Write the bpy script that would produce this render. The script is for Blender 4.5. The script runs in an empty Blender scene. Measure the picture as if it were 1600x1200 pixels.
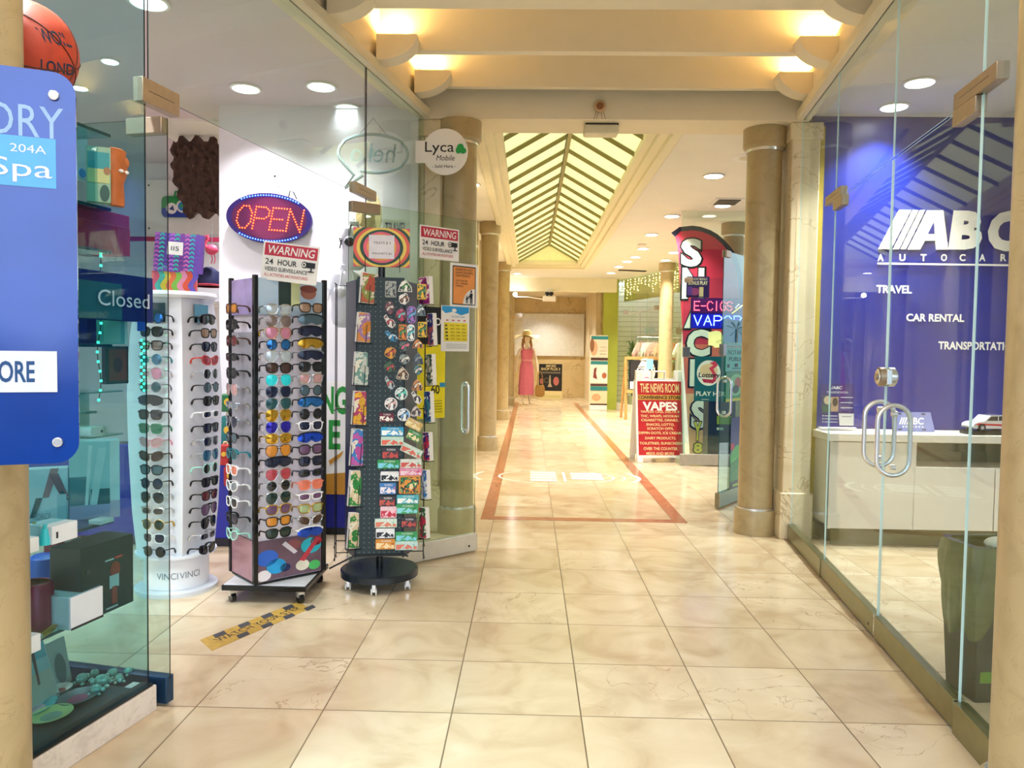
import bpy, math, random
from mathutils import Vector, Matrix, Euler
random.seed(7)
SC = bpy.context.scene
COL = SC.collection
PI = math.pi

# ------------------------------------------------------------------ camera, world, exposure
FPX, YAW, PITCH, ROLL, EYE = 1200.0, .0225, -.0425, .014, 1.34
cy_, sy_ = math.cos(YAW), math.sin(YAW)
FW = Vector((-sy_*math.cos(PITCH), cy_*math.cos(PITCH), math.sin(PITCH)))
_r = Vector((cy_, sy_, 0)); _u = _r.cross(FW)
RT = _r*math.cos(ROLL) + _u*math.sin(ROLL)
UP = -_r*math.sin(ROLL) + _u*math.cos(ROLL)
CAM = Vector((0, 0, EYE))
cam = bpy.data.cameras.new('camera'); camo = bpy.data.objects.new('camera', cam); COL.objects.link(camo)
cam.sensor_fit = 'HORIZONTAL'; cam.sensor_width = 36.0; cam.lens = FPX*36.0/1600.0
cam.clip_start = .05; cam.clip_end = 200
m3 = Matrix((RT, UP, -FW)).transposed()
camo.matrix_world = Matrix.Translation(CAM) @ m3.to_4x4()
SC.camera = camo

SC.view_settings.view_transform = 'Standard'
SC.view_settings.look = 'None'
SC.view_settings.gamma = 1.0
SC.view_settings.use_curve_mapping = False
SC.view_settings.exposure = EXPO = 0.35
SC.cycles.use_denoising = True
SC.cycles.max_bounces = 10
SC.cycles.diffuse_bounces = 4
SC.cycles.glossy_bounces = 4
SC.cycles.transmission_bounces = 4
SC.cycles.transparent_max_bounces = 24
SC.cycles.caustics_reflective = False
SC.cycles.caustics_refractive = False
SC.cycles.sample_clamp_indirect = 6.0

world = bpy.data.worlds.new('world'); SC.world = world; world.use_nodes = True
wn = world.node_tree; bgn = wn.nodes['Background']
bgn.inputs['Strength'].default_value = .9
_tc = wn.nodes.new('ShaderNodeTexCoord'); _sp = wn.nodes.new('ShaderNodeSeparateXYZ'); _rp = wn.nodes.new('ShaderNodeValToRGB'); _ns = wn.nodes.new('ShaderNodeTexNoise')
_ns.inputs['Scale'].default_value = 5; _ns.inputs['Detail'].default_value = 3; _ad = wn.nodes.new('ShaderNodeMath'); _ad.operation = 'MULTIPLY_ADD'; _ad.inputs[1].default_value = .25
wn.links.new(_tc.outputs['Generated'], _sp.inputs[0]); wn.links.new(_tc.outputs['Generated'], _ns.inputs['Vector']); wn.links.new(_ns.outputs['Fac'], _ad.inputs[0]); wn.links.new(_sp.outputs[2], _ad.inputs[2])
_e = _rp.color_ramp.elements; _e[0].position = .0; _e[0].color = (.12, .13, .14, 1); _e[1].position = .32; _e[1].color = (2.2, 2.5, 2.9, 1)
_m = _e.new(.10); _m.color = (.35, .38, .42, 1); _m2 = _e.new(.17); _m2.color = (1.7, 2.0, 2.4, 1)   # dark paving below, bright open sky above
wn.links.new(_ad.outputs[0], _rp.inputs['Fac']); wn.links.new(_rp.outputs['Color'], bgn.inputs['Color'])

def area_light(name, loc, size, power, color=(1, 1, 1), rot=(0, 0, 0), parent=None, spread=PI, shape='DISK', size_y=None):
    l = bpy.data.lights.new(name, 'AREA'); l.shape = shape; l.size = size
    if size_y: l.size_y = size_y
    l.energy = power; l.color = color; l.spread = spread
    o = bpy.data.objects.new(name, l); COL.objects.link(o); o.location = loc; o.rotation_euler = rot
    if parent: o.parent = parent
    return o
# (the recessed lamps, and the added foyer, lobby and shop fill lamps, carry their own lights in their builders)

# ------------------------------------------------------------------ pixel -> world measuring helpers (1600x1200 frame)
def ray(x, y): return FW*FPX + RT*(x-800) - UP*(y-600)
def at(x, y, Y):
    d = ray(x, y); return CAM + d*(Y/d.y)
def gnd(x, y, z=0.0):
    d = ray(x, y); return CAM + d*((z-EYE)/d.z)
def onplane(x, y, p0, p1):
    n = Vector((-(p1[1]-p0[1]), p1[0]-p0[0], 0)); d = ray(x, y)
    return CAM + d*(n.dot(Vector((p0[0], p0[1], 0))-CAM)/n.dot(d))
def zat(x, y, X, Y):
    d = ray(x, y); t = (X*d.x+Y*d.y)/(d.x**2+d.y**2); return (CAM+d*t).z

# storefront lines (plan): the two glass fronts run askew of the corridor
def XL(Y): return -1.385 + .2085*(Y-2.71)
def XR(Y): return 1.521 + .1278*(Y-2.474)
LA = math.atan(.2085); RA = math.atan(.1278)

# ------------------------------------------------------------------ materials
def lin(h):
    h = h.lstrip('#'); c = [int(h[i:i+2], 16)/255 for i in (0, 2, 4)]
    return tuple(x/12.92 if x <= .04045 else ((x+.055)/1.055)**2.4 for x in c)
_M = {}
def mat(h, rough=.5, metal=0.0, emit=0.0, vary=.1, scale=14.0, alpha=1.0, bump=0.0, coat=0.0):
    key = (h, rough, metal, emit, vary, scale, alpha, bump, coat)
    if key in _M: return _M[key]
    m = bpy.data.materials.new('finish_'+h.strip('#')); m.use_nodes = True
    nt = m.node_tree; b = nt.nodes['Principled BSDF']
    c = lin(h)
    b.inputs['Roughness'].default_value = rough; b.inputs['Metallic'].default_value = metal
    if coat: b.inputs['Coat Weight'].default_value = coat; b.inputs['Coat Roughness'].default_value = .05
    if emit:
        b.inputs['Emission Color'].default_value = (*c, 1); b.inputs['Emission Strength'].default_value = emit
    if alpha < 1: b.inputs['Alpha'].default_value = alpha
    tc = nt.nodes.new('ShaderNodeTexCoord'); n = nt.nodes.new('ShaderNodeTexNoise')
    n.inputs['Scale'].default_value = scale; n.inputs['Detail'].default_value = 3
    nt.links.new(tc.outputs['Object'], n.inputs['Vector'])
    r = nt.nodes.new('ShaderNodeValToRGB')
    r.color_ramp.elements[0].position = .3; r.color_ramp.elements[1].position = .7
    r.color_ramp.elements[0].color = (*[x*(1-vary) for x in c], 1); r.color_ramp.elements[1].color = (*c, 1)
    nt.links.new(n.outputs['Fac'], r.inputs['Fac']); nt.links.new(r.outputs['Color'], b.inputs['Base Color'])
    if bump:
        bp = nt.nodes.new('ShaderNodeBump'); bp.inputs['Strength'].default_value = bump; bp.inputs['Distance'].default_value = .02
        nt.links.new(n.outputs['Fac'], bp.inputs['Height']); nt.links.new(bp.outputs['Normal'], b.inputs['Normal'])
    _M[key] = m; return m

def glass(tint, refl=1.0, f0=.045):
    key = ('glass', tint, refl, f0)
    if key in _M: return _M[key]
    m = bpy.data.materials.new('clear_glass'); m.use_nodes = True
    nt = m.node_tree; nt.nodes.clear()
    out = nt.nodes.new('ShaderNodeOutputMaterial'); mx = nt.nodes.new('ShaderNodeMixShader')
    tr = nt.nodes.new('ShaderNodeBsdfTransparent'); tr.inputs['Color'].default_value = (*lin(tint), 1)
    gl = nt.nodes.new('ShaderNodeBsdfGlossy'); gl.inputs['Roughness'].default_value = 0.0
    gl.inputs['Color'].default_value = (.95, 1, .98, 1)
    lw = nt.nodes.new('ShaderNodeLayerWeight'); lw.inputs['Blend'].default_value = .5
    p = nt.nodes.new('ShaderNodeMath'); p.operation = 'POWER'; p.inputs[1].default_value = 5
    ma = nt.nodes.new('ShaderNodeMath'); ma.operation = 'MULTIPLY_ADD'; ma.inputs[1].default_value = .95*refl; ma.inputs[2].default_value = f0*refl
    cl = nt.nodes.new('ShaderNodeMath'); cl.operation = 'MINIMUM'; cl.inputs[1].default_value = .9
    nt.links.new(lw.outputs['Facing'], p.inputs[0]); nt.links.new(p.outputs[0], ma.inputs[0])
    nt.links.new(ma.outputs[0], cl.inputs[0]); nt.links.new(cl.outputs[0], mx.inputs['Fac'])
    nt.links.new(tr.outputs[0], mx.inputs[1]); nt.links.new(gl.outputs[0], mx.inputs[2]); nt.links.new(mx.outputs[0], out.inputs['Surface'])
    _M[key] = m; return m

def node_mat(name, build):
    if name in _M: return _M[name]
    m = bpy.data.materials.new(name); m.use_nodes = True
    build(m.node_tree, m.node_tree.nodes['Principled BSDF']); _M[name] = m; return m

TILE, TX, TY = .4775, .209, 2.782
def _marble_floor(nt, b):
    N = nt.nodes; L = nt.links
    tc = N.new('ShaderNodeTexCoord'); sp = N.new('ShaderNodeSeparateXYZ'); L.new(tc.outputs['Object'], sp.inputs[0])
    def math_(op, a, c=None, d=None):
        n = N.new('ShaderNodeMath'); n.operation = op
        for i, v in enumerate((a, c, d)):
            if v is None: continue
            if isinstance(v, (int, float)): n.inputs[i].default_value = v
            else: L.new(v, n.inputs[i])
        return n.outputs[0]
    def cell(o, off):
        s = math_('DIVIDE', math_('SUBTRACT', o, off), TILE)
        f = math_('FLOOR', s); fr = math_('SUBTRACT', s, f)
        e = math_('MINIMUM', fr, math_('SUBTRACT', 1.0, fr))
        return f, e
    fx, ex = cell(sp.outputs[0], TX); fy, ey = cell(sp.outputs[1], TY)
    edge = math_('MINIMUM', ex, ey)
    grout = math_('LESS_THAN', edge, .0055)
    cmb = N.new('ShaderNodeCombineXYZ'); L.new(fx, cmb.inputs[0]); L.new(fy, cmb.inputs[1])
    wn_ = N.new('ShaderNodeTexWhiteNoise'); wn_.noise_dimensions = '2D'; L.new(cmb.outputs[0], wn_.inputs['Vector'])
    # per-tile shift of the veining
    vs = N.new('ShaderNodeVectorMath'); vs.operation = 'MULTIPLY_ADD'; L.new(wn_.outputs['Color'], vs.inputs[0])
    vs.inputs[1].default_value = (9, 9, 9); L.new(tc.outputs['Object'], vs.inputs[2])
    n1 = N.new('ShaderNodeTexNoise'); n1.inputs['Scale'].default_value = 3.2; n1.inputs['Detail'].default_value = 6; n1.inputs['Distortion'].default_value = 1.2
    L.new(vs.outputs[0], n1.inputs['Vector'])
    n2 = N.new('ShaderNodeTexNoise'); n2.inputs['Scale'].default_value = 1.6; n2.inputs['Detail'].default_value = 8; n2.inputs['Distortion'].default_value = 2.2
    L.new(vs.outputs[0], n2.inputs['Vector'])
    r1 = N.new('ShaderNodeValToRGB'); e = r1.color_ramp.elements
    e[0].position = .3; e[0].color = (*lin('#c9b192'), 1); e[1].position = .72; e[1].color = (*lin('#e4d3b8'), 1)
    k = e.new(.5); k.color = (*lin('#dac6a8'), 1)
    L.new(n1.outputs['Fac'], r1.inputs['Fac'])
    # thin brown veins where the second noise crosses one half
    v = math_('ABSOLUTE', math_('SUBTRACT', n2.outputs['Fac'], .5))
    vein = math_('LESS_THAN', v, .0035)
    vmask = math_('MULTIPLY', vein, math_('GREATER_THAN', wn_.outputs['Value'], .72))
    tone = N.new('ShaderNodeMix'); tone.data_type = 'RGBA'; tone.blend_type = 'MULTIPLY'
    tr = N.new('ShaderNodeValToRGB'); tr.color_ramp.elements[0].color = (.86, .82, .76, 1); tr.color_ramp.elements[1].color = (1.0, 1.0, 1.0, 1)
    L.new(wn_.outputs['Value'], tr.inputs['Fac']); tone.inputs[0].default_value = 1.0
    L.new(r1.outputs['Color'], tone.inputs[6]); L.new(tr.outputs['Color'], tone.inputs[7])
    mv = N.new('ShaderNodeMix'); mv.data_type = 'RGBA'; L.new(math_('MULTIPLY', vmask, .4), mv.inputs[0])
    L.new(tone.outputs[2], mv.inputs[6]); mv.inputs[7].default_value = (*lin('#8a6a45'), 1)
    mg = N.new('ShaderNodeMix'); mg.data_type = 'RGBA'; L.new(grout, mg.inputs[0])
    L.new(mv.outputs[2], mg.inputs[6]); mg.inputs[7].default_value = (*lin('#7d6a50'), 1)
    L.new(mg.outputs[2], b.inputs['Base Color'])
    rr = math_('MULTIPLY_ADD', n1.outputs['Fac'], .10, .09)
    L.new(math_('MAXIMUM', rr, math_('MULTIPLY', grout, .6)), b.inputs['Roughness'])
    b.inputs['Specular IOR Level'].default_value = .28
FLOOR = node_mat('marble_floor_tile', _marble_floor)

def printmat(cs, scale=60):
    key = ('print', tuple(cs), scale)
    if key in _M: return _M[key]
    def f(nt, b):
        N = nt.nodes; L = nt.links; tc = N.new('ShaderNodeTexCoord'); n = N.new('ShaderNodeTexVoronoi'); n.inputs['Scale'].default_value = scale
        no = N.new('ShaderNodeTexNoise'); no.inputs['Scale'].default_value = scale*.6; no.inputs['Detail'].default_value = 4
        L.new(tc.outputs['Object'], no.inputs['Vector']); r = N.new('ShaderNodeValToRGB'); r.color_ramp.interpolation = 'CONSTANT'; e = r.color_ramp.elements
        k = len(cs); ps = [0]+[.36+.28*i/max(1, k-2) for i in range(k-1)]
        e[0].position = 0; e[0].color = (*lin(cs[0]), 1); e[1].position = ps[1]; e[1].color = (*lin(cs[1]), 1)
        for p_, c in zip(ps[2:], cs[2:]): x = e.new(p_); x.color = (*lin(c), 1)
        L.new(no.outputs['Fac'], r.inputs['Fac']); L.new(r.outputs['Color'], b.inputs['Base Color']); b.inputs['Roughness'].default_value = .35
    m = bpy.data.materials.new('printed_picture'); m.use_nodes = True; f(m.node_tree, m.node_tree.nodes['Principled BSDF']); _M[key] = m; return m

def stone(name, c0, c1, rough=.3, scale=2.5, vein='#9a8460'):
    def f(nt, b):
        N = nt.nodes; L = nt.links
        tc = N.new('ShaderNodeTexCoord'); n = N.new('ShaderNodeTexNoise'); n.inputs['Scale'].default_value = scale
        n.inputs['Detail'].default_value = 7; n.inputs['Distortion'].default_value = 1.4
        L.new(tc.outputs['Object'], n.inputs['Vector'])
        r = N.new('ShaderNodeValToRGB'); e = r.color_ramp.elements
        e[0].position = .3; e[0].color = (*lin(c0), 1); e[1].position = .7; e[1].color = (*lin(c1), 1)
        a = e.new(.495); a.color = (*lin(c1), 1); bb = e.new(.502); bb.color = (*lin(vein), 1); cc = e.new(.51); cc.color = (*lin(c1), 1)
        L.new(n.outputs['Fac'], r.inputs['Fac']); L.new(r.outputs['Color'], b.inputs['Base Color'])
        b.inputs['Roughness'].default_value = rough
    return node_mat(name, f)
TAN = stone('tan_column_stone', '#a39069', '#b3a078', .3, 6, '#a39069')
CREAM_ST = stone('cream_pilaster_marble', '#dccaa2', '#ead9b6', .3, 2.2, '#b59a6c')
ENDST = stone('end_wall_marble', '#c2a974', '#d6c08f', .35, 1.2, '#a88c58')
KERB = stone('white_kerb_stone', '#cfc6bb', '#e6ddd2', .5, 12, '#bdb2a4')
BAND = stone('red_border_marble', '#9c5f42', '#b07354', .16, 5, '#8a4f36')
PLASTER = mat('#efe4cc', .8, vary=.04, scale=5)
PLASTER2 = mat('#e9dfc4', .8, vary=.04, scale=5)
WHITEW = mat('#eeecf2', .75, vary=.03, scale=4)
CEILW = mat('#f0ede6', .85, vary=.03, scale=4)
STEEL = mat('#b9b4a6', .3, .9, vary=.1, scale=30)
BRASSY = mat('#b3a28c', .38, .7, vary=.1, scale=30)
CHROME = mat('#e6e7e8', .27, .9, vary=.05)
BLACK = mat('#15171a', .4)
BLACKM = mat('#0d0e11', .25)
WHITE = mat('#f4f2f0', .5, vary=.03)
GL_CLEAR = glass('#f2faf6')
GL_R = glass('#f3f9f8', .42, .05)
GL_TEAL = glass('#d4edf0', .7, .045)
GL_EDGE = mat('#cfeeee', .2, vary=.05)
GL_EDGED = mat('#1d4a52', .2, vary=.1)

# ------------------------------------------------------------------ mesh builder
_TXT = {}
def text_geo(s, bold):
    k = (s, bold)
    if k in _TXT: return _TXT[k]
    c = bpy.data.curves.new('t', 'FONT'); c.body = s; c.size = 1; c.resolution_u = 3
    if bold: c.offset = bold
    o = bpy.data.objects.new('t', c); COL.objects.link(o)
    dg = bpy.context.evaluated_depsgraph_get(); me = bpy.data.meshes.new_from_object(o.evaluated_get(dg))
    vs = [tuple(v.co) for v in me.vertices]; fs = [tuple(p.vertices) for p in me.polygons]
    bpy.data.objects.remove(o); bpy.data.curves.remove(c); bpy.data.meshes.remove(me)
    if not vs: vs = [(0, 0, 0)]
    x0 = min(v[0] for v in vs); x1 = max(v[0] for v in vs); y0 = min(v[1] for v in vs); y1 = max(v[1] for v in vs)
    vs = [((v[0]-x0)/max(x1-x0, 1e-6), (v[1]-y0)/max(y1-y0, 1e-6)) for v in vs]
    _TXT[k] = (vs, fs, (x1-x0)/max(y1-y0, 1e-6)); return _TXT[k]

class MB:
    def __init__(s): s.v = []; s.f = []; s.m = []; s.mats = []
    def add(s, vs, fs, m, M=None):
        o = len(s.v)
        if M is not None: vs = [M @ Vector(v) for v in vs]
        s.v += [tuple(v) for v in vs]; s.f += [tuple(i+o for i in f) for f in fs]
        if m not in s.mats: s.mats.append(m)
        s.m += [s.mats.index(m)]*len(fs); return s
    def box(s, m, c, d, rz=0, M=None):
        hx, hy, hz = d[0]/2, d[1]/2, d[2]/2
        vs = [(x, y, z) for x in (-hx, hx) for y in (-hy, hy) for z in (-hz, hz)]
        fs = [(0, 1, 3, 2), (4, 6, 7, 5), (0, 4, 5, 1), (2, 3, 7, 6), (0, 2, 6, 4), (1, 5, 7, 3)]
        T = Matrix.Translation(c) @ Matrix.Rotation(rz, 4, 'Z')
        return s.add(vs, fs, m, (M @ T) if M is not None else T)
    def bx(s, m, x0, x1, y0, y1, z0, z1):
        return s.box(m, ((x0+x1)/2, (y0+y1)/2, (z0+z1)/2), (abs(x1-x0), abs(y1-y0), abs(z1-z0)))
    def wall(s, m, p0, p1, t, z0, z1):          # slab standing between two plan points
        d = Vector((p1[0]-p0[0], p1[1]-p0[1], 0)); a = math.atan2(d.y, d.x)
        return s.box(m, ((p0[0]+p1[0])/2, (p0[1]+p1[1])/2, (z0+z1)/2), (d.length, t, z1-z0), a)
    def tube(s, m, pts, r, n=8, closed=False, sq=1.0):
        pts = [Vector(p) for p in pts]; k = len(pts); rs = r if isinstance(r, (list, tuple)) else [r]*k
        vs = []; up = None
        for i, p in enumerate(pts):
            a = pts[i-1] if (i > 0 or closed) else p; b = pts[(i+1) % k] if (i < k-1 or closed) else p
            t = (b-a).normalized()
            if up is None:
                up = Vector((0, 0, 1)) if abs(t.z) < .9 else Vector((1, 0, 0))
            up = (up - t*up.dot(t)).normalized(); sd = t.cross(up)
            for j in range(n):
                an = 2*PI*j/n; vs.append(p + up*math.cos(an)*rs[i] + sd*math.sin(an)*rs[i]*sq)
        fs = []
        for i in range(k if closed else k-1):
            for j in range(n):
                a = i*n+j; b = i*n+(j+1) % n; i2 = (i+1) % k
                fs.append((a, b, i2*n+(j+1) % n, i2*n+j))
        if not closed: fs += [tuple(range(n-1, -1, -1)), tuple((k-1)*n+j for j in range(n))]
        return s.add(vs, fs, m)
    def cyl(s, m, p0, p1, r, n=16): return s.tube(m, [p0, p1], r, n)
    def lathe(s, m, prof, c=(0, 0, 0), n=28, sx=1, sy=1, a0=0.0):
        vs = []; k = len(prof)
        for r, z in prof:
            for j in range(n):
                a = a0+2*PI*j/n; vs.append((c[0]+r*sx*math.cos(a), c[1]+r*sy*math.sin(a), c[2]+z))
        fs = []
        for i in range(k-1):
            for j in range(n):
                fs.append((i*n+j, i*n+(j+1) % n, (i+1)*n+(j+1) % n, (i+1)*n+j))
        fs += [tuple(range(n-1, -1, -1)), tuple((k-1)*n+j for j in range(n))]
        return s.add(vs, fs, m)
    def ball(s, m, c, r, n=16, h=10):
        r = r if isinstance(r, (list, tuple)) else (r, r, r)
        vs = [(c[0], c[1], c[2]-r[2])]
        for i in range(1, h):
            t = PI*i/h
            for j in range(n):
                a = 2*PI*j/n; vs.append((c[0]+r[0]*math.sin(t)*math.cos(a), c[1]+r[1]*math.sin(t)*math.sin(a), c[2]-r[2]*math.cos(t)))
        vs.append((c[0], c[1], c[2]+r[2])); fs = []
        for j in range(n):
            fs.append((0, 1+(j+1) % n, 1+j)); fs.append((len(vs)-1, 1+(h-2)*n+j, 1+(h-2)*n+(j+1) % n))
        for i in range(h-2):
            for j in range(n):
                a = 1+i*n+j; b = 1+i*n+(j+1) % n; fs.append((a, b, b+n, a+n))
        return s.add(vs, fs, m)
    def prism(s, m, poly, y0, y1, side=None):    # outline in xz, extruded along y
        n = len(poly); ar = sum(poly[i][0]*poly[(i+1) % n][1]-poly[(i+1) % n][0]*poly[i][1] for i in range(n))
        if ar < 0: poly = poly[::-1]
        vs = [(x, y0, z) for x, z in poly] + [(x, y1, z) for x, z in poly]
        s.add(vs, [tuple(range(n)), tuple(range(2*n-1, n-1, -1))], m)
        o = [(i, i+n, (i+1) % n+n, (i+1) % n) for i in range(n)]
        return s.add(vs, o, side or m)
    def slab(s, m, poly, z0, z1):                # outline in xy, extruded along z
        n = len(poly); ar = sum(poly[i][0]*poly[(i+1) % n][1]-poly[(i+1) % n][0]*poly[i][1] for i in range(n))
        if ar < 0: poly = poly[::-1]
        vs = [(x, y, z0) for x, y in poly] + [(x, y, z1) for x, y in poly]
        return s.add(vs, [tuple(range(n-1, -1, -1)), tuple(range(n, 2*n))] + [(i, (i+1) % n, (i+1) % n+n, i+n) for i in range(n)], m)
    def text(s, m, t, x0, z0, x1, z1, y, bold=0.0, ital=0.0, keep=False, fn=None):
        vs, fs, asp = text_geo(t, bold)
        if keep:
            w = min(x1-x0, asp*(z1-z0)); c = (x0+x1)/2; x0, x1 = c-w/2, c+w/2
        P = [(x0+(x1-x0)*a+ital*(z1-z0)*(b-.5), y, z0+(z1-z0)*b) for a, b in vs]
        if fn: P = [fn(p) for p in P]
        return s.add(P, fs, m)
    def build(s, name, parent=None, loc=(0, 0, 0), rz=0.0, rx=0.0, ry=0.0, bevel=0.0, smooth=.6, label=None):
        me = bpy.data.meshes.new(name); me.from_pydata([tuple(v) for v in s.v], [], s.f)
        for m in s.mats: me.materials.append(m)
        me.polygons.foreach_set('material_index', s.m)
        if smooth:
            me.polygons.foreach_set('use_smooth', [True]*len(s.f)); me.set_sharp_from_angle(angle=smooth)
        me.update()
        o = bpy.data.objects.new(name, me); COL.objects.link(o)
        o.location = loc; o.rotation_euler = (rx, ry, rz)
        if parent: o.parent = parent
        if label: o['label'] = label
        if bevel:
            b = o.modifiers.new('soft_edges', 'BEVEL'); b.width = bevel; b.segments = 2; b.limit_method = 'ANGLE'; b.angle_limit = .6
        return o

def tag(o, label, cat, group=None):
    o['label'] = label; o['category'] = cat
    if group: o['group'] = group
    return o
def struct(mb, name, **k):
    o = mb.build(name, **k); o['kind'] = 'structure'; return o
def thing(name, label, cat, loc=(0, 0, 0), rz=0.0, group=None, rx=0.0, ry=0.0):
    o = bpy.data.objects.new(name, None); COL.objects.link(o); o.empty_display_size = .1
    o.location = loc; o.rotation_euler = (rx, ry, rz); return tag(o, label, cat, group)
def copy_thing(o, loc, rz=None, label=None, parent=None):
    c = o.copy(); COL.objects.link(c)
    if parent is None:
        c.location = loc
        if rz is not None: c.rotation_euler.z = rz
        if label: c['label'] = label
    else: c.parent = parent
    for ch in list(o.children): copy_thing(ch, None, parent=c)
    return c
def rrect(w, h, r, n=5, cx=0, cz=0):
    P = []
    for sx, sz, a in ((1, 1, 0), (-1, 1, PI/2), (-1, -1, PI), (1, -1, 1.5*PI)):
        for i in range(n+1):
            t = a+PI/2*i/n; P.append((cx+sx*(w/2-r)+r*math.cos(t), cz+sz*(h/2-r)+r*math.sin(t)))
    return P
def circle(r, n=28, cx=0, cz=0, rz=None): return [(cx+r*math.cos(2*PI*i/n), cz+(rz or r)*math.sin(2*PI*i/n)) for i in range(n)]

class Sign:
    """A printed board: x across, z up from its lower edge, facing -y; u,v run 0..1 from the board's top corner."""
    def __init__(s, name, label, cat, W, H, loc, rz=0, ry=0, rx=0, t=.006, panel=None, outline=None, group=None, pname='panel'):
        s.W, s.H, s.t = W, H, t; s.o = thing(name, label, cat, loc, rz, group, rx, ry)
        mb = MB(); ol = outline or rrect(W, H, min(W, H)*.02, 2)
        mb.prism(panel or WHITE, [(x, z+H/2) for x, z in ol], -t, 0); mb.build(pname, s.o)
        s.p = {}; s.l = 0
    def _mb(s, part):
        s.l += 1; return s.p.setdefault(part, MB()), -s.t-.0007*s.l
    def X(s, u): return (u-.5)*s.W
    def Z(s, v): return (1-v)*s.H
    def rect(s, m, u0, v0, u1, v1, part='print', r=0):
        mb, y = s._mb(part); x0, x1, z0, z1 = s.X(u0), s.X(u1), s.Z(v1), s.Z(v0)
        mb.prism(m, rrect(x1-x0, z1-z0, max(r, 1e-4), 3, (x0+x1)/2, (z0+z1)/2), y, y+.0005); return s
    def poly(s, m, pts, part='print'):
        mb, y = s._mb(part); mb.prism(m, [(s.X(u), s.Z(v)) for u, v in pts], y, y+.0005); return s
    def oval(s, m, u, v, ru, rv, part='print', n=20):
        return s.poly(m, [(u+ru*math.cos(2*PI*i/n), v+rv*math.sin(2*PI*i/n)) for i in range(n)], part)
    def ring(s, m, u, v, r, w, part='print'):
        mb, y = s._mb(part); n = 28
        c = (s.X(u), s.Z(v)); vs = [(c[0]+q*math.cos(2*PI*i/n), y, c[1]+q*math.sin(2*PI*i/n)) for q in (r, r-w) for i in range(n)]
        mb.add(vs, [(i, (i+1) % n, (i+1) % n+n, i+n) for i in range(n)], m); return s
    def text(s, m, t, u0, v0, u1, v1, bold=.0, ital=0, keep=False, part='lettering'):
        mb, y = s._mb(part); mb.text(m, t, s.X(u0), s.Z(v1), s.X(u1), s.Z(v0), y, bold, ital, keep); return s
    def done(s):
        for k, mb in s.p.items(): mb.build(k, s.o, smooth=0)
        return s.o
def px_sign(name, label, cat, x0, y0, x1, y1, Y, **k):
    a = at((x0+x1)/2, y1, Y); W = abs(at(x1, (y0+y1)/2, Y).x-at(x0, (y0+y1)/2, Y).x); H = at((x0+x1)/2, y0, Y).z-a.z
    return Sign(name, label, cat, W, H, a, **k)

# dotted LED letters: strokes on a 0..1 grid
STROKES = {'O': [[(.3, 0), (.7, 0), (1, .3), (1, .7), (.7, 1), (.3, 1), (0, .7), (0, .3), (.3, 0)]],
 'P': [[(0, 0), (0, 1), (.7, 1), (1, .85), (1, .62), (.7, .48), (0, .48)]],
 'E': [[(1, 0), (0, 0), (0, 1), (1, 1)], [(0, .5), (.8, .5)]], 'N': [[(0, 0), (0, 1), (1, 0), (1, 1)]],
 'C': [[(1, .85), (.7, 1), (.3, 1), (0, .7), (0, .3), (.3, 0), (.7, 0), (1, .15)]], 'I': [[(.5, 0), (.5, 1)]],
 'G': [[(1, .85), (.7, 1), (.3, 1), (0, .7), (0, .3), (.3, 0), (.7, 0), (1, .2), (1, .48), (.6, .48)]],
 'S': [[(1, .85), (.7, 1), (.3, 1), (0, .8), (.1, .58), (.9, .42), (1, .2), (.7, 0), (.3, 0), (0, .15)]],
 'V': [[(0, 1), (.5, 0), (1, 1)]], 'A': [[(0, 0), (.5, 1), (1, 0)], [(.22, .38), (.78, .38)]],
 'R': [[(0, 0), (0, 1), (.7, 1), (1, .8), (.7, .5), (0, .5)], [(.55, .5), (1, 0)]], '-': [[(.1, .5), (.9, .5)]]}
def led_dots(mb, m, word, x0, z0, x1, z1, y, step, r, gap=.28, ital=0.0):
    n = len(word); w = (x1-x0)/(n+gap*(n-1)); done = []
    for i, ch in enumerate(word):
        for st in STROKES[ch]:
            q = [Vector((x0+i*w*(1+gap)+w*a+ital*(z1-z0)*(b-.5), z0+(z1-z0)*b)) for a, b in st]
            for a, b in zip(q, q[1:]):
                k = max(1, round((b-a).length/step))
                for j in range(k+1):
                    p = a.lerp(b, j/k)
                    if all((p-d).length > step*.55 for d in done): done.append(p)
    for p in done: mb.ball(m, (p.x, y, p.y), r, 6, 4)
# ------------------------------------------------------------------ the setting
m = MB(); m.bx(FLOOR, -5, 6, -2, 24, -.05, 0); struct(m, 'floor')
# red marble bands let into the corridor floor
m = MB(); m.bx(BAND, -.372, -.268, 6.17, 20.3, 0, .002); struct(m, 'trim_1')
m = MB(); m.bx(BAND, 1.168, 1.272, 6.17, 20.3, 0, .002); struct(m, 'trim_2')
m = MB(); m.bx(BAND, -.372, 1.272, 6.06, 6.17, 0, .0022); struct(m, 'trim_3')

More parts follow.
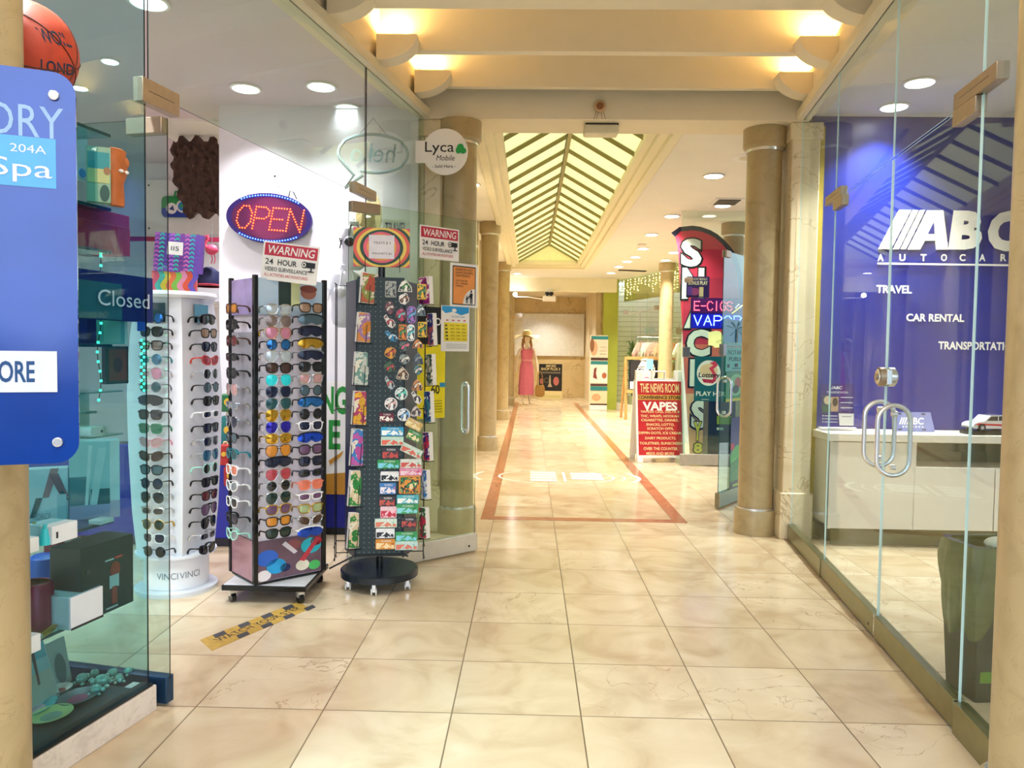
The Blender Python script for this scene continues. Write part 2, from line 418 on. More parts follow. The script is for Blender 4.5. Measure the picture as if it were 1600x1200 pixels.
# foyer: high plaster ceiling, lamp coves between hanging baffles, deep header at the far end
m = MB(); m.bx(PLASTER, -2.2, 2.4, -2, 5.9, 3.56, 3.62); struct(m, 'ceiling')
for i, (ya, yb, zb) in enumerate(((3.3, 3.5, 3.2), (3.95, 4.19, 3.17), (4.765, 4.83, 3.17), (5.40, 5.45, 3.17))):
    m = MB(); m.bx(PLASTER, XL(ya)-.02, XR(ya)+.02, ya, yb, zb, 3.57); struct(m, 'trim_%d' % (4+i))
m = MB(); m.bx(PLASTER, -.84, 1.94, 5.56, 5.92, 3.0, 3.6); struct(m, 'trim_8')
for side, X in (('left', XL), ('right', XR)):
    s = -1 if side == 'left' else 1; y0, y1 = -1.6, 5.62
    m = MB(); m.slab(PLASTER, [(X(y0)-.01*s, y0), (X(y1)-.01*s, y1), (X(y1)+.16*s, y1), (X(y0)+.16*s, y0)], 3.06, 3.6); struct(m, 'wall_%s_fascia' % side)
    m = MB(); m.slab(PLASTER2, [(X(y0)-.05*s, y0), (X(y1)-.05*s, y1), (X(y1)+.05*s, y1), (X(y0)+.05*s, y0)], 3.005, 3.075); struct(m, 'trim_%d' % (9 if s < 0 else 10), bevel=.008)

# quarter-round plaster corbels carrying warm uplights
CORB = [(4.07, 3.215), (4.695, 3.215), (5.33, 3.235)]
k = 0
for s, X, side in ((-1, XL, 'beside the gift shop glass'), (1, XR, 'beside the blue-walled office glass')):
    for j, (yc, zt) in enumerate(CORB):
        x = X(yc) - s*(.03 if s < 0 else .0)
        t = thing('plaster_corbel', 'cream quarter-round plaster corbel %s, %s from the entrance' % (side, ('first', 'second', 'third')[j]), 'corbel', (x, yc, zt), 0, 'quarter-round corbels below the beams')
        m = MB(); R_ = .245
        poly = [(0, 0), (-s*R_, 0)] + [(-s*R_*math.cos(a), -R_*.62*math.sin(a)) for a in [PI/2*q/12 for q in range(1, 12)]] + [(-s*.02, -R_*.62), (0, -R_*.62)]
        m.prism(PLASTER, poly, -.065, .065); m.build('body', t, bevel=.004)
        m = MB(); m.box(mat('#ffd070', .5, emit=4), (-s*.1, .0, .012), (.11, .05, .02)); m.build('lamp_strip', t)
        area_light('uplight', (-s*.1, 0, .035), .12, 3.0, (1, .66, .26), (PI, 0, 0), t)

# corridor ceilings round the long peaked skylight
Z = 3.06; SX0, SX1, SY0, SY1 = -.47, 1.15, 5.9, 15.7
m = MB(); m.bx(CEILW, -3.0, SX0, 5.88, 19, Z, Z+.06); struct(m, 'ceiling_left')
m = MB(); m.bx(CEILW, SX1, 6, 5.88, 19, Z, Z+.06); struct(m, 'ceiling_right')
m = MB(); m.bx(CEILW, SX0, SX1, SY1, 19, Z, Z+.06); struct(m, 'ceiling_far')
MOLD = mat('#efe8cc', .7, vary=.04, scale=5)
n = 11
for (d, z0, z1) in ((0.0, 3.01, 3.09), (.075, 3.05, 3.13), (.14, 3.09, 3.17)):
    m = MB(); w = .085
    a0, a1, b0, b1 = SX0+d, SX1-d, SY0, SY1-d
    m.bx(MOLD, a0, a0+w, b0, b1, z0, z1); m.bx(MOLD, a1-w, a1, b0, b1, z0, z1); m.bx(MOLD, a0+w, a1-w, b1-w, b1, z0, z1)
    struct(m, 'trim_%d' % n, bevel=.01); n += 1
GX0, GX1, GXC, GY1, GZ0, GZ1 = SX0+.185, SX1-.145, (SX0+SX1)/2+.02, SY1-.2, 3.13, 3.50
sk = thing('peaked_skylight', 'long peaked yellow-green skylight with slanting ribs over the corridor', 'skylight', (GXC, SY0, GZ0), 0)
SKY = mat('#e8ebb4', .6, emit=.62, vary=.12, scale=1.2)
RIB = mat('#8f8a50', .5, vary=.1)
hw = (GX1-GX0)/2; rise = GZ1-GZ0; ln = GY1-SY0
for s in (-1, 1):
    m = MB(); m.add([(s*hw, -.1, 0), (s*hw, ln, 0), (0, ln, rise), (0, -.1, rise)], [(0, 1, 2, 3)], SKY)
    m.add([(s*hw, -.1, .02), (s*hw, ln, .02), (0, ln, rise+.02), (0, -.1, rise+.02)], [(3, 2, 1, 0)], SKY); m.build('glazing', sk, smooth=0)
    k = 18
    for i in range(k):
        y = .12+(ln-.2)*i/(k-1)
        m = MB(); m.tube(RIB, [(s*hw, y, -.012), (0, y, rise-.012)], .028, 4); m.build('rib', sk, smooth=0)
m = MB(); m.bx(RIB, -.02, .02, -.1, ln, rise-.05, rise); m.bx(BLACK, -.026, -.02, -.1, ln, rise-.04, rise-.01); m.build('ridge_beam', sk, bevel=.004)
m = MB(); m.prism(mat('#e4e0a2', .7, emit=.28), [(-hw, 0), (hw, 0), (0, rise)], ln, ln+.02); m.build('gable', sk, smooth=0)

# end of the corridor
m = MB(); m.bx(MOLD, -.9, 2.0, 17.9, 18.1, 2.74, 3.12); struct(m, 'trim_14', bevel=.02)
m = MB(); m.bx(PLASTER2, -.9, 1.9, 18.1, 22.6, 2.95, 3.0); struct(m, 'ceiling_end')
m = MB(); m.bx(ENDST, -2.5, 2.4, 22.6, 22.75, 0, 3.1); struct(m, 'wall_end')
m = MB(); m.bx(CREAM_ST, -.95, -.8, 5.95, 22.6, 0, 3.08); struct(m, 'wall_left')
m = MB(); m.bx(CREAM_ST, 1.62, 1.78, 18.9, 22.6, 0, 3.0); struct(m, 'wall_right_end')
m = MB(); m.bx(mat('#aab23e', .45, vary=.1, scale=3), 1.72, 2.06, 18.1, 18.4, 0, 3.06); struct(m, 'wall_right_green')
for i, (y, x) in enumerate(((12.2, -.8), (16.6, -.8), (20.2, -.8))):
    m = MB(); m.bx(PLASTER, x, x+.07, y-.2, y+.2, 0, 3.05); struct(m, 'trim_%d' % (15+i), bevel=.01)
# pilasters closing the foyer's two fronts
def pilaster(name, x, y, w, d, z1=3.0, rz=0):
    m = MB(); m.box(CREAM_ST, (x, y, z1/2), (w, d, z1), rz); m.box(CREAM_ST, (x, y, .17), (w+.035, d+.035, .34), rz); m.box(CREAM_ST, (x, y, z1-.06), (w+.03, d+.03, .12), rz)
    return struct(m, name, bevel=.008)
pilaster('trim_18', 1.955, 5.73, .2, .26)
pilaster('trim_19', -.735, 5.70, .15, .2)
m = MB(); m.box(mat('#b6a13c', .5), (2.09, 5.74, 1.5), (.05, .12, 3.0)); struct(m, 'trim_20')

# round tan columns
def column(x, y, r, label, z1=3.055, foot=.185):
    t = thing('round_column', label, 'column', (x, y, 0), 0, 'round stone columns')
    m = MB(); m.lathe(TAN, [(r, foot), (r, z1-.155)], n=40); m.build('shaft', t)
    m = MB(); m.lathe(TAN, [(r*1.2, 0), (r*1.2, foot-.02), (r*1.16, foot)], n=40); m.build('plinth', t)
    m = MB(); m.lathe(TAN, [(r*1.12, z1-.15), (r*1.24, z1-.13), (r*1.24, z1)], n=40); m.build('capital', t)
    m = MB(); m.lathe(CHROME, [(r*1.06, z1-.172), (r*1.06, z1-.15)], n=40); m.build('collar', t)
    m = MB(); m.lathe(CHROME, [(r*1.06, foot), (r*1.06, foot+.015)], n=40); m.build('foot_ring', t)
    return t
column(1.715, 5.79, .126, 'tan round column beside the blue-walled office front', 3.0)
column(-.53, 5.66, .126, 'tan round column seen behind the glass door with notices', 3.0)
column(-.555, 10.36, .118, 'tan column on the mall side wall, just past the gift shop door')
column(-.525, 15.0, .118, 'pale tan column on the mall side wall, nearer the mannequin')
column(-.5, 19.2, .118, 'tan column on the mall side wall right beside the mannequin')
column(1.70, 18.5, .12, 'tan column behind the three-picture banner stand')
column(2.60, 14.8, .13, 'tan column between the red flag and the fairy-lit window')
column(2.66, 10.25, .13, 'tan column partly hidden behind the red flag')
column(-1.49, 2.0, .137, 'cream column behind the blue directory board', 3.3, .1)
column(1.39, 2.02, .137, 'cream column at the near end of the blue-walled office front', 3.3, .2)

# ------------------------------------------------------------------ gift shop shell
Yw = 5.55
m = MB(); m.bx(WHITEW, -2.26, -.82, Yw, Yw+.12, 0, 3.09); struct(m, 'wall_shop_front')
m = MB(); m.bx(WHITEW, -5, -2.2, 7.3, 7.4, 0, 3.1); struct(m, 'wall_shop_back')
m = MB(); m.bx(WHITEW, -4.6, -4.5, -1.5, 7.3, 0, 3.1); struct(m, 'wall_shop_left')
m = MB(); m.slab(mat('#ddd0d8', .85, vary=.03, scale=4), [(-4.6, -1.5), (XL(-1.5)-.06, -1.5), (XL(5.62)-.06, 5.62), (-.86, 7.4), (-4.6, 7.4)], 3.08, 3.14); struct(m, 'ceiling_shop')
m = MB(); m.bx(mat('#1420a0', .45), -2.2, -.98, 5.46, 5.53, .05, .62); m.bx(BLACK, -2.2, -.98, 5.47, 5.53, 0, .05); struct(m, 'baseboard_shop', bevel=.005)

# ------------------------------------------------------------------ office on the other side
Yb = 5.78
NAVY = mat('#15278a', .35, vary=.08, scale=2)
m = MB(); m.bx(NAVY, 2.06, 5.2, Yb, Yb+.1, 0, 3.12); struct(m, 'wall_right_office')
m = MB(); m.slab(CEILW, [(XR(-1.5)+.06, -1.5), (5.2, -1.5), (5.2, 5.9), (XR(5.6)+.06, 5.9)], 3.1, 3.16); struct(m, 'ceiling_office')
m = MB(); m.bx(WHITEW, 5.1, 5.2, -1.5, 5.8, 0, 3.1); struct(m, 'wall_right_far')
m = MB(); m.bx(mat('#6d6a34', .6), 2.05, 5.1, Yb-.02, Yb, 0, .12); struct(m, 'baseboard_office')

# ------------------------------------------------------------------ news shop and fairy-lit boutique shells
m = MB(); m.bx(WHITEW, 2.3, 5.5, 11.6, 11.7, 0, 3.06); struct(m, 'wall_right_news')
def _slat(nt, b):
    N = nt.nodes; L = nt.links; tc = N.new('ShaderNodeTexCoord'); sp = N.new('ShaderNodeSeparateXYZ'); L.new(tc.outputs['Object'], sp.inputs[0])
    w = N.new('ShaderNodeMath'); w.operation = 'FRACT'; d = N.new('ShaderNodeMath'); d.operation = 'MULTIPLY'; d.inputs[1].default_value = 8
    L.new(sp.outputs[2], d.inputs[0]); L.new(d.outputs[0], w.inputs[0])
    g = N.new('ShaderNodeMath'); g.operation = 'LESS_THAN'; g.inputs[1].default_value = .1; L.new(w.outputs[0], g.inputs[0])
    mx = N.new('ShaderNodeMix'); mx.data_type = 'RGBA'; mx.inputs[6].default_value = (*lin('#f2ead6'), 1); mx.inputs[7].default_value = (*lin('#a89a80'), 1)
    L.new(g.outputs[0], mx.inputs[0]); L.new(mx.outputs[2], b.inputs['Base Color']); b.inputs['Roughness'].default_value = .6
SLAT = node_mat('slatwall_finish', _slat)
m = MB(); m.bx(SLAT, 2.1, 6, 19.6, 19.7, 0, 3.06); struct(m, 'wall_right_boutique')
m = MB(); m.bx(SLAT, 5.4, 5.5, 11.7, 19.6, 0, 3.06); struct(m, 'wall_right_boutique_side')
ARC = [(2.06, 18.2), (2.3, 17.5), (2.52, 16.7), (2.68, 15.8), (2.76, 15.0), (2.8, 14.0), (2.8, 12.4)]
m = MB()
for a, b in zip(ARC, ARC[1:]): m.wall(KERB, a, b, .08, 0, .16)
struct(m, 'trim_21')
m = MB()
for a, b in zip(ARC, ARC[1:]): m.wall(GL_CLEAR, a, b, .01, .16, 3.05)
o = struct(m, 'window_1', smooth=0)
m = MB()
for a, b in zip(ARC, ARC[1:]): m.wall(mat('#c3b676', .7), (a[0]+.16, a[1]+.05), (b[0]+.16, b[1]+.05), .03, 2.55, 3.05)
struct(m, 'trim_22')

# ------------------------------------------------------------------ lamps in the ceilings
def downlight(label, loc, r, power, color=(1, .95, .86), emit=9, glow='#fffaf0', group='recessed ceiling lights', spread=1.85):
    t = thing('ceiling_downlight', label, 'ceiling light', loc, 0, group)
    m = MB(); n = 24
    m.lathe(WHITE, [(r*1.25, -.004), (r*1.18, -.012), (r*1.02, -.012), (r*1.0, 0.0)], n=n); m.build('trim_ring', t)
    m = MB(); m.lathe(mat(glow, .4, emit=emit), [(r*.97, -.0135), (r*.97, -.0145)], n=n); m.build('lens', t)
    area_light('lamp', (0, 0, -.03), r*1.8, power, color, (0, 0, 0), t, spread=spread)
    return t
CORR = [(1115, 274, 'nearest the tan column'), (1090, 334, 'just above the red flag, before the ceiling vent'), (1050, 337, 'between the air vent and the skylight edge'),
        (1018, 366, 'second along beside the skylight'), (1005, 388, 'third along beside the skylight'), (993, 401, 'fourth along beside the skylight'),
        (980, 408, 'fifth along beside the skylight'), (967, 416, 'sixth along beside the skylight'), (955, 426, 'last before the far tan column'),
        (1053, 394, 'above the fairy-lit window by the flag'), (1040, 406, 'above the column by the fairy-lit window')]
for px, py, w in CORR:
    if (px, py) == (1090, 334): continue
    p = gnd(px, py, 3.06)
    downlight('small bright recessed corridor ceiling light, '+w, (p.x, p.y, 3.06), .085, 24, (1, .96, .84))
for x, y, w in ((-.63, 8.0, 'over the gap before the second mall-side column'), (-.63, 12.6, 'over the gap before the third mall-side column')):
    downlight('small recessed corridor ceiling light '+w, (x, y, 3.06), .08, 24, (1, .96, .84))
for (px, py, w, e) in ((384, 137, 'middle one of the row over the sunglasses', 4), (502, 134, 'one nearest the glass transom joint', 5), (543, 167, 'dim one beside the transom joint', 1.2),
                    (232, 2, 'one at the top edge above the black glass joint', 4), (172, 94, 'small one beside the orange ball', 9), (125, 136, 'small one beside the blue directory board', 9)):
    p = gnd(px, py, 3.08)
    downlight('silver recessed gift shop ceiling light, '+w, (p.x, p.y, 3.08), .085 if py < 90 or px > 300 else .045, 8 if e > 1.5 else 2, (.95, .95, 1), emit=e, glow='#eef6f4', group='gift shop ceiling lights')
for x, y, w in ((-2.9, 2.9, 'over the inner side of the white sunglasses stand'), (-2.4, 6.5, 'over the back shelves'), (-1.72, 2.2, 'added as fill over the window display'), (-1.75, 1.5, 'added as fill over the near display end')):  # last two are unseen lamps added to brighten the window display
    downlight('recessed light in the gift shop ceiling '+w, (x, y, 3.08), .085, 38 if y < 2.5 else 14, (.95, .97, 1), emit=5, glow='#eef6f4', group='gift shop ceiling lights')
for (px, py, w) in ((1437, 128, 'nearer the entrance'), (1397, 166, 'nearer the blue wall')):
    p = gnd(px, py, 3.1)
    downlight('bright round recessed light in the office ceiling, one '+w, (p.x, p.y, 3.1), .085, 24, (1, .97, .92), emit=14)
for x, y, z, w, pw in ((.5, 19.6, 2.95, 'in the end lobby before the pink mannequin', 26), (.5, 21.6, 2.95, 'in the end lobby above the black board', 22), (-.3, 17.0, 3.06, 'beyond the end of the skylight, wall side', 20), (3.4, 17.2, 3.06, 'inside the boutique above its clothes rail', 45), (4.2, 15.0, 3.06, 'inside the boutique, further from the rail', 40), (3.4, 10.9, 3.06, 'inside the news shop behind the red flag', 22), (3.0, 8.2, 3.06, 'by the open news shop door', 14), (2.2, 9.0, 3.06, 'in front of the LED sign', 10)):  # lamps added to brighten the corridor end, boutique and news shop
    downlight('added ceiling fill light '+w, (x, y, z), .085, pw, (1, .96, .86))
for x, y, w in ((-.5, .5, 'gift shop side, nearer the street'), (.75, .5, 'office side, nearer the street'), (-.45, 1.8, 'gift shop side, nearer the beams'), (.85, 1.8, 'office side, nearer the beams'), (.1, -.7, 'middle of the street end')):  # out-of-view fill lamps, added to light the foyer
    downlight('added unseen foyer fill light, '+w, (x, y, 3.56), .13, 11, (1, .92, .82), emit=6, spread=2.7)
p = gnd(1170, 246, 3.06); m = MB(); m.lathe(WHITE, [(.15, 0), (.14, -.008), (.09, -.008), (.085, -.004)], n=28); m.lathe(mat('#d8cfb8', .6), [(.08, -.003), (.08, -.007)], n=28)
tag(m.build('ceiling_speaker', None, (p.x, p.y, 3.06)), 'round flat cream ceiling speaker beside the near tan column top', 'speaker')
p = gnd(1136, 314, 3.06); t = thing('ceiling_vent', 'square grey slatted air vent in the corridor ceiling above the red flag', 'vent', (p.x, p.y, 3.06))
m = MB(); m.bx(WHITE, -.16, .16, -.18, .18, -.012, 0); m.build('frame', t); m = MB(); m.bx(mat('#55524a', .7), -.12, .12, -.14, .14, -.016, -.012)
for q in range(8): m.bx(mat('#8d887a', .5), -.12, .12, -.13+q*.036, -.118+q*.036, -.022, -.014)
m.build('grille', t)
p = gnd(1003, 381, 3.06); m = MB(); m.lathe(WHITE, [(.075, 0), (.07, -.03), (.03, -.045)], n=20); tag(m.build('smoke_detector', None, (p.x, p.y, 3.06)), 'small white smoke detector between the corridor ceiling lights', 'smoke detector')
p = gnd(1022, 300, 3.06)
p = gnd(988, 423, 3.05); m = MB(); m.bx(mat('#3a342a', .7), -.3, .3, -.05, .05, -.02, 0); tag(m.build('linear_air_slot', None, (p.x, p.y, 3.06), .3), 'dark narrow air slot in the corridor ceiling by the fairy lights', 'vent')
# ------------------------------------------------------------------ glass fronts
def pane(name, p0, p1, z0, z1, gm, edge=None, t=.006, parent=None):
    m = MB(); d = Vector((p1[0]-p0[0], p1[1]-p0[1], 0)); L_ = d.length; a = math.atan2(d.y, d.x); T = Matrix.Translation((p0[0], p0[1], 0)) @ Matrix.Rotation(a, 4, 'Z')
    h = t/2
    m.add([(0, -h, z0), (L_, -h, z0), (L_, -h, z1), (0, -h, z1), (0, h, z0), (L_, h, z0), (L_, h, z1), (0, h, z1)], [(0, 1, 2, 3), (5, 4, 7, 6)], gm, T)
    o = len(m.v)-8
    m.f += [(o+0, o+3, o+7, o+4), (o+1, o+5, o+6, o+2), (o+3, o+2, o+6, o+7), (o+0, o+4, o+5, o+1)]
    e = edge or GL_EDGE
    if e not in m.mats: m.mats.append(e)
    m.m += [m.mats.index(e)]*4
    if parent: return m.build(name, parent, smooth=0)
    return struct(m, name, smooth=0)
def loop_pull(parent, x, z0, z1, half, r, name='handle', m_=None):
    """stadium-shaped ring pull standing across the glass at local x"""
    P = []
    for a in range(13): P.append((x, half*math.cos(PI*a/12), z1-half+half*math.sin(PI*a/12)))
    for a in range(13): P.append((x, -half*math.cos(PI*a/12), z0+half-half*math.sin(PI*a/12)))
    m = MB(); m.tube(m_ or CHROME, P, r, 10, closed=True)
    for z in (z0+half*.55, z1-half*.55): m.cyl(m_ or CHROME, (x, -half*.0-.012, z), (x, .012, z), r*1.2, 10)
    return m.build(name, parent)
def door(name, p0, p1, z1, rail_h, gm, edge, rail_m, pull=None, fit=.2, fit_m=None, end_cap=True):
    d = Vector((p1[0]-p0[0], p1[1]-p0[1], 0)); L_ = d.length; a = math.atan2(d.y, d.x)
    t = bpy.data.objects.new(name, None); COL.objects.link(t); t.location = (p0[0], p0[1], 0); t.rotation_euler.z = a; t['kind'] = 'structure'
    pane('glass_panel', (0, 0), (L_, 0), rail_h, z1, gm, edge, parent=t)
    m = MB(); m.bx(rail_m, .0, L_, -.021, .021, .012, rail_h+.012); m.build('bottom_rail', t, bevel=.003)
    m = MB(); m.bx(CHROME, L_-.002, L_+.012, -.019, .019, .014, rail_h+.008); m.cyl(BLACK, (L_-.06, -.021, .05), (L_-.06, -.0225, .05), .008); m.build('end_cap', t, bevel=.002)
    m = MB(); m.bx(fit_m or BRASSY, .01, fit, -.02, .02, z1-.055, z1+.004); m.build('patch_fitting', t, bevel=.003)
    if pull: loop_pull(t, *pull)
    return t
def fitting(p, ang, ln, z0, z1, label):
    m = MB(); m.bx(BRASSY, -ln*.45, ln*.55, -.02, .02, z0, z1); m.bx(BLACK, -ln*.3, ln*.4, -.0205, .0205, (z0+z1)/2-.002, (z0+z1)/2+.002)
    return tag(m.build('patch_fitting', None, (p[0], p[1], 0), ang, bevel=.004), label, 'door fitting')
AL = math.atan2(1, .2085); AR = math.atan2(1, .1278)
def PLt(Y, d=0): return (XL(Y)-d*math.sin(AL), Y+d*math.cos(AL))
def PRt(Y, d=0): return (XR(Y)+d*math.sin(AR), Y-d*math.cos(AR))
SIL = mat('#cfcac0', .35, .7, vary=.08, scale=30); OLIVE = mat('#8d8a66', .3, .8, vary=.1, scale=20)
m = MB(); m.wall(KERB, PLt(1.5, .03), PLt(2.755, .03), .1, 0, .095); m.wall(BLACKM, PLt(1.5, .01), PLt(2.745, .01), .05, .095, .105); struct(m, 'trim_23', bevel=.003)
pane('window_2', PLt(1.5), PLt(2.735), .1, 3.005, GL_TEAL, BLACKM)
pane('window_3', PLt(2.752), PLt(4.585), 2.245, 3.005, GL_CLEAR, BLACKM)
pane('window_4', PLt(4.60), PLt(5.60), .10, 3.005, GL_CLEAR, BLACKM)
m = MB(); m.wall(SIL, PLt(4.60), PLt(5.60), .05, 0, .11); struct(m, 'trim_24')
door('door_1', (-1.325, 2.79), (-2.25, 2.985), 2.165, .1, glass('#e9f5f4', .8), BLACKM, mat('#274a6c', .3, .6), fit=.16)
fitting((XL(2.79), 2.79), AL, .2, 2.2, 2.285, 'tan metal corner plate joining glass above the blue-railed inner door')
DL0, DL1 = (-1.054, 4.437), (-.352, 5.075)
door('door_2', DL0, DL1, 2.19, .115, glass('#f2f8ee'), GL_EDGED, mat('#dcd8ce', .35, .5, vary=.08, scale=20), pull=(.86, .80, 1.13, .035, .009))
fitting((XL(4.55), 4.55), AL, .3, 2.24, 2.30, 'tan metal corner plate joining glass above the door with notices')
# office front
pane('window_9', (1.80, 9.33), (3.4, 9.33), .0, 3.05, GL_CLEAR, GL_EDGED)
pane('window_5', PRt(5.58), PRt(4.632), .11, 3.005, GL_R, GL_EDGE)
pane('window_6', PRt(4.625), PRt(3.635), 2.262, 3.005, GL_R, GL_EDGE)
pane('window_7', PRt(3.625), PRt(2.735), 2.262, 3.005, GL_R, GL_EDGE)
pane('window_8', PRt(2.725), PRt(1.5), .11, 3.005, GL_R, GL_EDGE)
m = MB(); m.wall(OLIVE, PRt(5.58), PRt(4.632), .05, 0, .115); m.wall(OLIVE, PRt(2.722), PRt(1.5), .05, 0, .115); struct(m, 'trim_25', bevel=.003)
d3 = door('door_3', PRt(4.622), PRt(3.64), 2.25, .105, GL_R, GL_EDGE, OLIVE, pull=(.925, .815, 1.125, .068, .0105))
d4 = door('door_4', PRt(2.735), PRt(3.62), 2.25, .105, GL_R, GL_EDGE, OLIVE, pull=(.775, .80, 1.12, .07, .0105))
fitting(PRt(4.61), AR, .34, 2.255, 2.31, 'bronze glass clamp at the top of the office door nearer the column')
fitting(PRt(2.745), AR, .34, 2.255, 2.315, 'large bronze glass clamp at the top of the office door nearer the entrance')
t = thing('door_lock', 'round brass and chrome lock between the two office doors', 'lock', (*PRt(3.63), 1.245), AR)
m = MB()
for s in (-1, 1):
    m.cyl(BRASSY if s > 0 else CHROME, (0, s*.006, 0), (0, s*.034, 0), .045, 24); m.cyl(CHROME, (0, s*.034, 0), (0, s*.042, 0), .034, 24); m.cyl(BRASSY, (0, s*.042, 0), (0, s*.05, 0), .015, 12)
m.build('body', t, bevel=.002)
m = MB(); m.bx(CHROME, -.05, .05, -.012, .012, -.035, .035); m.build('strike_plate', t, bevel=.003)

# ------------------------------------------------------------------ sunglasses: one of each style, then copies
ORD = 'first second third fourth fifth sixth seventh eighth ninth tenth eleventh twelfth thirteenth fourteenth fifteenth sixteenth seventeenth eighteenth nineteenth twentieth'.split()
def _outline(style):
    a, b, p = {'round': (.0235, .0225, 2), 'square': (.026, .020, 3.4), 'classic': (.027, .0205, 2.9), 'aviator': (.0275, .024, 2.4), 'cat': (.027, .019, 2.6), 'narrow': (.026, .0145, 3), 'shield': (.066, .024, 3.2)}[style]
    P = []
    n = 22 if style != 'shield' else 40
    for i in range(n):
        t = 2*PI*i/n; c, s = math.cos(t), math.sin(t)
        x = a*math.copysign(abs(c)**(2/p), c); z = b*math.copysign(abs(s)**(2/p), s)
        if style in ('classic', 'square'): x *= 1+.10*z/b
        if style == 'aviator': x *= 1+.14*z/b; z -= .003*(1-(x/a)**2) if z < 0 else 0; x += .002*(1 if z < 0 else 0)
        if style == 'cat': z += .006*x/a
        if style == 'shield':
            if z < 0: z += .012*math.exp(-(x/.013)**2)
            z *= 1-.25*abs(x/a)**2
        P.append((x, z))
    return P
def _bend(x): return 2.0*x*x
GLD = {}
def _mesh(mb, name):
    me = bpy.data.meshes.new(name); me.from_pydata(mb.v, [], mb.f); me.materials.append(BLACK)
    me.polygons.foreach_set('use_smooth', [True]*len(mb.f)); me.set_sharp_from_angle(angle=.7); return me
TL = .075
def glasses_meshes(style):
    if style in GLD: return GLD[style]
    out = {}; cx = .033
    ol = _outline(style)
    def lens(s):
        mb = MB(); P = [(s*(cx+x) if style != 'shield' else x, z) for x, z in ol]
        if s < 0: P = P[::-1]
        n = len(P); c = (sum(p[0] for p in P)/n, sum(p[1] for p in P)/n)
        vs = []
        for off in (0, .0016):
            for q in (1, .55): vs += [(c[0]+(x-c[0])*q, _bend(c[0]+(x-c[0])*q)+off-.0022*(1-q*q), c[1]+(z-c[1])*q) for x, z in P]
            vs.append((c[0], _bend(c[0])+off-.0022, c[1]))
        fs = []
        k = 2*n+1
        for i in range(n):
            j = (i+1) % n
            fs += [(i, j, n+j, n+i), (n+i, n+j, 2*n), (k+j, k+i, k+n+i, k+n+j), (k+n+j, k+n+i, k+2*n), (i, k+i, k+j, j)]
        mb.add(vs, fs, BLACK); return _mesh(mb, 'lens')
    fr = MB(); rr = {'aviator': .0014, 'round': .0018, 'shield': .0022}.get(style, .0028)
    if style == 'shield':
        out['lens'] = [lens(1)]
        P = [(x, _bend(x)-.001, z) for x, z in ol if z > .002]; P.sort(); fr.tube(BLACK, P, rr*1.5, 6)
    else:
        out['lens'] = [lens(1), lens(-1)]
        for s in (1, -1): fr.tube(BLACK, [(s*(cx+x), _bend(cx+x)-.0005, z) for x, z in ol], rr, 6, closed=True)
        zb = .006; fr.tube(BLACK, [(-.011, .0005, zb), (-.004, -.001, zb+.003), (.004, -.001, zb+.003), (.011, .0005, zb)], rr*1.1, 6)
        if style == 'aviator': fr.tube(BLACK, [(-.016, .001, .018), (0, -.001, .019), (.016, .001, .018)], rr, 6)
    for s in (1, -1): fr.tube(BLACK, [(s*.057, _bend(.057), .010), (s*.066, .009, .011), (s*.0675, .016, .011)], rr*1.3, 6)
    out['frame'] = _mesh(fr, 'frame')
    out['temple'] = []
    for s in (1, -1):
        mb = MB(); mb.tube(BLACK, [(s*.0675, .015, .011), (s*.069, .045, .010), (s*.069, TL-.015, .006), (s*.067, TL-.006, -.004), (s*.066, TL, -.014)], [.0026, .003, .0040, .0072, .0066], 6, sq=.55); out['temple'].append(_mesh(mb, 'temple'))
    GLD[style] = out; return out
LENSM = {'grey': ('#8d97a0', .12, .5), 'taupe': ('#8a7670', .12, .35), 'pink': ('#d68aa6', .12, .3), 'blue mirrored': ('#2f7bc4', .06, .9), 'clear': ('#c9d4dc', .08, .4), 'brown': ('#4a3129', .12, .2), 'cyan': ('#19dbe6', .15, .1),
 'navy': ('#131c3c', .1, .3), 'teal': ('#1d4f55', .12, .2), 'gold mirrored': ('#d9a52c', .08, .9), 'violet blue': ('#2b1fb0', .08, .6), 'amber': ('#d4892b', .12, .1), 'red': ('#b5404e', .12, .2), 'black': ('#0c0d12', .1, .1),
 'dark green': ('#18332e', .1, .2), 'purple': ('#6c4a6e', .12, .2), 'tan': ('#a8866a', .12, .2), 'bright blue mirrored': ('#1b52e0', .05, .9), 'coral': ('#e0785e', .15, .1), 'pale green': ('#a9bb8a', .12, .2), 'maroon': ('#6b2028', .12, .2),
 'mint': ('#9fd9c8', .2, .0), 'green': ('#1f6b4c', .12, .2), 'rose': ('#c99a9a', .12, .2), 'slate': ('#4b6470', .12, .3), 'steel blue': ('#2f6f94', .1, .5)}
def lens_mat(c): h, r, me = LENSM[c]; return mat(h, r, me, vary=.25, scale=40, coat=.5)
FRM = {'black': mat('#101114', .25), 'gold': mat('#c9a24a', .25, .9), 'silver': mat('#c9cdd2', .2, .9), 'white': mat('#eeeef0', .3), 'brown': mat('#4e2f20', .3), 'coral': mat('#e07a62', .35), 'red': mat('#c0392f', .35), 'mint': mat('#a8e0d0', .35), 'navy': mat('#1b2446', .3), 'grey': mat('#777d86', .3), 'pink': mat('#d99aa8', .35), 'green': mat('#1f7a55', .35), 'teal': mat('#1f7f8c', .35)}
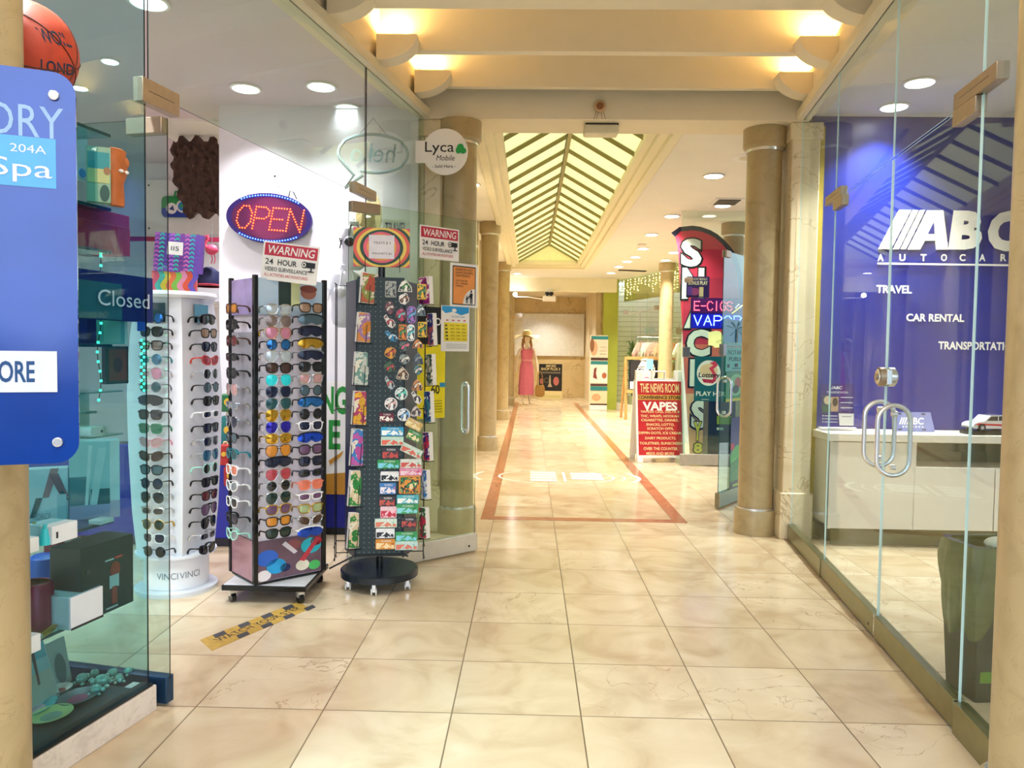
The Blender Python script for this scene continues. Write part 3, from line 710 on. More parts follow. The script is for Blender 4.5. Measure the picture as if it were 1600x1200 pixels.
def sunglasses(style, lens, frame, loc, rz, label, group):
    g = glasses_meshes(style); t = thing('sunglasses', label, 'sunglasses', loc, rz, group); t.scale = (1.12, 1, 1.2)
    def put(name, me, m_):
        o = bpy.data.objects.new(name, me); COL.objects.link(o); o.parent = t
        o.material_slots[0].link = 'OBJECT'; o.material_slots[0].material = m_
    put('frame', g['frame'], FRM[frame])
    for l in g['lens']: put('lens', l, lens_mat(lens))
    for l in g['temple']: put('temple', l, FRM[frame])
    return t

# ------------------------------------------------------------------ the black-edged tower
TC = Vector((-1.368, 4.145, 0)); TR = PI/4-.02; TW, TD = .39, .30; TZ0, TZ1 = .118, 1.712
tw = thing('sunglasses_tower', 'four-sided white display tower with black edges, on a square wheeled base', 'display rack', TC, TR)
LAV = mat('#efe9f6', .35, vary=.03)
m = MB(); m.bx(LAV, -TW/2+.01, TW/2-.01, -TD/2+.006, TD/2-.006, TZ0, TZ1-.01); m.build('body', tw)
m = MB()
for x in (-TW/2, TW/2):
    for y in (-TD/2, TD/2): m.box(BLACKM, (x, y, (TZ0+TZ1)/2), (.024, .024, TZ1-TZ0))
m.bx(BLACKM, -TW/2, TW/2, -TD/2, TD/2, TZ0-.012, TZ0); m.build('edge_frame', tw, bevel=.003)
m = MB(); m.box(BLACKM, (0, 0, .085), (.445, .445, .028), -TR); m.box(mat('#d9d6da', .4), (0, 0, .1005), (.43, .43, .006), -TR); m.build('base', tw, bevel=.003)
for sx in (-1, 1):
    for sy in (-1, 1):
        v = Matrix.Rotation(-TR, 3, 'Z') @ Vector((sx*.18, sy*.18, 0)); m = MB()
        m.cyl(BLACKM, (v.x-.012, v.y, .026), (v.x+.012, v.y, .026), .025, 16); m.bx(CHROME, v.x-.018, v.x+.018, v.y-.012, v.y+.012, .034, .072); m.build('caster', tw)
# printed lifestyle panels at the foot and a mirror strip at the head
yf = -TD/2-.002
m = MB(); m.bx(mat('#6f5566', .4, vary=.3, scale=9), -TW/2+.014, TW/2-.014, yf-.001, yf+.004, TZ0+.005, .335)
for (u, z, r, c) in ((-.13, .24, .06, '#2a63c9'), (-.08, .19, .055, '#1ea0e0'), (-.03, .175, .03, '#14245c'), (.12, .27, .06, '#1fb6c9'), (.15, .29, .035, '#b22a3a'), (.07, .17, .04, '#e8e2cf'), (.14, .16, .035, '#4fc36a'), (-.15, .15, .04, '#efe9f0'), (.02, .29, .04, '#8a4f54')):
    m.prism(mat(c, .3), circle(r, 18, u, z, r*.72), yf-.0022, yf-.001)
m.prism(mat('#d9d2dd', .3), [(-.05, .30), (.02, .24), (.04, .25), (-.03, .315)], yf-.003, yf-.0022); m.prism(mat('#c2394a', .3), [(.05, .2), (.15, .31), (.17, .30), (.08, .19)], yf-.003, yf-.0022)
m.build('lifestyle_print', tw)
m = MB(); m.bx(mat('#bcd4ea', .4, vary=.1), -TW/2+.014, TW/2-.014, yf-.001, yf+.003, TZ1-.2, TZ1-.015); m.bx(mat('#2b3f3a', .2), -.07, .02, yf-.002, yf, TZ1-.15, TZ1-.02); m.bx(mat('#d7dfa8', .3), .0, .05, yf-.0025, yf, TZ1-.15, TZ1-.02); m.prism(mat('#a86b58', .4), circle(.045, 18, .1, TZ1-.075, .035), yf-.003, yf); m.prism(mat('#7d3f36', .4), circle(.05, 18, .1, TZ1-.055, .02), yf-.0036, yf-.003)
m.build('header_mirror', tw)
m = MB(); xl = -TW/2-.002
m.bx(mat('#b98a94', .4, vary=.3, scale=9), xl-.002, xl+.004, -TD/2+.014, TD/2-.014, TZ0+.005, .335); m.bx(mat('#b7a7de', .4, vary=.3, scale=12), xl-.002, xl+.004, -TD/2+.014, TD/2-.014, TZ1-.2, TZ1-.015); m.bx(mat('#a5a3ae', .4), xl-.001, xl+.004, -TD/2+.014, TD/2-.014, .34, 1.42); m.build('side_print', tw)
RT_ = Matrix.Rotation(TR, 4, 'Z')
def tw_pt(x, y, z): v = RT_ @ Vector((x, y, 0)); return (TC.x+v.x, TC.y+v.y, z)
fc = tw_pt(0, -TD/2-TL, 0)
rows_y = [483+18.42*i for i in range(20)]
COLS = [
 [('clear', 'classic', 'silver'), ('taupe', 'aviator', 'silver'), ('pink', 'aviator', 'gold'), ('blue mirrored', 'round', 'black'), ('clear', 'aviator', 'silver'), ('brown', 'classic', 'black'), ('cyan', 'aviator', 'silver'), ('navy', 'aviator', 'grey'), ('teal', 'aviator', 'silver'), ('gold mirrored', 'aviator', 'gold'),
  ('violet blue', 'aviator', 'silver'), ('gold mirrored', 'classic', 'gold'), ('amber', 'aviator', 'black'), ('navy', 'shield', 'black'), ('red', 'aviator', 'silver'), ('black', 'round', 'silver'), ('dark green', 'aviator', 'silver'), ('purple', 'classic', 'gold'), ('amber', 'square', 'black'), ('dark green', 'classic', 'black')],
 [('tan', 'classic', 'black'), ('slate', 'shield', 'black'), ('navy', 'shield', 'black'), ('gold mirrored', 'shield', 'black'), ('navy', 'shield', 'grey'), ('black', 'classic', 'black'), ('rose', 'square', 'silver'), ('slate', 'round', 'black'), ('blue mirrored', 'shield', 'black'), ('black', 'round', 'black'),
  ('navy', 'classic', 'white'), ('bright blue mirrored', 'shield', 'black'), ('purple', 'classic', 'black'), ('navy', 'square', 'black'), ('black', 'narrow', 'navy'), ('coral', 'square', 'coral'), ('purple', 'narrow', 'white'), ('pale green', 'square', 'gold'), ('brown', 'cat', 'silver'), ('bright blue mirrored', 'shield', 'white')]]
for c, col in enumerate(COLS):
    for i, (ln_, st, fr_) in enumerate(col):
        x = (-.102, .080)[c]; p = tw_pt(x, -TD/2-TL-.003, 0); z = zat((428, 480)[c], rows_y[i]-(2.0 if c else 0), p[0], p[1])
        lab = '%s %s sunglasses, %s frame, %s row, black-edged tower column %s' % (ln_, {'cat': 'cat-eye', 'shield': 'wraparound'}.get(st, st), fr_, ORD[i], ('beside white stand', 'beside postcards')[c])
        sunglasses(st, ln_, fr_, (p[0], p[1], z), TR+random.uniform(-.04, .04), lab, 'sunglasses on the front of the black-edged tower')
SIDE = [('amber', 'square', 'brown'), ('black', 'classic', 'black'), ('maroon', 'round', 'brown'), ('black', 'narrow', 'black'), ('black', 'round', 'black'), ('rose', 'aviator', 'silver'), ('grey', 'narrow', 'silver'), ('navy', 'aviator', 'silver'), ('slate', 'round', 'black'), ('teal', 'round', 'teal'), ('coral', 'square', 'white'), ('grey', 'cat', 'white'), ('black', 'square', 'white'), ('navy', 'classic', 'black'), ('grey', 'cat', 'mint')]
for i, (ln_, st, fr_) in enumerate(SIDE):
    p = tw_pt(-TW/2-TL-.004, -.03, 0); z = zat(358, 482+25.2*i, p[0], p[1])
    sunglasses(st, ln_, fr_, (p[0], p[1], z), TR-PI/2, 'edge-on %s sunglasses, %s frame, %s down the tower face towards white stand' % (ln_, fr_, ORD[i]), 'sunglasses on the shaded tower face')
SIDE2 = [('clear', 'round', 'silver'), ('tan', 'round', 'silver'), ('grey', 'aviator', 'grey'), ('teal', 'round', 'teal'), ('amber', 'square', 'black'), ('maroon', 'cat', 'brown'), ('gold mirrored', 'round', 'gold'), ('navy', 'aviator', 'silver'), ('green', 'round', 'silver'), ('steel blue', 'classic', 'silver'), ('pale green', 'aviator', 'silver'), ('black', 'square', 'black'), ('slate', 'round', 'black'), ('purple', 'classic', 'black'), ('grey', 'square', 'white')]
for i, (ln_, st, fr_) in enumerate(SIDE2):
    p = tw_pt(TW/2+TL+.004, .03, 0); z = zat(515, 491+18.4*i, p[0], p[1])
    sunglasses(st, ln_, fr_, (p[0], p[1], z), TR+PI/2, 'edge-on %s sunglasses, %s frame, %s down the tower face towards postcards' % (ln_, fr_, ORD[i]), 'sunglasses on the tower face by the postcards')

# ------------------------------------------------------------------ the white bowed stand
VC = Vector((-1.95, 4.19, 0)); VA = math.radians(-57)
vt = thing('sunglasses_stand', 'white bowed sunglasses stand on a round white pedestal with grey lettering', 'display rack', VC)
VW = mat('#ececf4', .4, vary=.03)
m = MB(); m.lathe(VW, [(.20, .215), (.222, .45), (.238, .8), (.243, 1.1), (.226, 1.4), (.196, 1.6)], n=4, a0=VA); m.build('body', vt, smooth=.3)
m = MB(); m.lathe(VW, [(.205, 1.6), (.215, 1.615), (.205, 1.635)], n=40); m.build('cap', vt)
m = MB(); m.lathe(VW, [(.168, .03), (.168, .2), (.21, .205), (.21, .218)], n=48); m.build('pedestal', vt)
m = MB(); m.lathe(mat('#dfe0e8', .4), [(.215, 0), (.215, .022), (.205, .028)], n=48); m.build('foot_disc', vt)
m = MB()
for a0 in (-1.42, -.72):
    m.text(mat('#7d8796', .4, .5), 'VINCI', -.055, .09, .055, .125, 0, fn=lambda p, a0=a0: (.1695*math.cos(a0+p[0]/.1695), .1695*math.sin(a0+p[0]/.1695), p[2]))
m.build('lettering', vt, smooth=0)
for nrm, cx_, nm in ((VA-PI/4, 248, 'inner'), (VA+PI/4, 305, 'outer')):
    m = MB(); a = Matrix.Rotation(nrm+PI/2, 4, 'Z')
    m.add([a @ Vector((x, -.158-.004, z)) for x, z in ((-.06, 1.47), (.06, 1.47), (.06, 1.57), (-.06, 1.57))], [(0, 1, 2, 3)], mat('#3d5a66', .1, .8)); m.build('mirror', vt, smooth=0)
VL = [('blue mirrored', 'round', 'black'), ('black', 'classic', 'black'), ('taupe', 'square', 'black'), ('steel blue', 'round', 'teal'), ('pink', 'aviator', 'silver'), ('teal', 'round', 'grey'), ('black', 'shield', 'black'), ('black', 'square', 'black'), ('green', 'square', 'green'), ('rose', 'cat', 'pink'), ('brown', 'cat', 'brown'), ('slate', 'classic', 'black'), ('navy', 'round', 'black'), ('black', 'aviator', 'silver'), ('black', 'narrow', 'silver'), ('dark green', 'round', 'gold'), ('navy', 'classic', 'white'), ('black', 'round', 'black')]
VR_ = [('black', 'shield', 'black'), ('tan', 'square', 'black'), ('navy', 'classic', 'black'), ('red', 'cat', 'red'), ('black', 'round', 'silver'), ('slate', 'round', 'black'), ('black', 'classic', 'black'), ('navy', 'narrow', 'white'), ('navy', 'square', 'black'), ('navy', 'classic', 'silver'), ('steel blue', 'aviator', 'silver'), ('black', 'round', 'mint'), ('black', 'square', 'black'), ('maroon', 'square', 'black'), ('purple', 'aviator', 'black'), ('black', 'aviator', 'black'), ('navy', 'narrow', 'silver'), ('black', 'cat', 'black')]
PROF = [(.20, .215), (.222, .45), (.238, .8), (.243, 1.1), (.226, 1.4), (.196, 1.6)]
def vr(z):
    for (r0, z0), (r1, z1) in zip(PROF, PROF[1:]):
        if z <= z1: return r0+(r1-r0)*(z-z0)/(z1-z0)
    return PROF[-1][0]
for lst, nrm, px, ys, nm, sh in ((VL, VA-PI/4, 240, [497+21.4*i for i in range(18)], 'facing the entrance', .05), (VR_, VA+PI/4, 322, [500+20.9*i for i in range(18)], 'facing the black-edged tower', .05)):
    for i, (ln_, st, fr_) in enumerate(lst):
        n_ = Vector((math.cos(nrm), math.sin(nrm), 0)); tg = Vector((-math.sin(nrm), math.cos(nrm), 0)); tg *= 1 if nrm < VA else -1
        z = zat(px, ys[i], VC.x+n_.x*.22, VC.y+n_.y*.22)
        p = VC + n_*(vr(z)*.707+TL+.002) + tg*sh*.6
        sunglasses(st, ln_, fr_, (p.x, p.y, z), nrm+PI/2+random.uniform(-.05, .05), '%s %s sunglasses, %s frame, %s down white stand side %s' % (ln_, {'cat': 'cat-eye', 'shield': 'wraparound'}.get(st, st), fr_, ORD[i], nm), 'sunglasses on the white bowed stand')
# ------------------------------------------------------------------ postcard carousel
CC = Vector((-.835, 4.30, 0)); CRZ = math.radians(9)
ct = thing('postcard_carousel', 'tall dark postcard and magnet carousel with tie-dye header on a round wheeled base', 'display rack', CC, CRZ)
m = MB(); m.lathe(mat('#15212c', .25, vary=.1), [(.2, .062), (.218, .066), (.218, .1), (.21, .106)], n=48); m.build('base', ct)
m = MB(); m.cyl(BLACKM, (0, 0, .1), (0, .012, 1.81), .02); m.build('pole', ct)
for a in (-1.35, -.2, .9, 2.2, 3.9):
    v = (.185*math.cos(a-.35), .185*math.sin(a-.35)); m = MB()
    for s in (-1, 1): m.cyl(mat('#d8d8d2', .3), (v[0]+s*.008, v[1], .021), (v[0]+s*.016, v[1], .021), .021, 14)
    m.bx(CHROME, v[0]-.009, v[0]+.009, v[1]-.012, v[1]+.012, .02, .064); m.build('caster', ct)
PEG = mat('#1b3038', .5, vary=.15, scale=40)
BY = -.095
m = MB(); m.bx(PEG, -.128, .128, BY, BY+.012, .19, 1.735); m.bx(PEG, -.03, .03, BY+.012, 0, .5, .54); m.bx(PEG, -.03, .03, BY+.012, 0, 1.5, 1.54)
HOLE = mat('#6f7f74', .6)
for i in range(9):
    for j in range(56):
        x = -.11+i*.0275; z = .215+j*.0272; m.add([(x-.0028, BY-.0006, z-.0028), (x+.0028, BY-.0006, z-.0028), (x+.0028, BY-.0006, z+.0028), (x-.0028, BY-.0006, z+.0028)], [(0, 1, 2, 3)], HOLE)
m.build('pegboard', ct, smooth=0)
for s in (-1, 1):
    m = MB(); m.wall(mat('#1d2c3c', .4), (s*.13, BY+.01), (s*.2, .12), .008, .18, 1.72); m.build('side_panel', ct)
m = MB()
for s in (-1, 1):
    for y in (-.06, .02): m.tube(BLACKM, [(s*.245, y, .16), (s*.245, y, 1.7)], .0028, 5)
for z in (.165, .235, 1.0, 1.7):
    m.tube(BLACKM, [(-.25, -.06, z), (-.25, .1, z), (.25, .1, z), (.25, -.06, z)], .003, 5)
m.tube(BLACKM, [(-.27, -.1, .13), (-.13, BY, .2), (.13, BY, .2), (.16, -.1, .19)], .005, 6); m.build('wire_frame', ct)
# header card printed with coloured rings
m = MB(); hz0, hz1 = 1.80, 2.015; W_ = .31
m.bx(mat('#e8607a', .6), -W_/2, W_/2, -.012, 0, hz0, hz1)
cols = ['#e8607a', '#f0c95a', '#3a5a4a', '#e86a5e', '#f3d66a', '#2f5148', '#ef6d86', '#f2a65a', '#3c6450', '#ee7a8a']
for i, c in enumerate(cols):
    k = 1.32-i*.115; P = [(min(max(x, -W_/2), W_/2), min(max(z, hz0), hz1)) for x, z in circle(.16*k, 40, 0, (hz0+hz1)/2, .105*k+.02)]
    m.prism(mat(c, .6), P, -.0124-.0005*i, -.012)
m.build('header_card', ct, smooth=0)
m = MB(); m.bx(mat('#e9e4ea', .5), -.07, .07, -.019, -.0178, hz0+.045, hz1-.04)
DK = mat('#4a4448', .6); m.text(DK, 'TRAYS $ 5', -.045, hz1-.092, .05, hz1-.076, -.0195); m.text(DK, 'MAGNETS $5', -.05, hz0+.066, .055, hz0+.079, -.0195); m.build('price_label', ct, smooth=0)
m = MB()
for x in (-.09, .1): m.tube(BLACKM, [(x, -.024, hz0-.03), (x, -.024, hz0+.06)], .002, 5)
m.build('header_clip', ct)
cR = Matrix.Rotation(CRZ, 4, 'Z')
def board_pt(px, py, off=0.0):
    o = CC + cR @ Vector((0, BY-.002-off, 0)); q = o + cR @ Vector((1, 0, 0))
    return onplane(px, py, (o.x, o.y), (q.x, q.y))
SPX = 4.26/1200
def magnet(px, py, w, h, shape, c0, c1, label, cat='magnet', name='souvenir_magnet', group='souvenir magnets on the carousel pegboard', off=0.0, c2=None, tilt=0.0):
    p = board_pt(px, py, off); w *= SPX; h *= SPX
    rnd = random.Random(int(px*7+py*13))
    if shape == 'rect': P = rrect(w, h, min(w, h)*.08, 2)
    elif shape == 'pill': P = rrect(w, h, min(w, h)*.45, 5)
    elif shape == 'disc': P = circle(w/2, 24, rz=h/2)
    elif shape == 'hill': P = [(-w/2, -h/2), (w/2, -h/2), (w*.45, -.05*h), (w*.2, .3*h), (.02*w, h/2), (-.2*w, .38*h), (-.38*w, .05*h)]
    elif shape == 'house': P = [(-w/2, -h*.4), (-w*.3, -h/2), (w*.42, -h/2), (w/2, -h*.1), (w*.28, h*.2), (0, h/2), (-w*.3, h*.22)]
    elif shape == 'bird': P = [(-w/2, h*.3), (-w*.3, h/2), (-w*.05, h*.2), (w*.3, h*.1), (w/2, -h*.25), (w*.2, -h/2), (-w*.15, -h*.35), (-w*.32, 0)]
    else:
        n = 14; P = [((w/2)*math.cos(2*PI*i/n)*rnd.uniform(.74, 1.05), (h/2)*math.sin(2*PI*i/n)*rnd.uniform(.74, 1.05)) for i in range(n)]
    t = thing(name, label, cat, p, CRZ, group, 0, tilt)
    m = MB(); m.prism(mat(c0, .4, vary=.2, scale=60), P, -.006, 0); m.build('base', t, bevel=.001 if shape in ('rect', 'pill') else 0)
    m = MB(); k = .72
    if shape == 'rect' and w > h*1.3:      # card picture: sky, ground, motif
        m.bx(printmat([c1, c2 or '#f0ece0', c0, c1], 60), -w*.46, w*.46, -.0068, -.006, -h*.42, h*.12)
        m.prism(mat(c2 or '#f4f2e8', .4), [(-w*.34, -h*.3), (-w*.26, h*.1), (-w*.2, -h*.28), (-w*.05, -.15*h), (w*.06, h*.15), (w*.2, -.1*h), (w*.3, -.3*h)], -.0074, -.0068)
        m.text(mat('#f6f6f2', .5), 'FLORIDA', -w*.2, h*.22, w*.3, h*.4, -.0076)
        m.prism(mat(c2 or '#e9e2d0', .4), circle(h*.14, 10, w*.36, -h*.2), -.0078, -.0072)
    else:
        m.prism(printmat([c1, c0, '#2f2c30', c1, c2 or '#cfc2b0'], 70), [(x*.86, z*.86-.01*h) for x, z in P], -.0095, -.006)
        m.prism(mat(c2 or c0, .4), circle(min(w, h)*.11, 9, w*.08, -h*.10, min(w, h)*.17), -.0115, -.009)
        m.prism(mat(c0, .4), circle(min(w, h)*.12, 8, -w*.16, h*.16), -.0112, -.009)
    m.build('motif', t, smooth=0)
    return t
MAG = [(610.5, 452, 17, 25, 'rect', '#a9aaa2', '#8f9a96', 'grey speckled rectangular tile magnet at the top corner of the pegboard'),
 (633, 447, 22, 18, 'hill', '#f0efe0', '#3f8a3a', 'white and green hill-shaped magnet topping the middle of the pegboard'),
 (659, 456, 14, 24, 'rect', '#e8b928', '#2f7d2a', 'yellow magnet with green leaf, upper one of two alike'),
 (631, 467, 17, 19, 'blob', '#f1ede6', '#8a5a3a', 'white and brown figure magnet under the hill-shaped one'),
 (609, 481, 16, 21, 'blob', '#7a4a52', '#d8cfc2', 'maroon and cream cluster magnet under the grey tile'),
 (627, 492, 17, 20, 'blob', '#c23a64', '#6fc2c0', 'pink and teal lettered magnet beside the flip-flop'),
 (643, 492, 14, 27, 'pill', '#a56fc0', '#57a7d8', 'purple and blue flip-flop shaped magnet'),
 (657, 484, 16, 19, 'hill', '#6b7f86', '#dfe6e4', 'grey peaked magnet below the upper yellow leaf magnet'),
 (609, 502, 19, 22, 'bird', '#e9e2dc', '#c0293a', 'red and white bird magnet in the outer row'),
 (629, 519, 12, 24, 'rect', '#e2842b', '#3f8f3d', 'orange and green upright oblong magnet'),
 (642, 520, 12, 26, 'pill', '#f4f4f2', '#58c0cf', 'white phone-shaped magnet with sea-blue screen'),
 (660, 515, 14, 24, 'rect', '#e6b525', '#2f7d2a', 'yellow magnet with green leaf, lower one of two alike'),
 (612, 525, 22, 18, 'bird', '#2f8fc2', '#e7efe9', 'blue and white dolphin-like magnet'),
 (632, 541, 18, 17, 'blob', '#5d6e6a', '#e06a86', 'pink starburst magnet on a grey ground'),
 (653, 537, 17, 14, 'hill', '#d98a45', '#efe2c4', 'orange mound magnet on the glass door side'),
 (610, 551, 19, 20, 'blob', '#e3a437', '#c64a30', 'orange and yellow cluster magnet with flame-like edge'),
 (632, 561, 18, 17, 'blob', '#8f9a98', '#e9e4dc', 'pale grey figure magnet below the pink starburst'),
 (653, 560, 17, 19, 'hill', '#505f6a', '#8f9ca4', 'dark grey hooded magnet'),
 (609, 574, 19, 19, 'blob', '#3f6a4a', '#c43b45', 'red and green lettered magnet in the outer row'),
 (653, 578, 17, 16, 'blob', '#4f7f86', '#e9dccb', 'teal and cream scene magnet below the hooded one'),
 (629, 583, 20, 20, 'house', '#d9cbb4', '#7a4a30', 'brown house-shaped magnet over the round teal one'),
 (609, 598, 16, 22, 'bird', '#b5c4c8', '#d2483a', 'red parrot magnet with a pale wing'),
 (652, 601, 18, 19, 'house', '#c98a55', '#efe0c4', 'tan and cream house magnet above the black lettered one'),
 (627, 615, 20, 20, 'disc', '#e9f3f0', '#4fc2b4', 'round white-rimmed magnet with teal sea picture'),
 (651, 621, 17, 22, 'bird', '#e3e0dc', '#30282c', 'black and white swoosh magnet'),
 (611, 631, 20, 20, 'disc', '#f4f2f2', '#d8b6b0', 'round white magnet with a pale pink picture'),
 (631, 648, 20, 20, 'disc', '#f2f5f8', '#6fa8d8', 'round white magnet with a pale blue picture'),
 (650, 642, 17, 17, 'house', '#cfc6c2', '#5a4440', 'brown arched magnet next to the round blue one'),
 (604, 652, 22, 14, 'rect', '#6a1230', '#e24a68', 'crimson lettered magnet at mid height')]
for a in MAG: magnet(*a[:5], a[5], a[6], a[7])
CARDS = [(613, 674, 35, 14, '#2aa6d8', '#e9dcae', '#f4f8f8', 'blue beach plate with palm motif at the top of the card stack'), (613, 689, 35, 14, '#bfe3d2', '#e7dcc4', '#e46a5a', 'pale mint seashell plate under the blue beach plate'),
 (647, 663, 26, 14, '#d9b56a', '#caa04e', '#efe0b0', 'plain tan wooden card above the tilted parrot card'), (647, 681, 22, 15, '#3f8f4a', '#e08a3c', '#f2e2b4', 'tilted green and orange parrot card'), (643, 704, 34, 14, '#cfe3d4', '#7fb8a0', '#d86a5a', 'pale seashell plate just below the tilted card'),
 (610, 708, 26, 18, '#2e2f3c', '#9c2f3a', '#c24a44', 'dark card with red block lettering, uppermost of its kind'), (607, 725, 34, 14, '#2f9a52', '#1f7a42', '#7fd0e8', 'green coast plate below the dark red-lettered card'), (642, 724, 33, 14, '#dfe6dc', '#8fc2a8', '#cf5a52', 'cream seashell plate above the pink patterned one'),
 (642, 737, 35, 12, '#e48aae', '#c44a7a', '#f2d2de', 'pink patterned plate above the large sunset plate'), (609, 744, 28, 15, '#f0f1f3', '#e2e4e8', '#1d2430', 'white plate with dark penguin shapes, higher one'), (640, 757, 33, 28, '#e39a3e', '#2f8a4a', '#f3d9a8', 'large orange and green sunset plate'),
 (606, 763, 25, 18, '#3f7fc2', '#e05a7c', '#f2e6ea', 'blue and pink card under the higher penguin plate'), (637, 780, 34, 14, '#4fb6c4', '#2f8a9a', '#f2f6f2', 'turquoise leaping-fish plate under the large sunset plate'), (605, 783, 25, 16, '#33303c', '#a8323c', '#c4584c', 'dark card with red block lettering, above the pink crab card'),
 (636, 795, 34, 15, '#3aa060', '#237c48', '#8fd6e2', 'green coast plate under the turquoise plate'), (607, 800, 25, 18, '#efc6d0', '#e0788c', '#c2304a', 'pink crab card low in the column next to the towers'), (603, 817, 34, 14, '#d5e6d8', '#a3c8b4', '#d8806a', 'pale seashell plate overlapping the pink crab card'),
 (639, 816, 24, 16, '#2a2c38', '#98303a', '#c0504a', 'dark card with red block lettering, lowest of its kind'), (602, 833, 29, 15, '#eef0f3', '#e0e3e8', '#1d2430', 'white plate with dark penguin shapes, lower one'), (635, 838, 34, 15, '#35a05c', '#217a44', '#86d2e4', 'green coast plate, lowest of its kind'),
 (602, 850, 30, 16, '#e0963c', '#b8672c', '#f3ddb0', 'orange beach plate at the very bottom of the board'), (635, 852, 35, 14, '#bfe0da', '#8fc4bc', '#dd7a66', 'pale teal plate at the very bottom of the board')]
for i, (px, py, w, h, a, b, c, l) in enumerate(CARDS): magnet(px, py, w, h, 'rect', a, b, l, 'souvenir plate', 'souvenir_plate', 'souvenir plates on the carousel', .003 if i % 2 else .0, c, .45 if 'tilted' in l else 0)
# piles of postcards in the wire pockets
def pack(px0, px1, py0, py1, c, c2, label, s):
    p = CC + cR @ Vector((s*.225, -.045, 0)); q = at((px0+px1)/2, py1, p.y-.04); h = at(0, py0, q.y).z-at(0, py1, q.y).z
    w = (px1-px0)*q.y/1200
    t = thing('postcard_pack', label, 'postcards', q, CRZ+(.5 if s < 0 else -.9), 'piles of postcards in the carousel pockets', 0, .07*(1 if s < 0 else -1))
    m = MB()
    m.box(mat('#e8e4dc', .6), (0, .016, h/2), (w*.95, .028, h)); m.build('card_block', t, bevel=.001)
    m = MB(); m.bx(printmat([c, c2, c, '#e9e2d2', c2], 28), -w*.47, w*.47, .0, .002, .003, h-.003)
    rr = random.Random(label)
    for q_ in range(4): m.prism(mat(c2, .3, vary=.3, scale=40), [(x*.9, z) for x, z in circle(w*rr.uniform(.12, .2), 9, rr.uniform(-.28, .28)*w, h*rr.uniform(.2, .8), h*rr.uniform(.08, .2))], -.0006*q_-.0006, 0)
    m.build('picture', t, smooth=0)
    m = MB(); hw_ = w*.52
    m.tube(BLACKM, [(-hw_, .03, -.004), (-hw_, -.006, -.004), (hw_, -.006, -.004), (hw_, .03, -.004)], .002, 5); m.tube(BLACKM, [(0, -.005, -.004), (0, -.005, h*.6)], .002, 5); m.tube(BLACKM, [(-hw_, .03, h*.55), (-hw_, -.006, h*.55), (-hw_, -.006, -.004)], .002, 5)
    m.build('wire_pocket', t)
for a in [(562, 590, 427, 474, '#8f9a52', '#c2604a', 'postcard pile with green and red floral picture in the topmost pocket beside the bust forms', -1), (556, 586, 489, 535, '#a57fb0', '#e0913a', 'purple and orange sunset postcards, second pocket down', -1), (551, 585, 551, 602, '#6f9a94', '#d2d8cf', 'grey-green seaside postcards, third pocket down', -1),
          (549, 583, 612, 664, '#b0406a', '#e6b23c', 'crimson and yellow palm postcards, fourth pocket down', -1), (546, 578, 671, 728, '#3f7fc4', '#c65aa8', 'blue and violet collage postcards, fifth pocket down', -1), (543, 575, 736, 791, '#d9c7a4', '#2f8a44', 'cream postcards with green leaf picture, sixth pocket down', -1), (542, 572, 802, 857, '#d6c4a2', '#2a8240', 'cream postcards with green leaf picture, lowest pocket', -1),
          (650, 676, 433, 476, '#a0217a', '#7a1560', 'magenta postcard pile in the top pocket by the glass door', 1), (666, 680, 490, 540, '#25306a', '#b0505a', 'navy postcard pile, second pocket by the glass door', 1), (663, 679, 554, 602, '#1f4030', '#b8b09a', 'dark green postcard pile, third pocket by the glass door', 1), (661, 676, 612, 660, '#222a6a', '#3a7a8a', 'deep blue postcard pile, fourth pocket by the glass door', 1),
          (659, 674, 676, 720, '#2a2470', '#c0304a', 'indigo and red postcard pile, fifth pocket by the glass door', 1), (656, 670, 735, 780, '#2f6fb0', '#cfd8e0', 'mid-blue postcard pile, sixth pocket by the glass door', 1), (653, 669, 794, 841, '#1f5a3a', '#c2304a', 'green and red postcard pile, lowest pocket by the glass door', 1)]: pack(*a)

# ------------------------------------------------------------------ notices on and around the glass
RED = mat('#c22a48', .5, vary=.05); INK = mat('#20242c', .6, vary=.05)
def warning(name_label, x0, y0, x1, y1, Y, rz, ry, plane=None):
    s = px_sign('warning_sign', name_label, 'sign', x0, y0, x1, y1, Y, rz=rz, ry=ry, t=.003)
    s.rect(RED, .03, .04, .97, .36); s.text(WHITE, 'WARNING', .08, .09, .92, .31, .012, .12)
    s.text(INK, '24', .06, .44, .2, .59, .01); s.text(INK, 'HOUR', .28, .44, .62, .59, .014); s.text(INK, 'VIDEO SURVEILLANCE', .06, .655, .82, .76, .008); s.text(RED, 'ALL ACTIVITIES ARE MONITORED', .06, .82, .84, .9)
    s.rect(INK, .755, .43, .95, .57, 'camera_symbol'); s.oval(INK, .755, .5, .05, .085, 'camera_symbol'); s.oval(WHITE, .75, .5, .034, .06, 'camera_symbol'); s.oval(INK, .75, .5, .018, .032, 'camera_symbol'); s.rect(INK, .87, .57, .895, .655, 'camera_symbol'); s.rect(INK, .83, .655, .94, .685, 'camera_symbol')
    return s.done()
warning('red and white surveillance warning card fixed at the head of the black-edged tower', 408, 381, 493, 441, 3.96, .15, .10)
ld = Vector((DL1[0]-DL0[0], DL1[1]-DL0[1], 0)).normalized(); LRZ = math.atan2(ld.y, ld.x); ln_v = Vector((ld.y, -ld.x, 0))
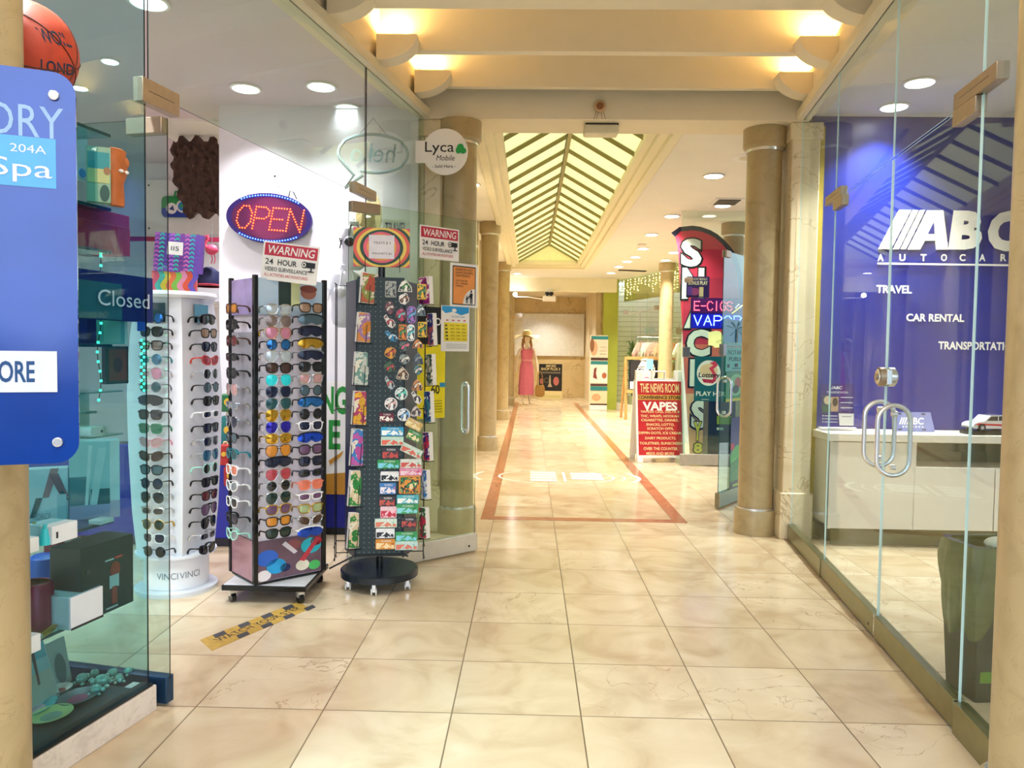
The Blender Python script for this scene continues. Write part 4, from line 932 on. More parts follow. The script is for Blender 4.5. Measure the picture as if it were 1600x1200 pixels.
def on_leaf(x0, y0, x1, y1, off=.009):
    a = (DL0[0]+ln_v.x*off, DL0[1]+ln_v.y*off); b = (DL1[0]+ln_v.x*off, DL1[1]+ln_v.y*off)
    ym = (y0+y1)/2; p0 = onplane(x0, ym, a, b); p1 = onplane(x1, ym, a, b); pm = onplane((x0+x1)/2, y1, a, b); pt = onplane((x0+x1)/2, y0, a, b)
    return (p1-p0).length, pt.z-pm.z, pm
def leaf_sign(name, label, cat, x0, y0, x1, y1, off=.009, **k):
    W, H, p = on_leaf(x0, y0, x1, y1, off); return Sign(name, label, cat, W, H, p, rz=LRZ, **k)
W_2, H_2, p_2 = on_leaf(656, 355, 717, 406)
s = Sign('warning_sign', 'red and white surveillance warning card on the open glass door', 'sign', W_2, H_2, p_2, rz=LRZ, t=.002, ry=.0)
s.rect(RED, .03, .04, .97, .36); s.text(WHITE, 'WARNING', .08, .09, .92, .31, .012, .12); s.text(INK, '24', .06, .44, .2, .59, .01); s.text(INK, 'HOUR', .28, .44, .62, .59, .014); s.text(INK, 'VIDEO SURVEILLANCE', .06, .655, .82, .76, .008); s.text(RED, 'ALL ACTIVITIES ARE MONITORED', .06, .82, .84, .9)
s.rect(INK, .755, .43, .95, .57, 'camera_symbol'); s.oval(INK, .755, .5, .05, .085, 'camera_symbol'); s.oval(WHITE, .75, .5, .034, .06, 'camera_symbol'); s.oval(INK, .75, .5, .018, .032, 'camera_symbol'); s.rect(INK, .87, .57, .895, .655, 'camera_symbol'); s.rect(INK, .83, .655, .94, .685, 'camera_symbol'); s.done()
s = leaf_sign('child_notice', 'orange and white notice with adult and child figures on the open glass door', 'sign', 703, 412, 746, 480, t=.002)
OR_ = mat('#eb9a52', .5); s.rect(INK, .08, .06, .92, .95, 'print', .006); s.rect(OR_, .11, .085, .89, .93, 'print', .005); s.poly(WHITE, [(.885, .93), (.885, .57)]+[(.885-.42*math.sin(PI/2*i/8), .93-.36*math.cos(PI/2*i/8)) for i in range(9)])
s.rect(WHITE, .06, .956, .94, .99); 
for i, tx in enumerate(('PLEASE DO NOT', 'LEAVE CHILDREN', 'UNATTENDED')): s.text(INK, tx, .18, .12+.07*i, .80-(.1 if i == 2 else 0), .17+.07*i)
for i, tx in enumerate(('YOU COULD BE', 'IN A TOUGH', 'MESS')): s.text(INK, tx, .18, .38+.06*i, (.6, .6, .45)[i], .42+.06*i)
def figure(u, v0, v1):
    h = v1-v0; s.oval(INK, u, v0+h*.1, h*.085, h*.1, 'figures'); s.poly(INK, [(u-h*.16, v0+h*.24), (u+h*.16, v0+h*.24), (u+h*.12, v0+h*.6), (u-h*.12, v0+h*.6)], 'figures')
    s.poly(INK, [(u-h*.12, v0+h*.58), (u-h*.02, v0+h*.58), (u-h*.03, v1), (u-h*.12, v1)], 'figures'); s.poly(INK, [(u+h*.02, v0+h*.58), (u+h*.12, v0+h*.58), (u+h*.12, v1), (u+h*.03, v1)], 'figures')
figure(.74, .6, .92); figure(.57, .73, .92); s.poly(INK, [(.58, .79), (.60, .81), (.72, .72), (.70, .69)], 'figures'); s.done()
s = leaf_sign('price_schedule', 'white sheet with blue wave header and yellow table on the open glass door', 'sign', 689, 478, 733, 549, t=.001)
s.poly(mat('#2a9be0', .5), [(.02, .01), (.98, .01), (.98, .14), (.7, .2), (.4, .13), (.15, .17), (.02, .1)]); s.rect(mat('#f2df3a', .5), .1, .37, .93, .78); s.oval(WHITE, .45, .1, .08, .04)
for i in range(5):
    for j in range(3): s.rect(mat('#b8a21c', .6), .3+.2*j, .42+.075*i, .44+.2*j, .44+.075*i)
    s.rect(INK, .12, .42+.075*i, .2, .45+.075*i)
for i in range(4): s.rect(RED, .12+.2*i, .31, .2+.2*i, .335)
for i in range(3): s.rect(mat('#8f9aa4', .6), .12, .84+.04*i, .85, .85+.04*i)
s.text(mat('#3a6fa8', .5), 'SCHEDULE', .3, .22, .75, .26); s.done()
# big black-and-yellow phone poster behind the carousel, on the inner face of the same door
s = leaf_sign('phone_poster', 'tall black over yellow phone poster on the open glass door behind the postcards', 'poster', 566, 477, 697, 656, off=.006, t=.0015)
YEL = mat('#f3e21a', .5); s.rect(BLACK, 0, 0, 1, .335); s.rect(YEL, 0, .335, 1, 1); s.oval(mat('#2f7fc4', .5), .2, .36, .14, .04)
s.ring(WHITE, .90, .13, .024, .008); s.ring(WHITE, .78, .13, .024, .008); s.text(BLACK, '60', .82, .70, .93, .78, .01); s.rect(mat('#2f9ac4', .5), .93, .68, 1, .72)
for i in range(5): s.rect(mat('#a89a10', .6), .8, .84+.025*i, .96, .847+.025*i)
s.done()
s = px_sign('blade_sign', 'round white mobile phone sign jutting out over the gift shop front', 'sign', 660, 203, 731, 273, 5.38, t=.02, rz=-.03, outline=[(x, z) for x, z in [(-.205, .075), (-.205, -.075), (-.145, -.075)] + [(.158*math.cos(a), .158*math.sin(a)) for a in [PI+.5+i*(2*PI-1.0)/30 for i in range(31)]] + [(-.145, .075)]])
IK = mat('#1b1c22', .5); s.text(IK, 'Lyca', .06, .28, .70, .58, .005); s.text(IK, 'Mobile', .32, .58, .72, .70, .0, .2); s.text(IK, '- Sold Here -', .22, .79, .74, .86)
s.oval(mat('#18a24a', .5), .84, .40, .075, .075, 'leaf_logo'); s.oval(mat('#18a24a', .5), .90, .48, .07, .07, 'leaf_logo'); s.oval(mat('#18a24a', .5), .80, .47, .065, .075, 'leaf_logo'); s.poly(mat('#18a24a', .5), [(.76, .55), (.77, .42), (.95, .5)], 'leaf_logo'); s.done()

# ------------------------------------------------------------------ gift shop: the LED sign and wall things
a = at(420, 381, 5.51); Hh = at(420, 303, 5.51).z-a.z; Ww = at(486, 342, 5.51).x-at(354, 342, 5.51).x
s = Sign('open_sign', 'oval LED sign reading OPEN in red dots with blue arcs, hung on the white wall', 'sign', Ww, Hh, a, rz=.04, ry=.06, t=.03, panel=mat('#2a1560', .3), outline=circle(Ww/2, 48, rz=Hh/2), pname='housing')
m = MB(); m.prism(mat('#4a0c3c', .35, emit=.12), circle(Ww*.44, 40, 0, Hh/2, Hh*.42), -.0315, -.03); m.build('face', s.o)
m = MB(); led_dots(m, mat('#ff4a1a', .4, emit=7), 'OPEN', -Ww*.365, Hh*.27, Ww*.385, Hh*.71, -.034, .019, .0056, .22, .14); m.build('red_lettering', s.o)
m = MB(); BL = mat('#3f6dff', .4, emit=6)
for i in range(22):
    for s_ in (-1, 1):
        x = -Ww*.33+Ww*.66*i/21; z = Hh/2+s_*Hh*.455*math.sqrt(max(0, 1-(x/(Ww*.5))**2)); m.ball(BL, (x, -.034, z), .0058, 6, 4)
m.build('blue_dots', s.o)
m = MB(); m.tube(CHROME, [(-Ww*.28, -.012, Hh*.93), (.015, -.006, Hh*1.36), (Ww*.26, -.012, Hh*.93)], .0022, 5); m.ball(BLACK, (.015, -.002, Hh*1.36), .008, 8, 6)
m.tube(BLACK, [(Ww*.2, -.01, Hh*.95), (Ww*.22, -.02, Hh*1.08), (Ww*.26, -.02, Hh*1.06), (Ww*.3, -.01, Hh*.93)], .004, 6); m.build('hanging_wire', s.o)
area_light('led_glow', (0, -.06, Hh/2), .3, .35, (1, .25, .3), (PI/2, 0, 0), s.o)
# unlit neon hello bubble hanging inside the transom (reads reversed from this side)
t = thing('neon_hello_sign', 'grey unlit neon speech bubble sign with reversed lettering behind the transom glass', 'sign', at(583, 240, 5.3), .1)
NEON = mat('#8fa6a8', .4)
m = MB(); P = [(.25*math.cos(a_)*(1 if abs(math.cos(a_)) < .8 else .94), 0, .13*math.sin(a_)) for a_ in [i*2*PI/36 for i in range(36)] if not 3.9 < a_ < 4.25]
i_ = next(i for i, p in enumerate(P) if p[0] < 0 and p[2] < -.08); P = P[:i_]+[(-.13, 0, -.15), (-.19, 0, -.24), (-.07, 0, -.15)]+P[i_+1:]
m.tube(NEON, P, .011, 6, closed=True); m.build('bubble_tube', t)
m = MB(); m.text(NEON, 'hello', .15, -.06, -.15, .07, -.003, .0, .1); m.build('lettering', t, smooth=0)
m = MB(); m.tube(BLACK, [(-.09, 0, .13), (0, 0, .24), (.09, 0, .13)], .002, 5); m.build('hanging_wire', t)
# parking banner on the white wall
s = px_sign('parking_banner', 'white banner with green block capitals and a gold foot, half hidden by the tower', 'banner', 470, 596, 549, 772, 5.43, t=.003)
GR = mat('#1f8f34', .5); s.text(GR, 'NG', .40, .04, .92, .29, .03); s.text(GR, 'E', .55, .34, .78, .60, .03); s.poly(mat('#c58a2a', .5), [(0, .84), (1, .8), (1, 1), (0, 1)]); s.poly(mat('#c58a2a', .5), [(.55, .7), (.85, .61), (.8, .66), (.58, .74)]); s.done()
s = px_sign('travel_sign', 'blue TRAVEL capitals on a white card above the postcard carousel header', 'sign', 600, 343, 636, 382, 5.42, t=.004); s.text(mat('#2a4a8c', .5), 'TRAVEL', .05, .12, .97, .62, .015); s.done()
# hat and swimwear busts beside the carousel
STRAW = mat('#d9c48e', .8, vary=.3, scale=60, bump=.5)
t = thing('straw_hat', 'pale straw sun hat hung high behind the top clamp of the noticed glass door', 'hat', at(579, 340, 5.3), -.95, None, PI/2)
m = MB(); m.lathe(STRAW, [(.078, -.002), (.075, .0), (.07, .06), (.055, .085), (.0, .09)], n=28); m.build('crown', t); m = MB(); m.lathe(STRAW, [(.074, .004), (.145, -.012), (.147, -.016), (.074, -.004)], n=32, sy=1.1); m.build('brim', t)
m = MB(); m.lathe(mat('#b59a5a', .7), [(.077, .002), (.077, .024), (.074, .024)], n=28); m.build('hat_band', t)
def bust(label, px, py, Y, k, col):
    t = thing('swimwear_bust', label, 'mannequin bust', at(px, py, Y), .3)
    m = MB(); SK = mat('#dfe4ee', .35, vary=.03)
    prof = [(.06, 0), (.1, .03), (.115, .1), (.108, .18), (.12, .26), (.125, .32), (.10, .40), (.05, .43), (.045, .47), (.02, .48)]
    m.lathe(SK, [(r*k, z*k) for r, z in prof], n=28, sy=.6)
    for s_ in (-1, 1): m.ball(SK, (s_*.05*k, -.055*k, .27*k), .05*k, 14, 10)
    m.build('body', t)
    m = MB()
    for s_ in (-1, 1):
        m.ball(mat(col, .6), (s_*.05*k, -.06*k, .268*k), (.049*k, .05*k, .048*k), 14, 10); m.tube(mat(col, .6), [(s_*.055*k, -.1*k, .31*k), (s_*.04*k, -.05*k, .42*k), (0, .02*k, .46*k)], .004, 6)
    m.tube(mat(col, .6), [(-.125*k, 0, .25*k), (0, -.085*k, .25*k), (.125*k, 0, .25*k)], .005, 6); m.tube(mat(col, .6), [(-.125*k, -.01, .25*k), (-.14*k, -.02, .3*k), (-.12*k, -.03, .29*k), (-.14*k, -.03, .2*k)], .004, 6)
    m.build('bikini_top', t); m = MB(); m.cyl(CHROME, (0, .02, .46*k), (0, .02, .50*k), .004, 6); m.build('hanger', t); return t
bust('white torso form in a black bikini top, upper one beside the carousel header', 553, 422, 4.98, .66, '#15161c')
bust('white torso form in a black bikini top, lower one beside the carousel', 541, 512, 4.96, .85, '#e8ebf2')
# ------------------------------------------------------------------ deeper in the gift shop
s = px_sign('wall_panel', 'white acrylic wall panel with corner screws behind the bark mask', 'panel', 226, 282, 352, 366, 7.26, t=.01)
for u in (.06, .94):
    for v in (.1, .9): s.oval(BLACK, u, v, .012, .02, 'screws', 8)
s.done()
t = thing('suitcase_sign', 'green over blue suitcase-shaped sign with white roundels on the white wall panel', 'sign', at(280, 340, 7.2))
k = 7.2/1200; m = MB(); w, h = 54*k, 33*k
m.prism(mat('#1f9a4a', .4), rrect(w, h, h*.22, 4, 0, h/2), -.012, 0); m.prism(mat('#1a3aa8', .4), [(-w/2, h*.2), (-w*.42, 0), (w*.42, 0), (w/2, h*.2), (w/2, h*.52), (-w/2, h*.42)], -.0135, -.012); m.build('panel', t)
m = MB(); m.tube(mat('#1f9a4a', .4), [(-w*.12, -.006, h), (-w*.1, -.006, h*1.2), (w*.1, -.006, h*1.2), (w*.12, -.006, h)], .011, 6); m.build('handle', t)
m = MB(); m.prism(WHITE, circle(h*.3, 24, w*.12, h*.52), -.0155, -.0135); m.prism(WHITE, circle(h*.26, 24, -w*.2, h*.42), -.015, -.0135); m.prism(mat('#2a7fc0', .4), circle(h*.22, 20, w*.12, h*.52), -.017, -.0155); m.prism(mat('#2aa04a', .4), [(w*.02, h*.5), (w*.1, h*.62), (w*.2, h*.46)], -.018, -.017); m.prism(mat('#3a4a86', .4), [(-w*.28, h*.38), (-w*.16, h*.56), (-w*.12, h*.3)], -.0165, -.015); m.build('logo', t, smooth=0)
# bark mask
t = thing('bark_mask', 'rough brown slab of carved bark hanging beside the white wall corner', 'wall hanging', at(318, 338, 6.3), 0)
m = MB(); rr = random.Random(3); NX, NZ = 16, 22; k = 6.3/1200; vs = []
for side in (0, 1):
    for j in range(NZ+1):
        f = j/NZ
        for i in range(NX+1):
            u = i/NX*2-1; wv = (33+14*math.sin(f*2.6+.4))*k*(1+.07*math.sin(f*31)*(1 if abs(u) > .8 else 0)+rr.uniform(-.02, .02)); x = u*wv - (f-.5)*26*k
            z = f*118*k + (5*k*math.sin(u*9) if j in (0, NZ) else 0)
            vs.append((x, -.05*(1-u*u)*(1 if side == 0 else -.2)-(.014*math.sin(i*2.3+math.sin(j*.7)*1.5)+rr.uniform(-.012, .012) if side == 0 else 0), z))
st = (NX+1)*(NZ+1); fs = []
for j in range(NZ):
    for i in range(NX):
        a_ = j*(NX+1)+i; fs += [(a_, a_+1, a_+NX+2, a_+NX+1), (st+a_+1, st+a_, st+a_+NX+1, st+a_+NX+2)]
for j in range(NZ):
    a_ = j*(NX+1); fs.append((a_, a_+NX+1, st+a_+NX+1, st+a_)); a_ += NX; fs.append((a_+NX+1, a_, st+a_, st+a_+NX+1))
for i in range(NX):
    fs.append((i+1, i, st+i, st+i+1)); a_ = NZ*(NX+1)+i; fs.append((a_, a_+1, st+a_+1, st+a_))
m.add(vs, fs, mat('#5a4038', .85, vary=.55, scale=26, bump=.8)); m.build('bark', t, smooth=0)
m = MB(); m.tube(BLACK, [(-.05, 0, 118*k), (-.05, .0, 150*k)], .004, 6); m.build('hanging_cord', t)
# patterned sarong displays on top of the white stand
s = px_sign('pattern_sign', 'purple and teal zigzag patterned board with a small white label, above the white stand', 'sign', 243, 366, 316, 426, 4.2, rz=.1, ry=.06, t=.02, panel=mat('#7a4fb0', .6))
for i in range(9):
    c = ('#c45ab4', '#27b8b0', '#6a46b4', '#b06ad0', '#2fc0a4', '#8a3f9a', '#d070b8', '#35b4c0', '#6f52c0')[i]; u0, u1 = i/9, (i+1)/9
    for j in range(9):
        v0 = j/9; s.poly(mat(c, .6), [(u0, v0+.05), ((u0+u1)/2, v0), (u1, v0+.05), (u1, v0+.1), ((u0+u1)/2, v0+.05), (u0, v0+.1)]) if (i+j) % 1 == 0 else None
s.rect(WHITE, .34, .25, .66, .58, 'label'); s.text(INK, 'IIS', .42, .36, .58, .47, 0); s.done()
s = px_sign('wave_sign', 'rainbow wave striped board below the zigzag board on the white stand', 'sign', 240, 424, 308, 459, 4.2, rz=.05, t=.016, panel=mat('#e86a6a', .6))
for i, c in enumerate(('#e04a6a', '#3fb6a8', '#f0d03a', '#e8794a', '#7fc24a', '#ef9ab8', '#e0583a', '#6a5ac0')):
    u = i/8; s.poly(mat(c, .6), [(u+.06*math.sin(q*.9), q/8) for q in range(9)]+[(u+.125+.06*math.sin(q*.9), q/8) for q in range(8, -1, -1)])
s.done()
t = thing('flamingo_ornament', 'small pink flamingo ornament hanging below the bark mask', 'ornament', at(331, 412, 6.6)); PK = mat('#e8537a', .5)
m = MB(); m.ball(PK, (0, 0, .12), (.055, .035, .045)); m.build('body', t); m = MB(); m.tube(PK, [(-.04, 0, .13), (-.06, 0, .17), (-.03, 0, .21), (-.035, 0, .24), (-.06, 0, .235)], [.016, .012, .011, .012, .006], 8); m.build('neck', t)
for x in (-.005, .02):
    m = MB(); m.tube(PK, [(x, 0, .08), (x+.01, 0, .04), (x, 0, 0)], .005, 6); m.build('leg', t)
m = MB(); m.tube(mat('#8a8f98', .4), [(.0, 0, .16), (.0, 0, .34)], .003, 5); m.build('hook', t)
t = thing('baseball_hat', 'navy and crimson baseball cap on the back shelf below the flamingo', 'cap', at(326, 448, 6.7), .3)
m = MB(); m.lathe(mat('#1a2050', .7), [(.11, 0), (.115, .05), (.09, .13), (.03, .17)], n=24); m.build('crown', t); m = MB(); m.lathe(mat('#a8203c', .6), [(.108, .0), (.12, .008), (.105, .016)], n=24, sx=1.25, sy=1.6); m.build('visor', t)
m = MB(); m.bx(WHITE, -4.4, -2.32, 6.85, 7.3, 1.72, 1.75); m.bx(mat('#b02a52', .5), -3.9, -2.36, 6.84, 6.86, 2.28, 2.32); tag(m.build('wall_shelf', None), 'white back-wall shelf with a crimson rail in the gift shop', 'shelf')
# toys and boxes seen between the two sunglasses stands
for (x0, y0, x1, y1, c, l, kind, Yy) in [(347, 612, 371, 643, '#1f7a4a', 'green toy box between the two sunglasses stands', 'toy_box', 5.15), (346, 644, 372, 697, '#1f8a8a', 'teal gift bag between the two sunglasses stands', 'gift_bag', 5.15), (345, 690, 360, 726, '#c22a2a', 'red toy box low between the two sunglasses stands', 'toy_box', 5.01), (352, 724, 373, 758, '#b02430', 'crimson gift bag below the red toy box', 'gift_bag', 5.01), (336, 660, 348, 697, '#2f7fae', 'blue pouch beside the white stand behind the teal gift bag', 'gift_bag', 5.25)]:
    a_ = at((x0+x1)/2, y1, Yy); w = (x1-x0)*Yy/1200; h = (y1-y0)*Yy/1200; t = thing(kind, l, 'toy' if kind == 'toy_box' else 'bag', a_, .1)
    m = MB(); m.box(mat(c, .5, vary=.3, scale=20), (0, 0, h*.45), (w, .08, h*.9)); m.build('body', t, bevel=.008); m = MB()
    m.tube(mat('#e8d8a0', .5), [(-w*.2, 0, h*.88), (-w*.15, 0, h), (w*.15, 0, h), (w*.2, 0, h*.88)], .006, 6); m.build('handle', t)
    m = MB(); m.prism(mat('#e9c23a', .5), circle(w*.25, 14, 0, h*.5), -.046, -.04); m.build('badge', t, smooth=0)
m = MB(); m.bx(mat('#2b2a3a', .5), -3.4, -1.5, 5.08, 5.4, 0, .66); m.bx(mat('#1420a0', .45), -3.42, -1.48, 5.05, 5.08, .06, .68); tag(m.build('shop_counter', None, bevel=.006), 'blue-fronted low shop counter behind the sunglasses towers', 'counter')

# ------------------------------------------------------------------ display window by the entrance
L0, L1 = (XL(1.0), 1.0), (XL(5.0), 5.0)
def shelf_pt(px, py, z): return gnd(px, py, z)
ds = thing('display_case', 'glass-shelved display case inside the gift shop window', 'display case', (*PLt(2.70, .0), 0), AL)
# local frame: x runs away along the glass, +y into the shop
SH = {0: .1, 1: .43, 2: .735, 3: 1.345, 4: 1.665, 5: 1.81, 6: 2.06}
m = MB(); m.bx(mat('#20343c', .35), -.8, 0, .03, .52, .0, .1); m.build('plinth', ds, bevel=.004)
for z, dpt in ((.43, .4), (.735, .36), (1.345, .36), (1.665, .3), (1.81, .34), (2.06, .4)):
    m = MB(); m.bx(glass('#a9d6d2'), -.8, -.09, .04, .04+dpt, z-.01, z); m.bx(GL_EDGED, -.8, -.09, .037, .04, z-.01, z); m.bx(GL_EDGED, -.09, -.087, .037, .04+dpt, z-.01, z); m.build('shelf', ds, smooth=0)
m = MB(); m.bx(mat('#5f9496', .3), -.1, -.094, .50, .506, .1, 2.1); m.build('upright', ds)
def disp(name, label, cat, x0, y0, x1, y1, z, dep, col, prints=(), yaw=0.0, d=None, tilt=0.0, group='gifts in the window display'):
    if d is None and z is not None and abs(z-EYE) < .1: d = .1
    """a gift standing on shelf height z, its front filling the pixel box; prints are (colour,u0,v0,u1,v1)"""
    p = gnd((x0+x1)/2, y1, z) if d is None else onplane((x0+x1)/2, y1, PLt(1.5, d), PLt(2.7, d))
    d0, d1 = (p.x, p.y), (p.x+math.cos(AL+yaw), p.y+math.sin(AL+yaw)); ym = (y0+y1)/2
    a_, b_ = onplane(x0, ym, d0, d1), onplane(x1, ym, d0, d1); w = min((b_-a_).length, .4); h = onplane((x0+x1)/2, y0, d0, d1).z-z; c = (a_+b_)/2; h = max(h, .01)
    t = thing(name, label, cat, (c.x, c.y, z+.0005), AL+yaw, group, tilt)
    return t, w, h, dep
def box_gift(name, label, cat, x0, y0, x1, y1, z, dep, col, prints=(), yaw=0.0, tilt=0.0, d=None, words=()):
    t, w, h, dep = disp(name, label, cat, x0, y0, x1, y1, z, dep, col, yaw=yaw, tilt=tilt, d=d)
    m = MB(); m.box(mat(col, .4, vary=.06), (0, dep/2, h/2), (w, dep, h)); m.build('body', t, bevel=.002)
    if prints:
        m = MB()
        for q, (c, u0, v0, u1, v1, *o) in enumerate(prints):
            X0, X1, Z0, Z1 = (u0-.5)*w, (u1-.5)*w, (1-v1)*h, (1-v0)*h
            P = circle(abs(X1-X0)/2, 16, (X0+X1)/2, (Z0+Z1)/2, (Z1-Z0)/2) if o and o[0] == 'o' else ([((X0+X1)/2, Z1), (X1, Z1), ((X0*.6+X1*.4), Z0), (X0, Z0)] if o and o[0] == 's' else ([(X0, Z1), ((X0+X1)/2, Z1), (X1, Z0), ((X0*.4+X1*.6), Z0)] if o and o[0] == 'b' else [(X0, Z0), (X1, Z0), (X1, Z1), (X0, Z1)]))
            m.prism(mat(c, .4, vary=.15), P, -.0012-.0006*q, 0)
        for (c, tx, u0, v0, u1, v1) in words: m.text(mat(c, .4), tx, (u0-.5)*w, (1-v1)*h, (u1-.5)*w, (1-v0)*h, -.007)
        m.build('print', t, smooth=0)
    return t
# floor of the case
box_gift('photo_card', 'tilted beach photograph card showing two walkers, at the foot of the display', 'picture', 31, 1008, 92, 1105, .1, .006, '#cfe0e2', [('#4fc0d4', .04, .04, .96, .42), ('#b8e2e6', .04, .3, .96, .5), ('#d8d6c4', .04, .5, .96, .94), ('#6a4a48', .34, .2, .46, .75, 's'), ('#5a4046', .58, .15, .7, .68, 's')], tilt=-.35)
box_gift('photo_card', 'small grey photograph card leaning behind the beach photograph', 'picture', 84, 1000, 112, 1072, .1, .005, '#b4c4c0', [('#5f7f84', .25, .3, .8, .95, 'o')], tilt=-.2)
def plate(label, px, py, z, r, c, c2, lean=0.0, sx=1.0, group='souvenir dishes in the display'):
    p = gnd(px, py, z); t = thing('souvenir_dish', label, 'dish', (p.x, p.y, z+.001+(r*math.sin(abs(lean)) if lean else 0)), AL, group, lean)
    m = MB(); m.lathe(mat(c, .3, vary=.1), [(r*.55, 0), (r*.95, .012), (r, .016), (r*.92, .015), (r*.5, .005)], n=32, sx=sx); m.build('dish', t)
    m = MB(); m.lathe(mat(c2, .3, vary=.3, scale=50), [(r*.5, .006), (r*.3, .0068)], n=24, sx=sx); m.build('picture', t); return t
plate('yellow-green oval souvenir dish lying at the front of the display floor', 80, 1122, .1, .06, '#c9cf86', '#8fae9a', 0, 1.2)
plate('dark oval dish with pink picture on the display floor', 122, 1094, .1, .06, '#3f5a60', '#b04a72', 0, 1.25)
plate('small cream dish with red picture beside the beach photograph', 92, 1082, .1, .04, '#d8cfc0', '#a84048', 0, 1.2)
plate('turquoise narrow dish under the beach photograph', 52, 1112, .1, .055, '#3fb0b8', '#d6b6c6', 0, 1.6)
plate('yellow-rimmed dish standing on edge with a mirrored centre', 36, 1085, .1, .055, '#cfd08a', '#eef4f2', 1.2)
for i, (px, py, sc_) in enumerate(((128, 1062, 1.0), (148, 1052, .8), (160, 1066, 1.15), (176, 1052, .9), (186, 1060, .8), (150, 1078, .9), (200, 1048, .7))):
    p = gnd(px, py+6, .1); t = thing('glass_turtle', 'small clear green glass turtle ornament on the display floor, %s from the beach photograph' % ORD[i], 'ornament', (p.x, p.y, .101), AL+i, 'clear glass ornaments')
    m = MB(); k = .024*sc_; m.ball(mat('#7fc0ae', .05, .3, coat=1), (0, 0, k*.8), (k, k*.8, k*.75), 12, 8); m.build('shell', t); m = MB(); m.ball(mat('#a8dccc', .05, .3), (k*1.15, 0, k*.7), k*.4, 8, 6)
    for sx in (-1, 1):
        for sy in (-1, 1): m.ball(mat('#a8dccc', .05, .3), (sx*k*.75, sy*k*.75, k*.25), (k*.35, k*.3, k*.24), 8, 6)
    m.build('head_and_flippers', t)
# lowest glass shelf
z = SH[1]
box_gift('gift_box', 'small white gift box on the lowest glass shelf under the gold pens', 'box', 28, 997, 63, 1024, z, .09, '#e3edf4')
for i, (px, py) in enumerate(((52, 985), (62, 994), (75, 988))):
    p = gnd(px, py+4, z); t = thing('gold_pen', 'gold bullet-shaped pen beside the red can, %s of three' % ORD[i], 'pen', (p.x, p.y, z+.013), AL-.3+.3*i, 'gold bullet pens'); m = MB(); m.tube(mat('#d19a2c', .2, .9), [(-.05, 0, 0), (.02, 0, 0), (.045, 0, 0), (.055, 0, 0)], [.011, .011, .007, .002], 12); m.build('barrel', t); m = MB(); m.tube(CHROME, [(-.058, 0, 0), (-.05, 0, 0)], .0115, 12); m.build('cap', t)
t, w, h, _ = disp('drink_can', 'crimson cylindrical can in front of the blue speaker', 'can', 55, 912, 97, 985, z, 0, '')
m = MB(); m.lathe(mat('#b21a48', .25, .2), [(w*.42, 0), (w*.5, .008), (w*.5, h-.01), (w*.44, h)], (0, w*.5, 0), n=28); m.build('body', t); m = MB(); m.lathe(mat('#d8476a', .2, .5), [(w*.44, h), (w*.4, h+.002), (w*.38, h-.004)], (0, w*.5, 0), n=28); m.build('lid', t)
t, w, h, _ = disp('speaker', 'bright blue rounded portable speaker behind the crimson can', 'speaker', 68, 868, 106, 925, z, 0, '')
m = MB(); m.lathe(mat('#1668d8', .35), [(w*.4, 0), (w*.5, .02), (w*.5, h*.7), (w*.42, h*.92), (w*.25, h)], (0, w*.5, 0), n=28); m.build('body', t); m = MB(); m.lathe(mat('#0f3f90', .6), [(w*.505, .03), (w*.505, .045), (w*.5, .045)], (0, w*.5, 0), n=28); m.build('grille_band', t)
box_gift('gift_box', 'flat white-sided box with black lid beside the crimson can', 'box', 112, 925, 160, 975, z, .13, '#dde6f0', [('#16222a', 0, .93, 1, 1)])
box_gift('microphone_box', 'large black box picturing a red microphone on the lowest glass shelf', 'box', 128, 846, 207, 958, z, .12, '#1b3238', [('#c0392f', .54, .32, .73, .55, 'o'), ('#d8e2e4', .52, .5, .7, .68), ('#c44a40', .56, .66, .66, .9), ('#e4ece8', .44, .26, .6, .28), ('#c0453c', .62, .25, .76, .275), ('#2a4048', .08, .3, .16, .36), ('#9fb8b8', .44, .93, .66, .95)])
box_gift('toy_box', 'crimson upright box behind the blue speaker', 'box', 90, 843, 128, 912, z, .06, '#9a2338', [('#c9d8d8', .3, .02, .55, .2), ('#7fb0b8', .58, .02, .95, .3)])
box_gift('greeting_card', 'pale blue card standing at the edge of the lowest glass shelf', 'card', 24, 902, 37, 962, z, .004, '#cfe4f0')
# second shelf
z = SH[2]
box_gift('phone_box', 'flat white phone box at the near end of the second glass shelf', 'box', 27, 843, 61, 866, z, .1, '#e6eef4')
box_gift('phone_box', 'flat white phone box with a round logo beside the cyan bottle', 'box', 82, 818, 121, 846, z, .1, '#e8eff6', [('#1c242c', .15, .35, .22, .7)])
for (c, l, x0, y0, x1, y1) in (('#c9b55a', 'small yellow bottle between the two white phone boxes', 47, 816, 60, 846), ('#35c9d4', 'small cyan bell-shaped bottle beside the yellow one', 63, 820, 78, 851)):
    t, w, h, _ = disp('novelty_bottle', l, 'bottle', x0, y0, x1, y1, z, 0, ''); m = MB(); m.lathe(mat(c, .3), [(w*.5, 0), (w*.48, h*.3), (w*.36, h*.6), (w*.3, h*.8)], n=20); m.build('body', t); m = MB(); m.lathe(mat(c, .4), [(w*.2, h*.8), (w*.18, h)], n=14); m.build('cap', t)
box_gift('shaver_box', 'pale blue box picturing striding legs, below the directory board', 'box', 24, 733, 107, 815, z, .06, '#cfe6ee', [('#b48a94', .5, .0, .82, .55, 's'), ('#96707e', .62, .1, 1.0, .55, 'b'), ('#2a6470', .26, .55, .5, .92, 's'), ('#2c5e6c', .82, .44, 1.0, .62, 'b'), ('#a8d2de', .78, .5, .96, 1)], words=[('#8fa2b4', 'FORCE', .34, .84, .66, .96)], yaw=-.85)
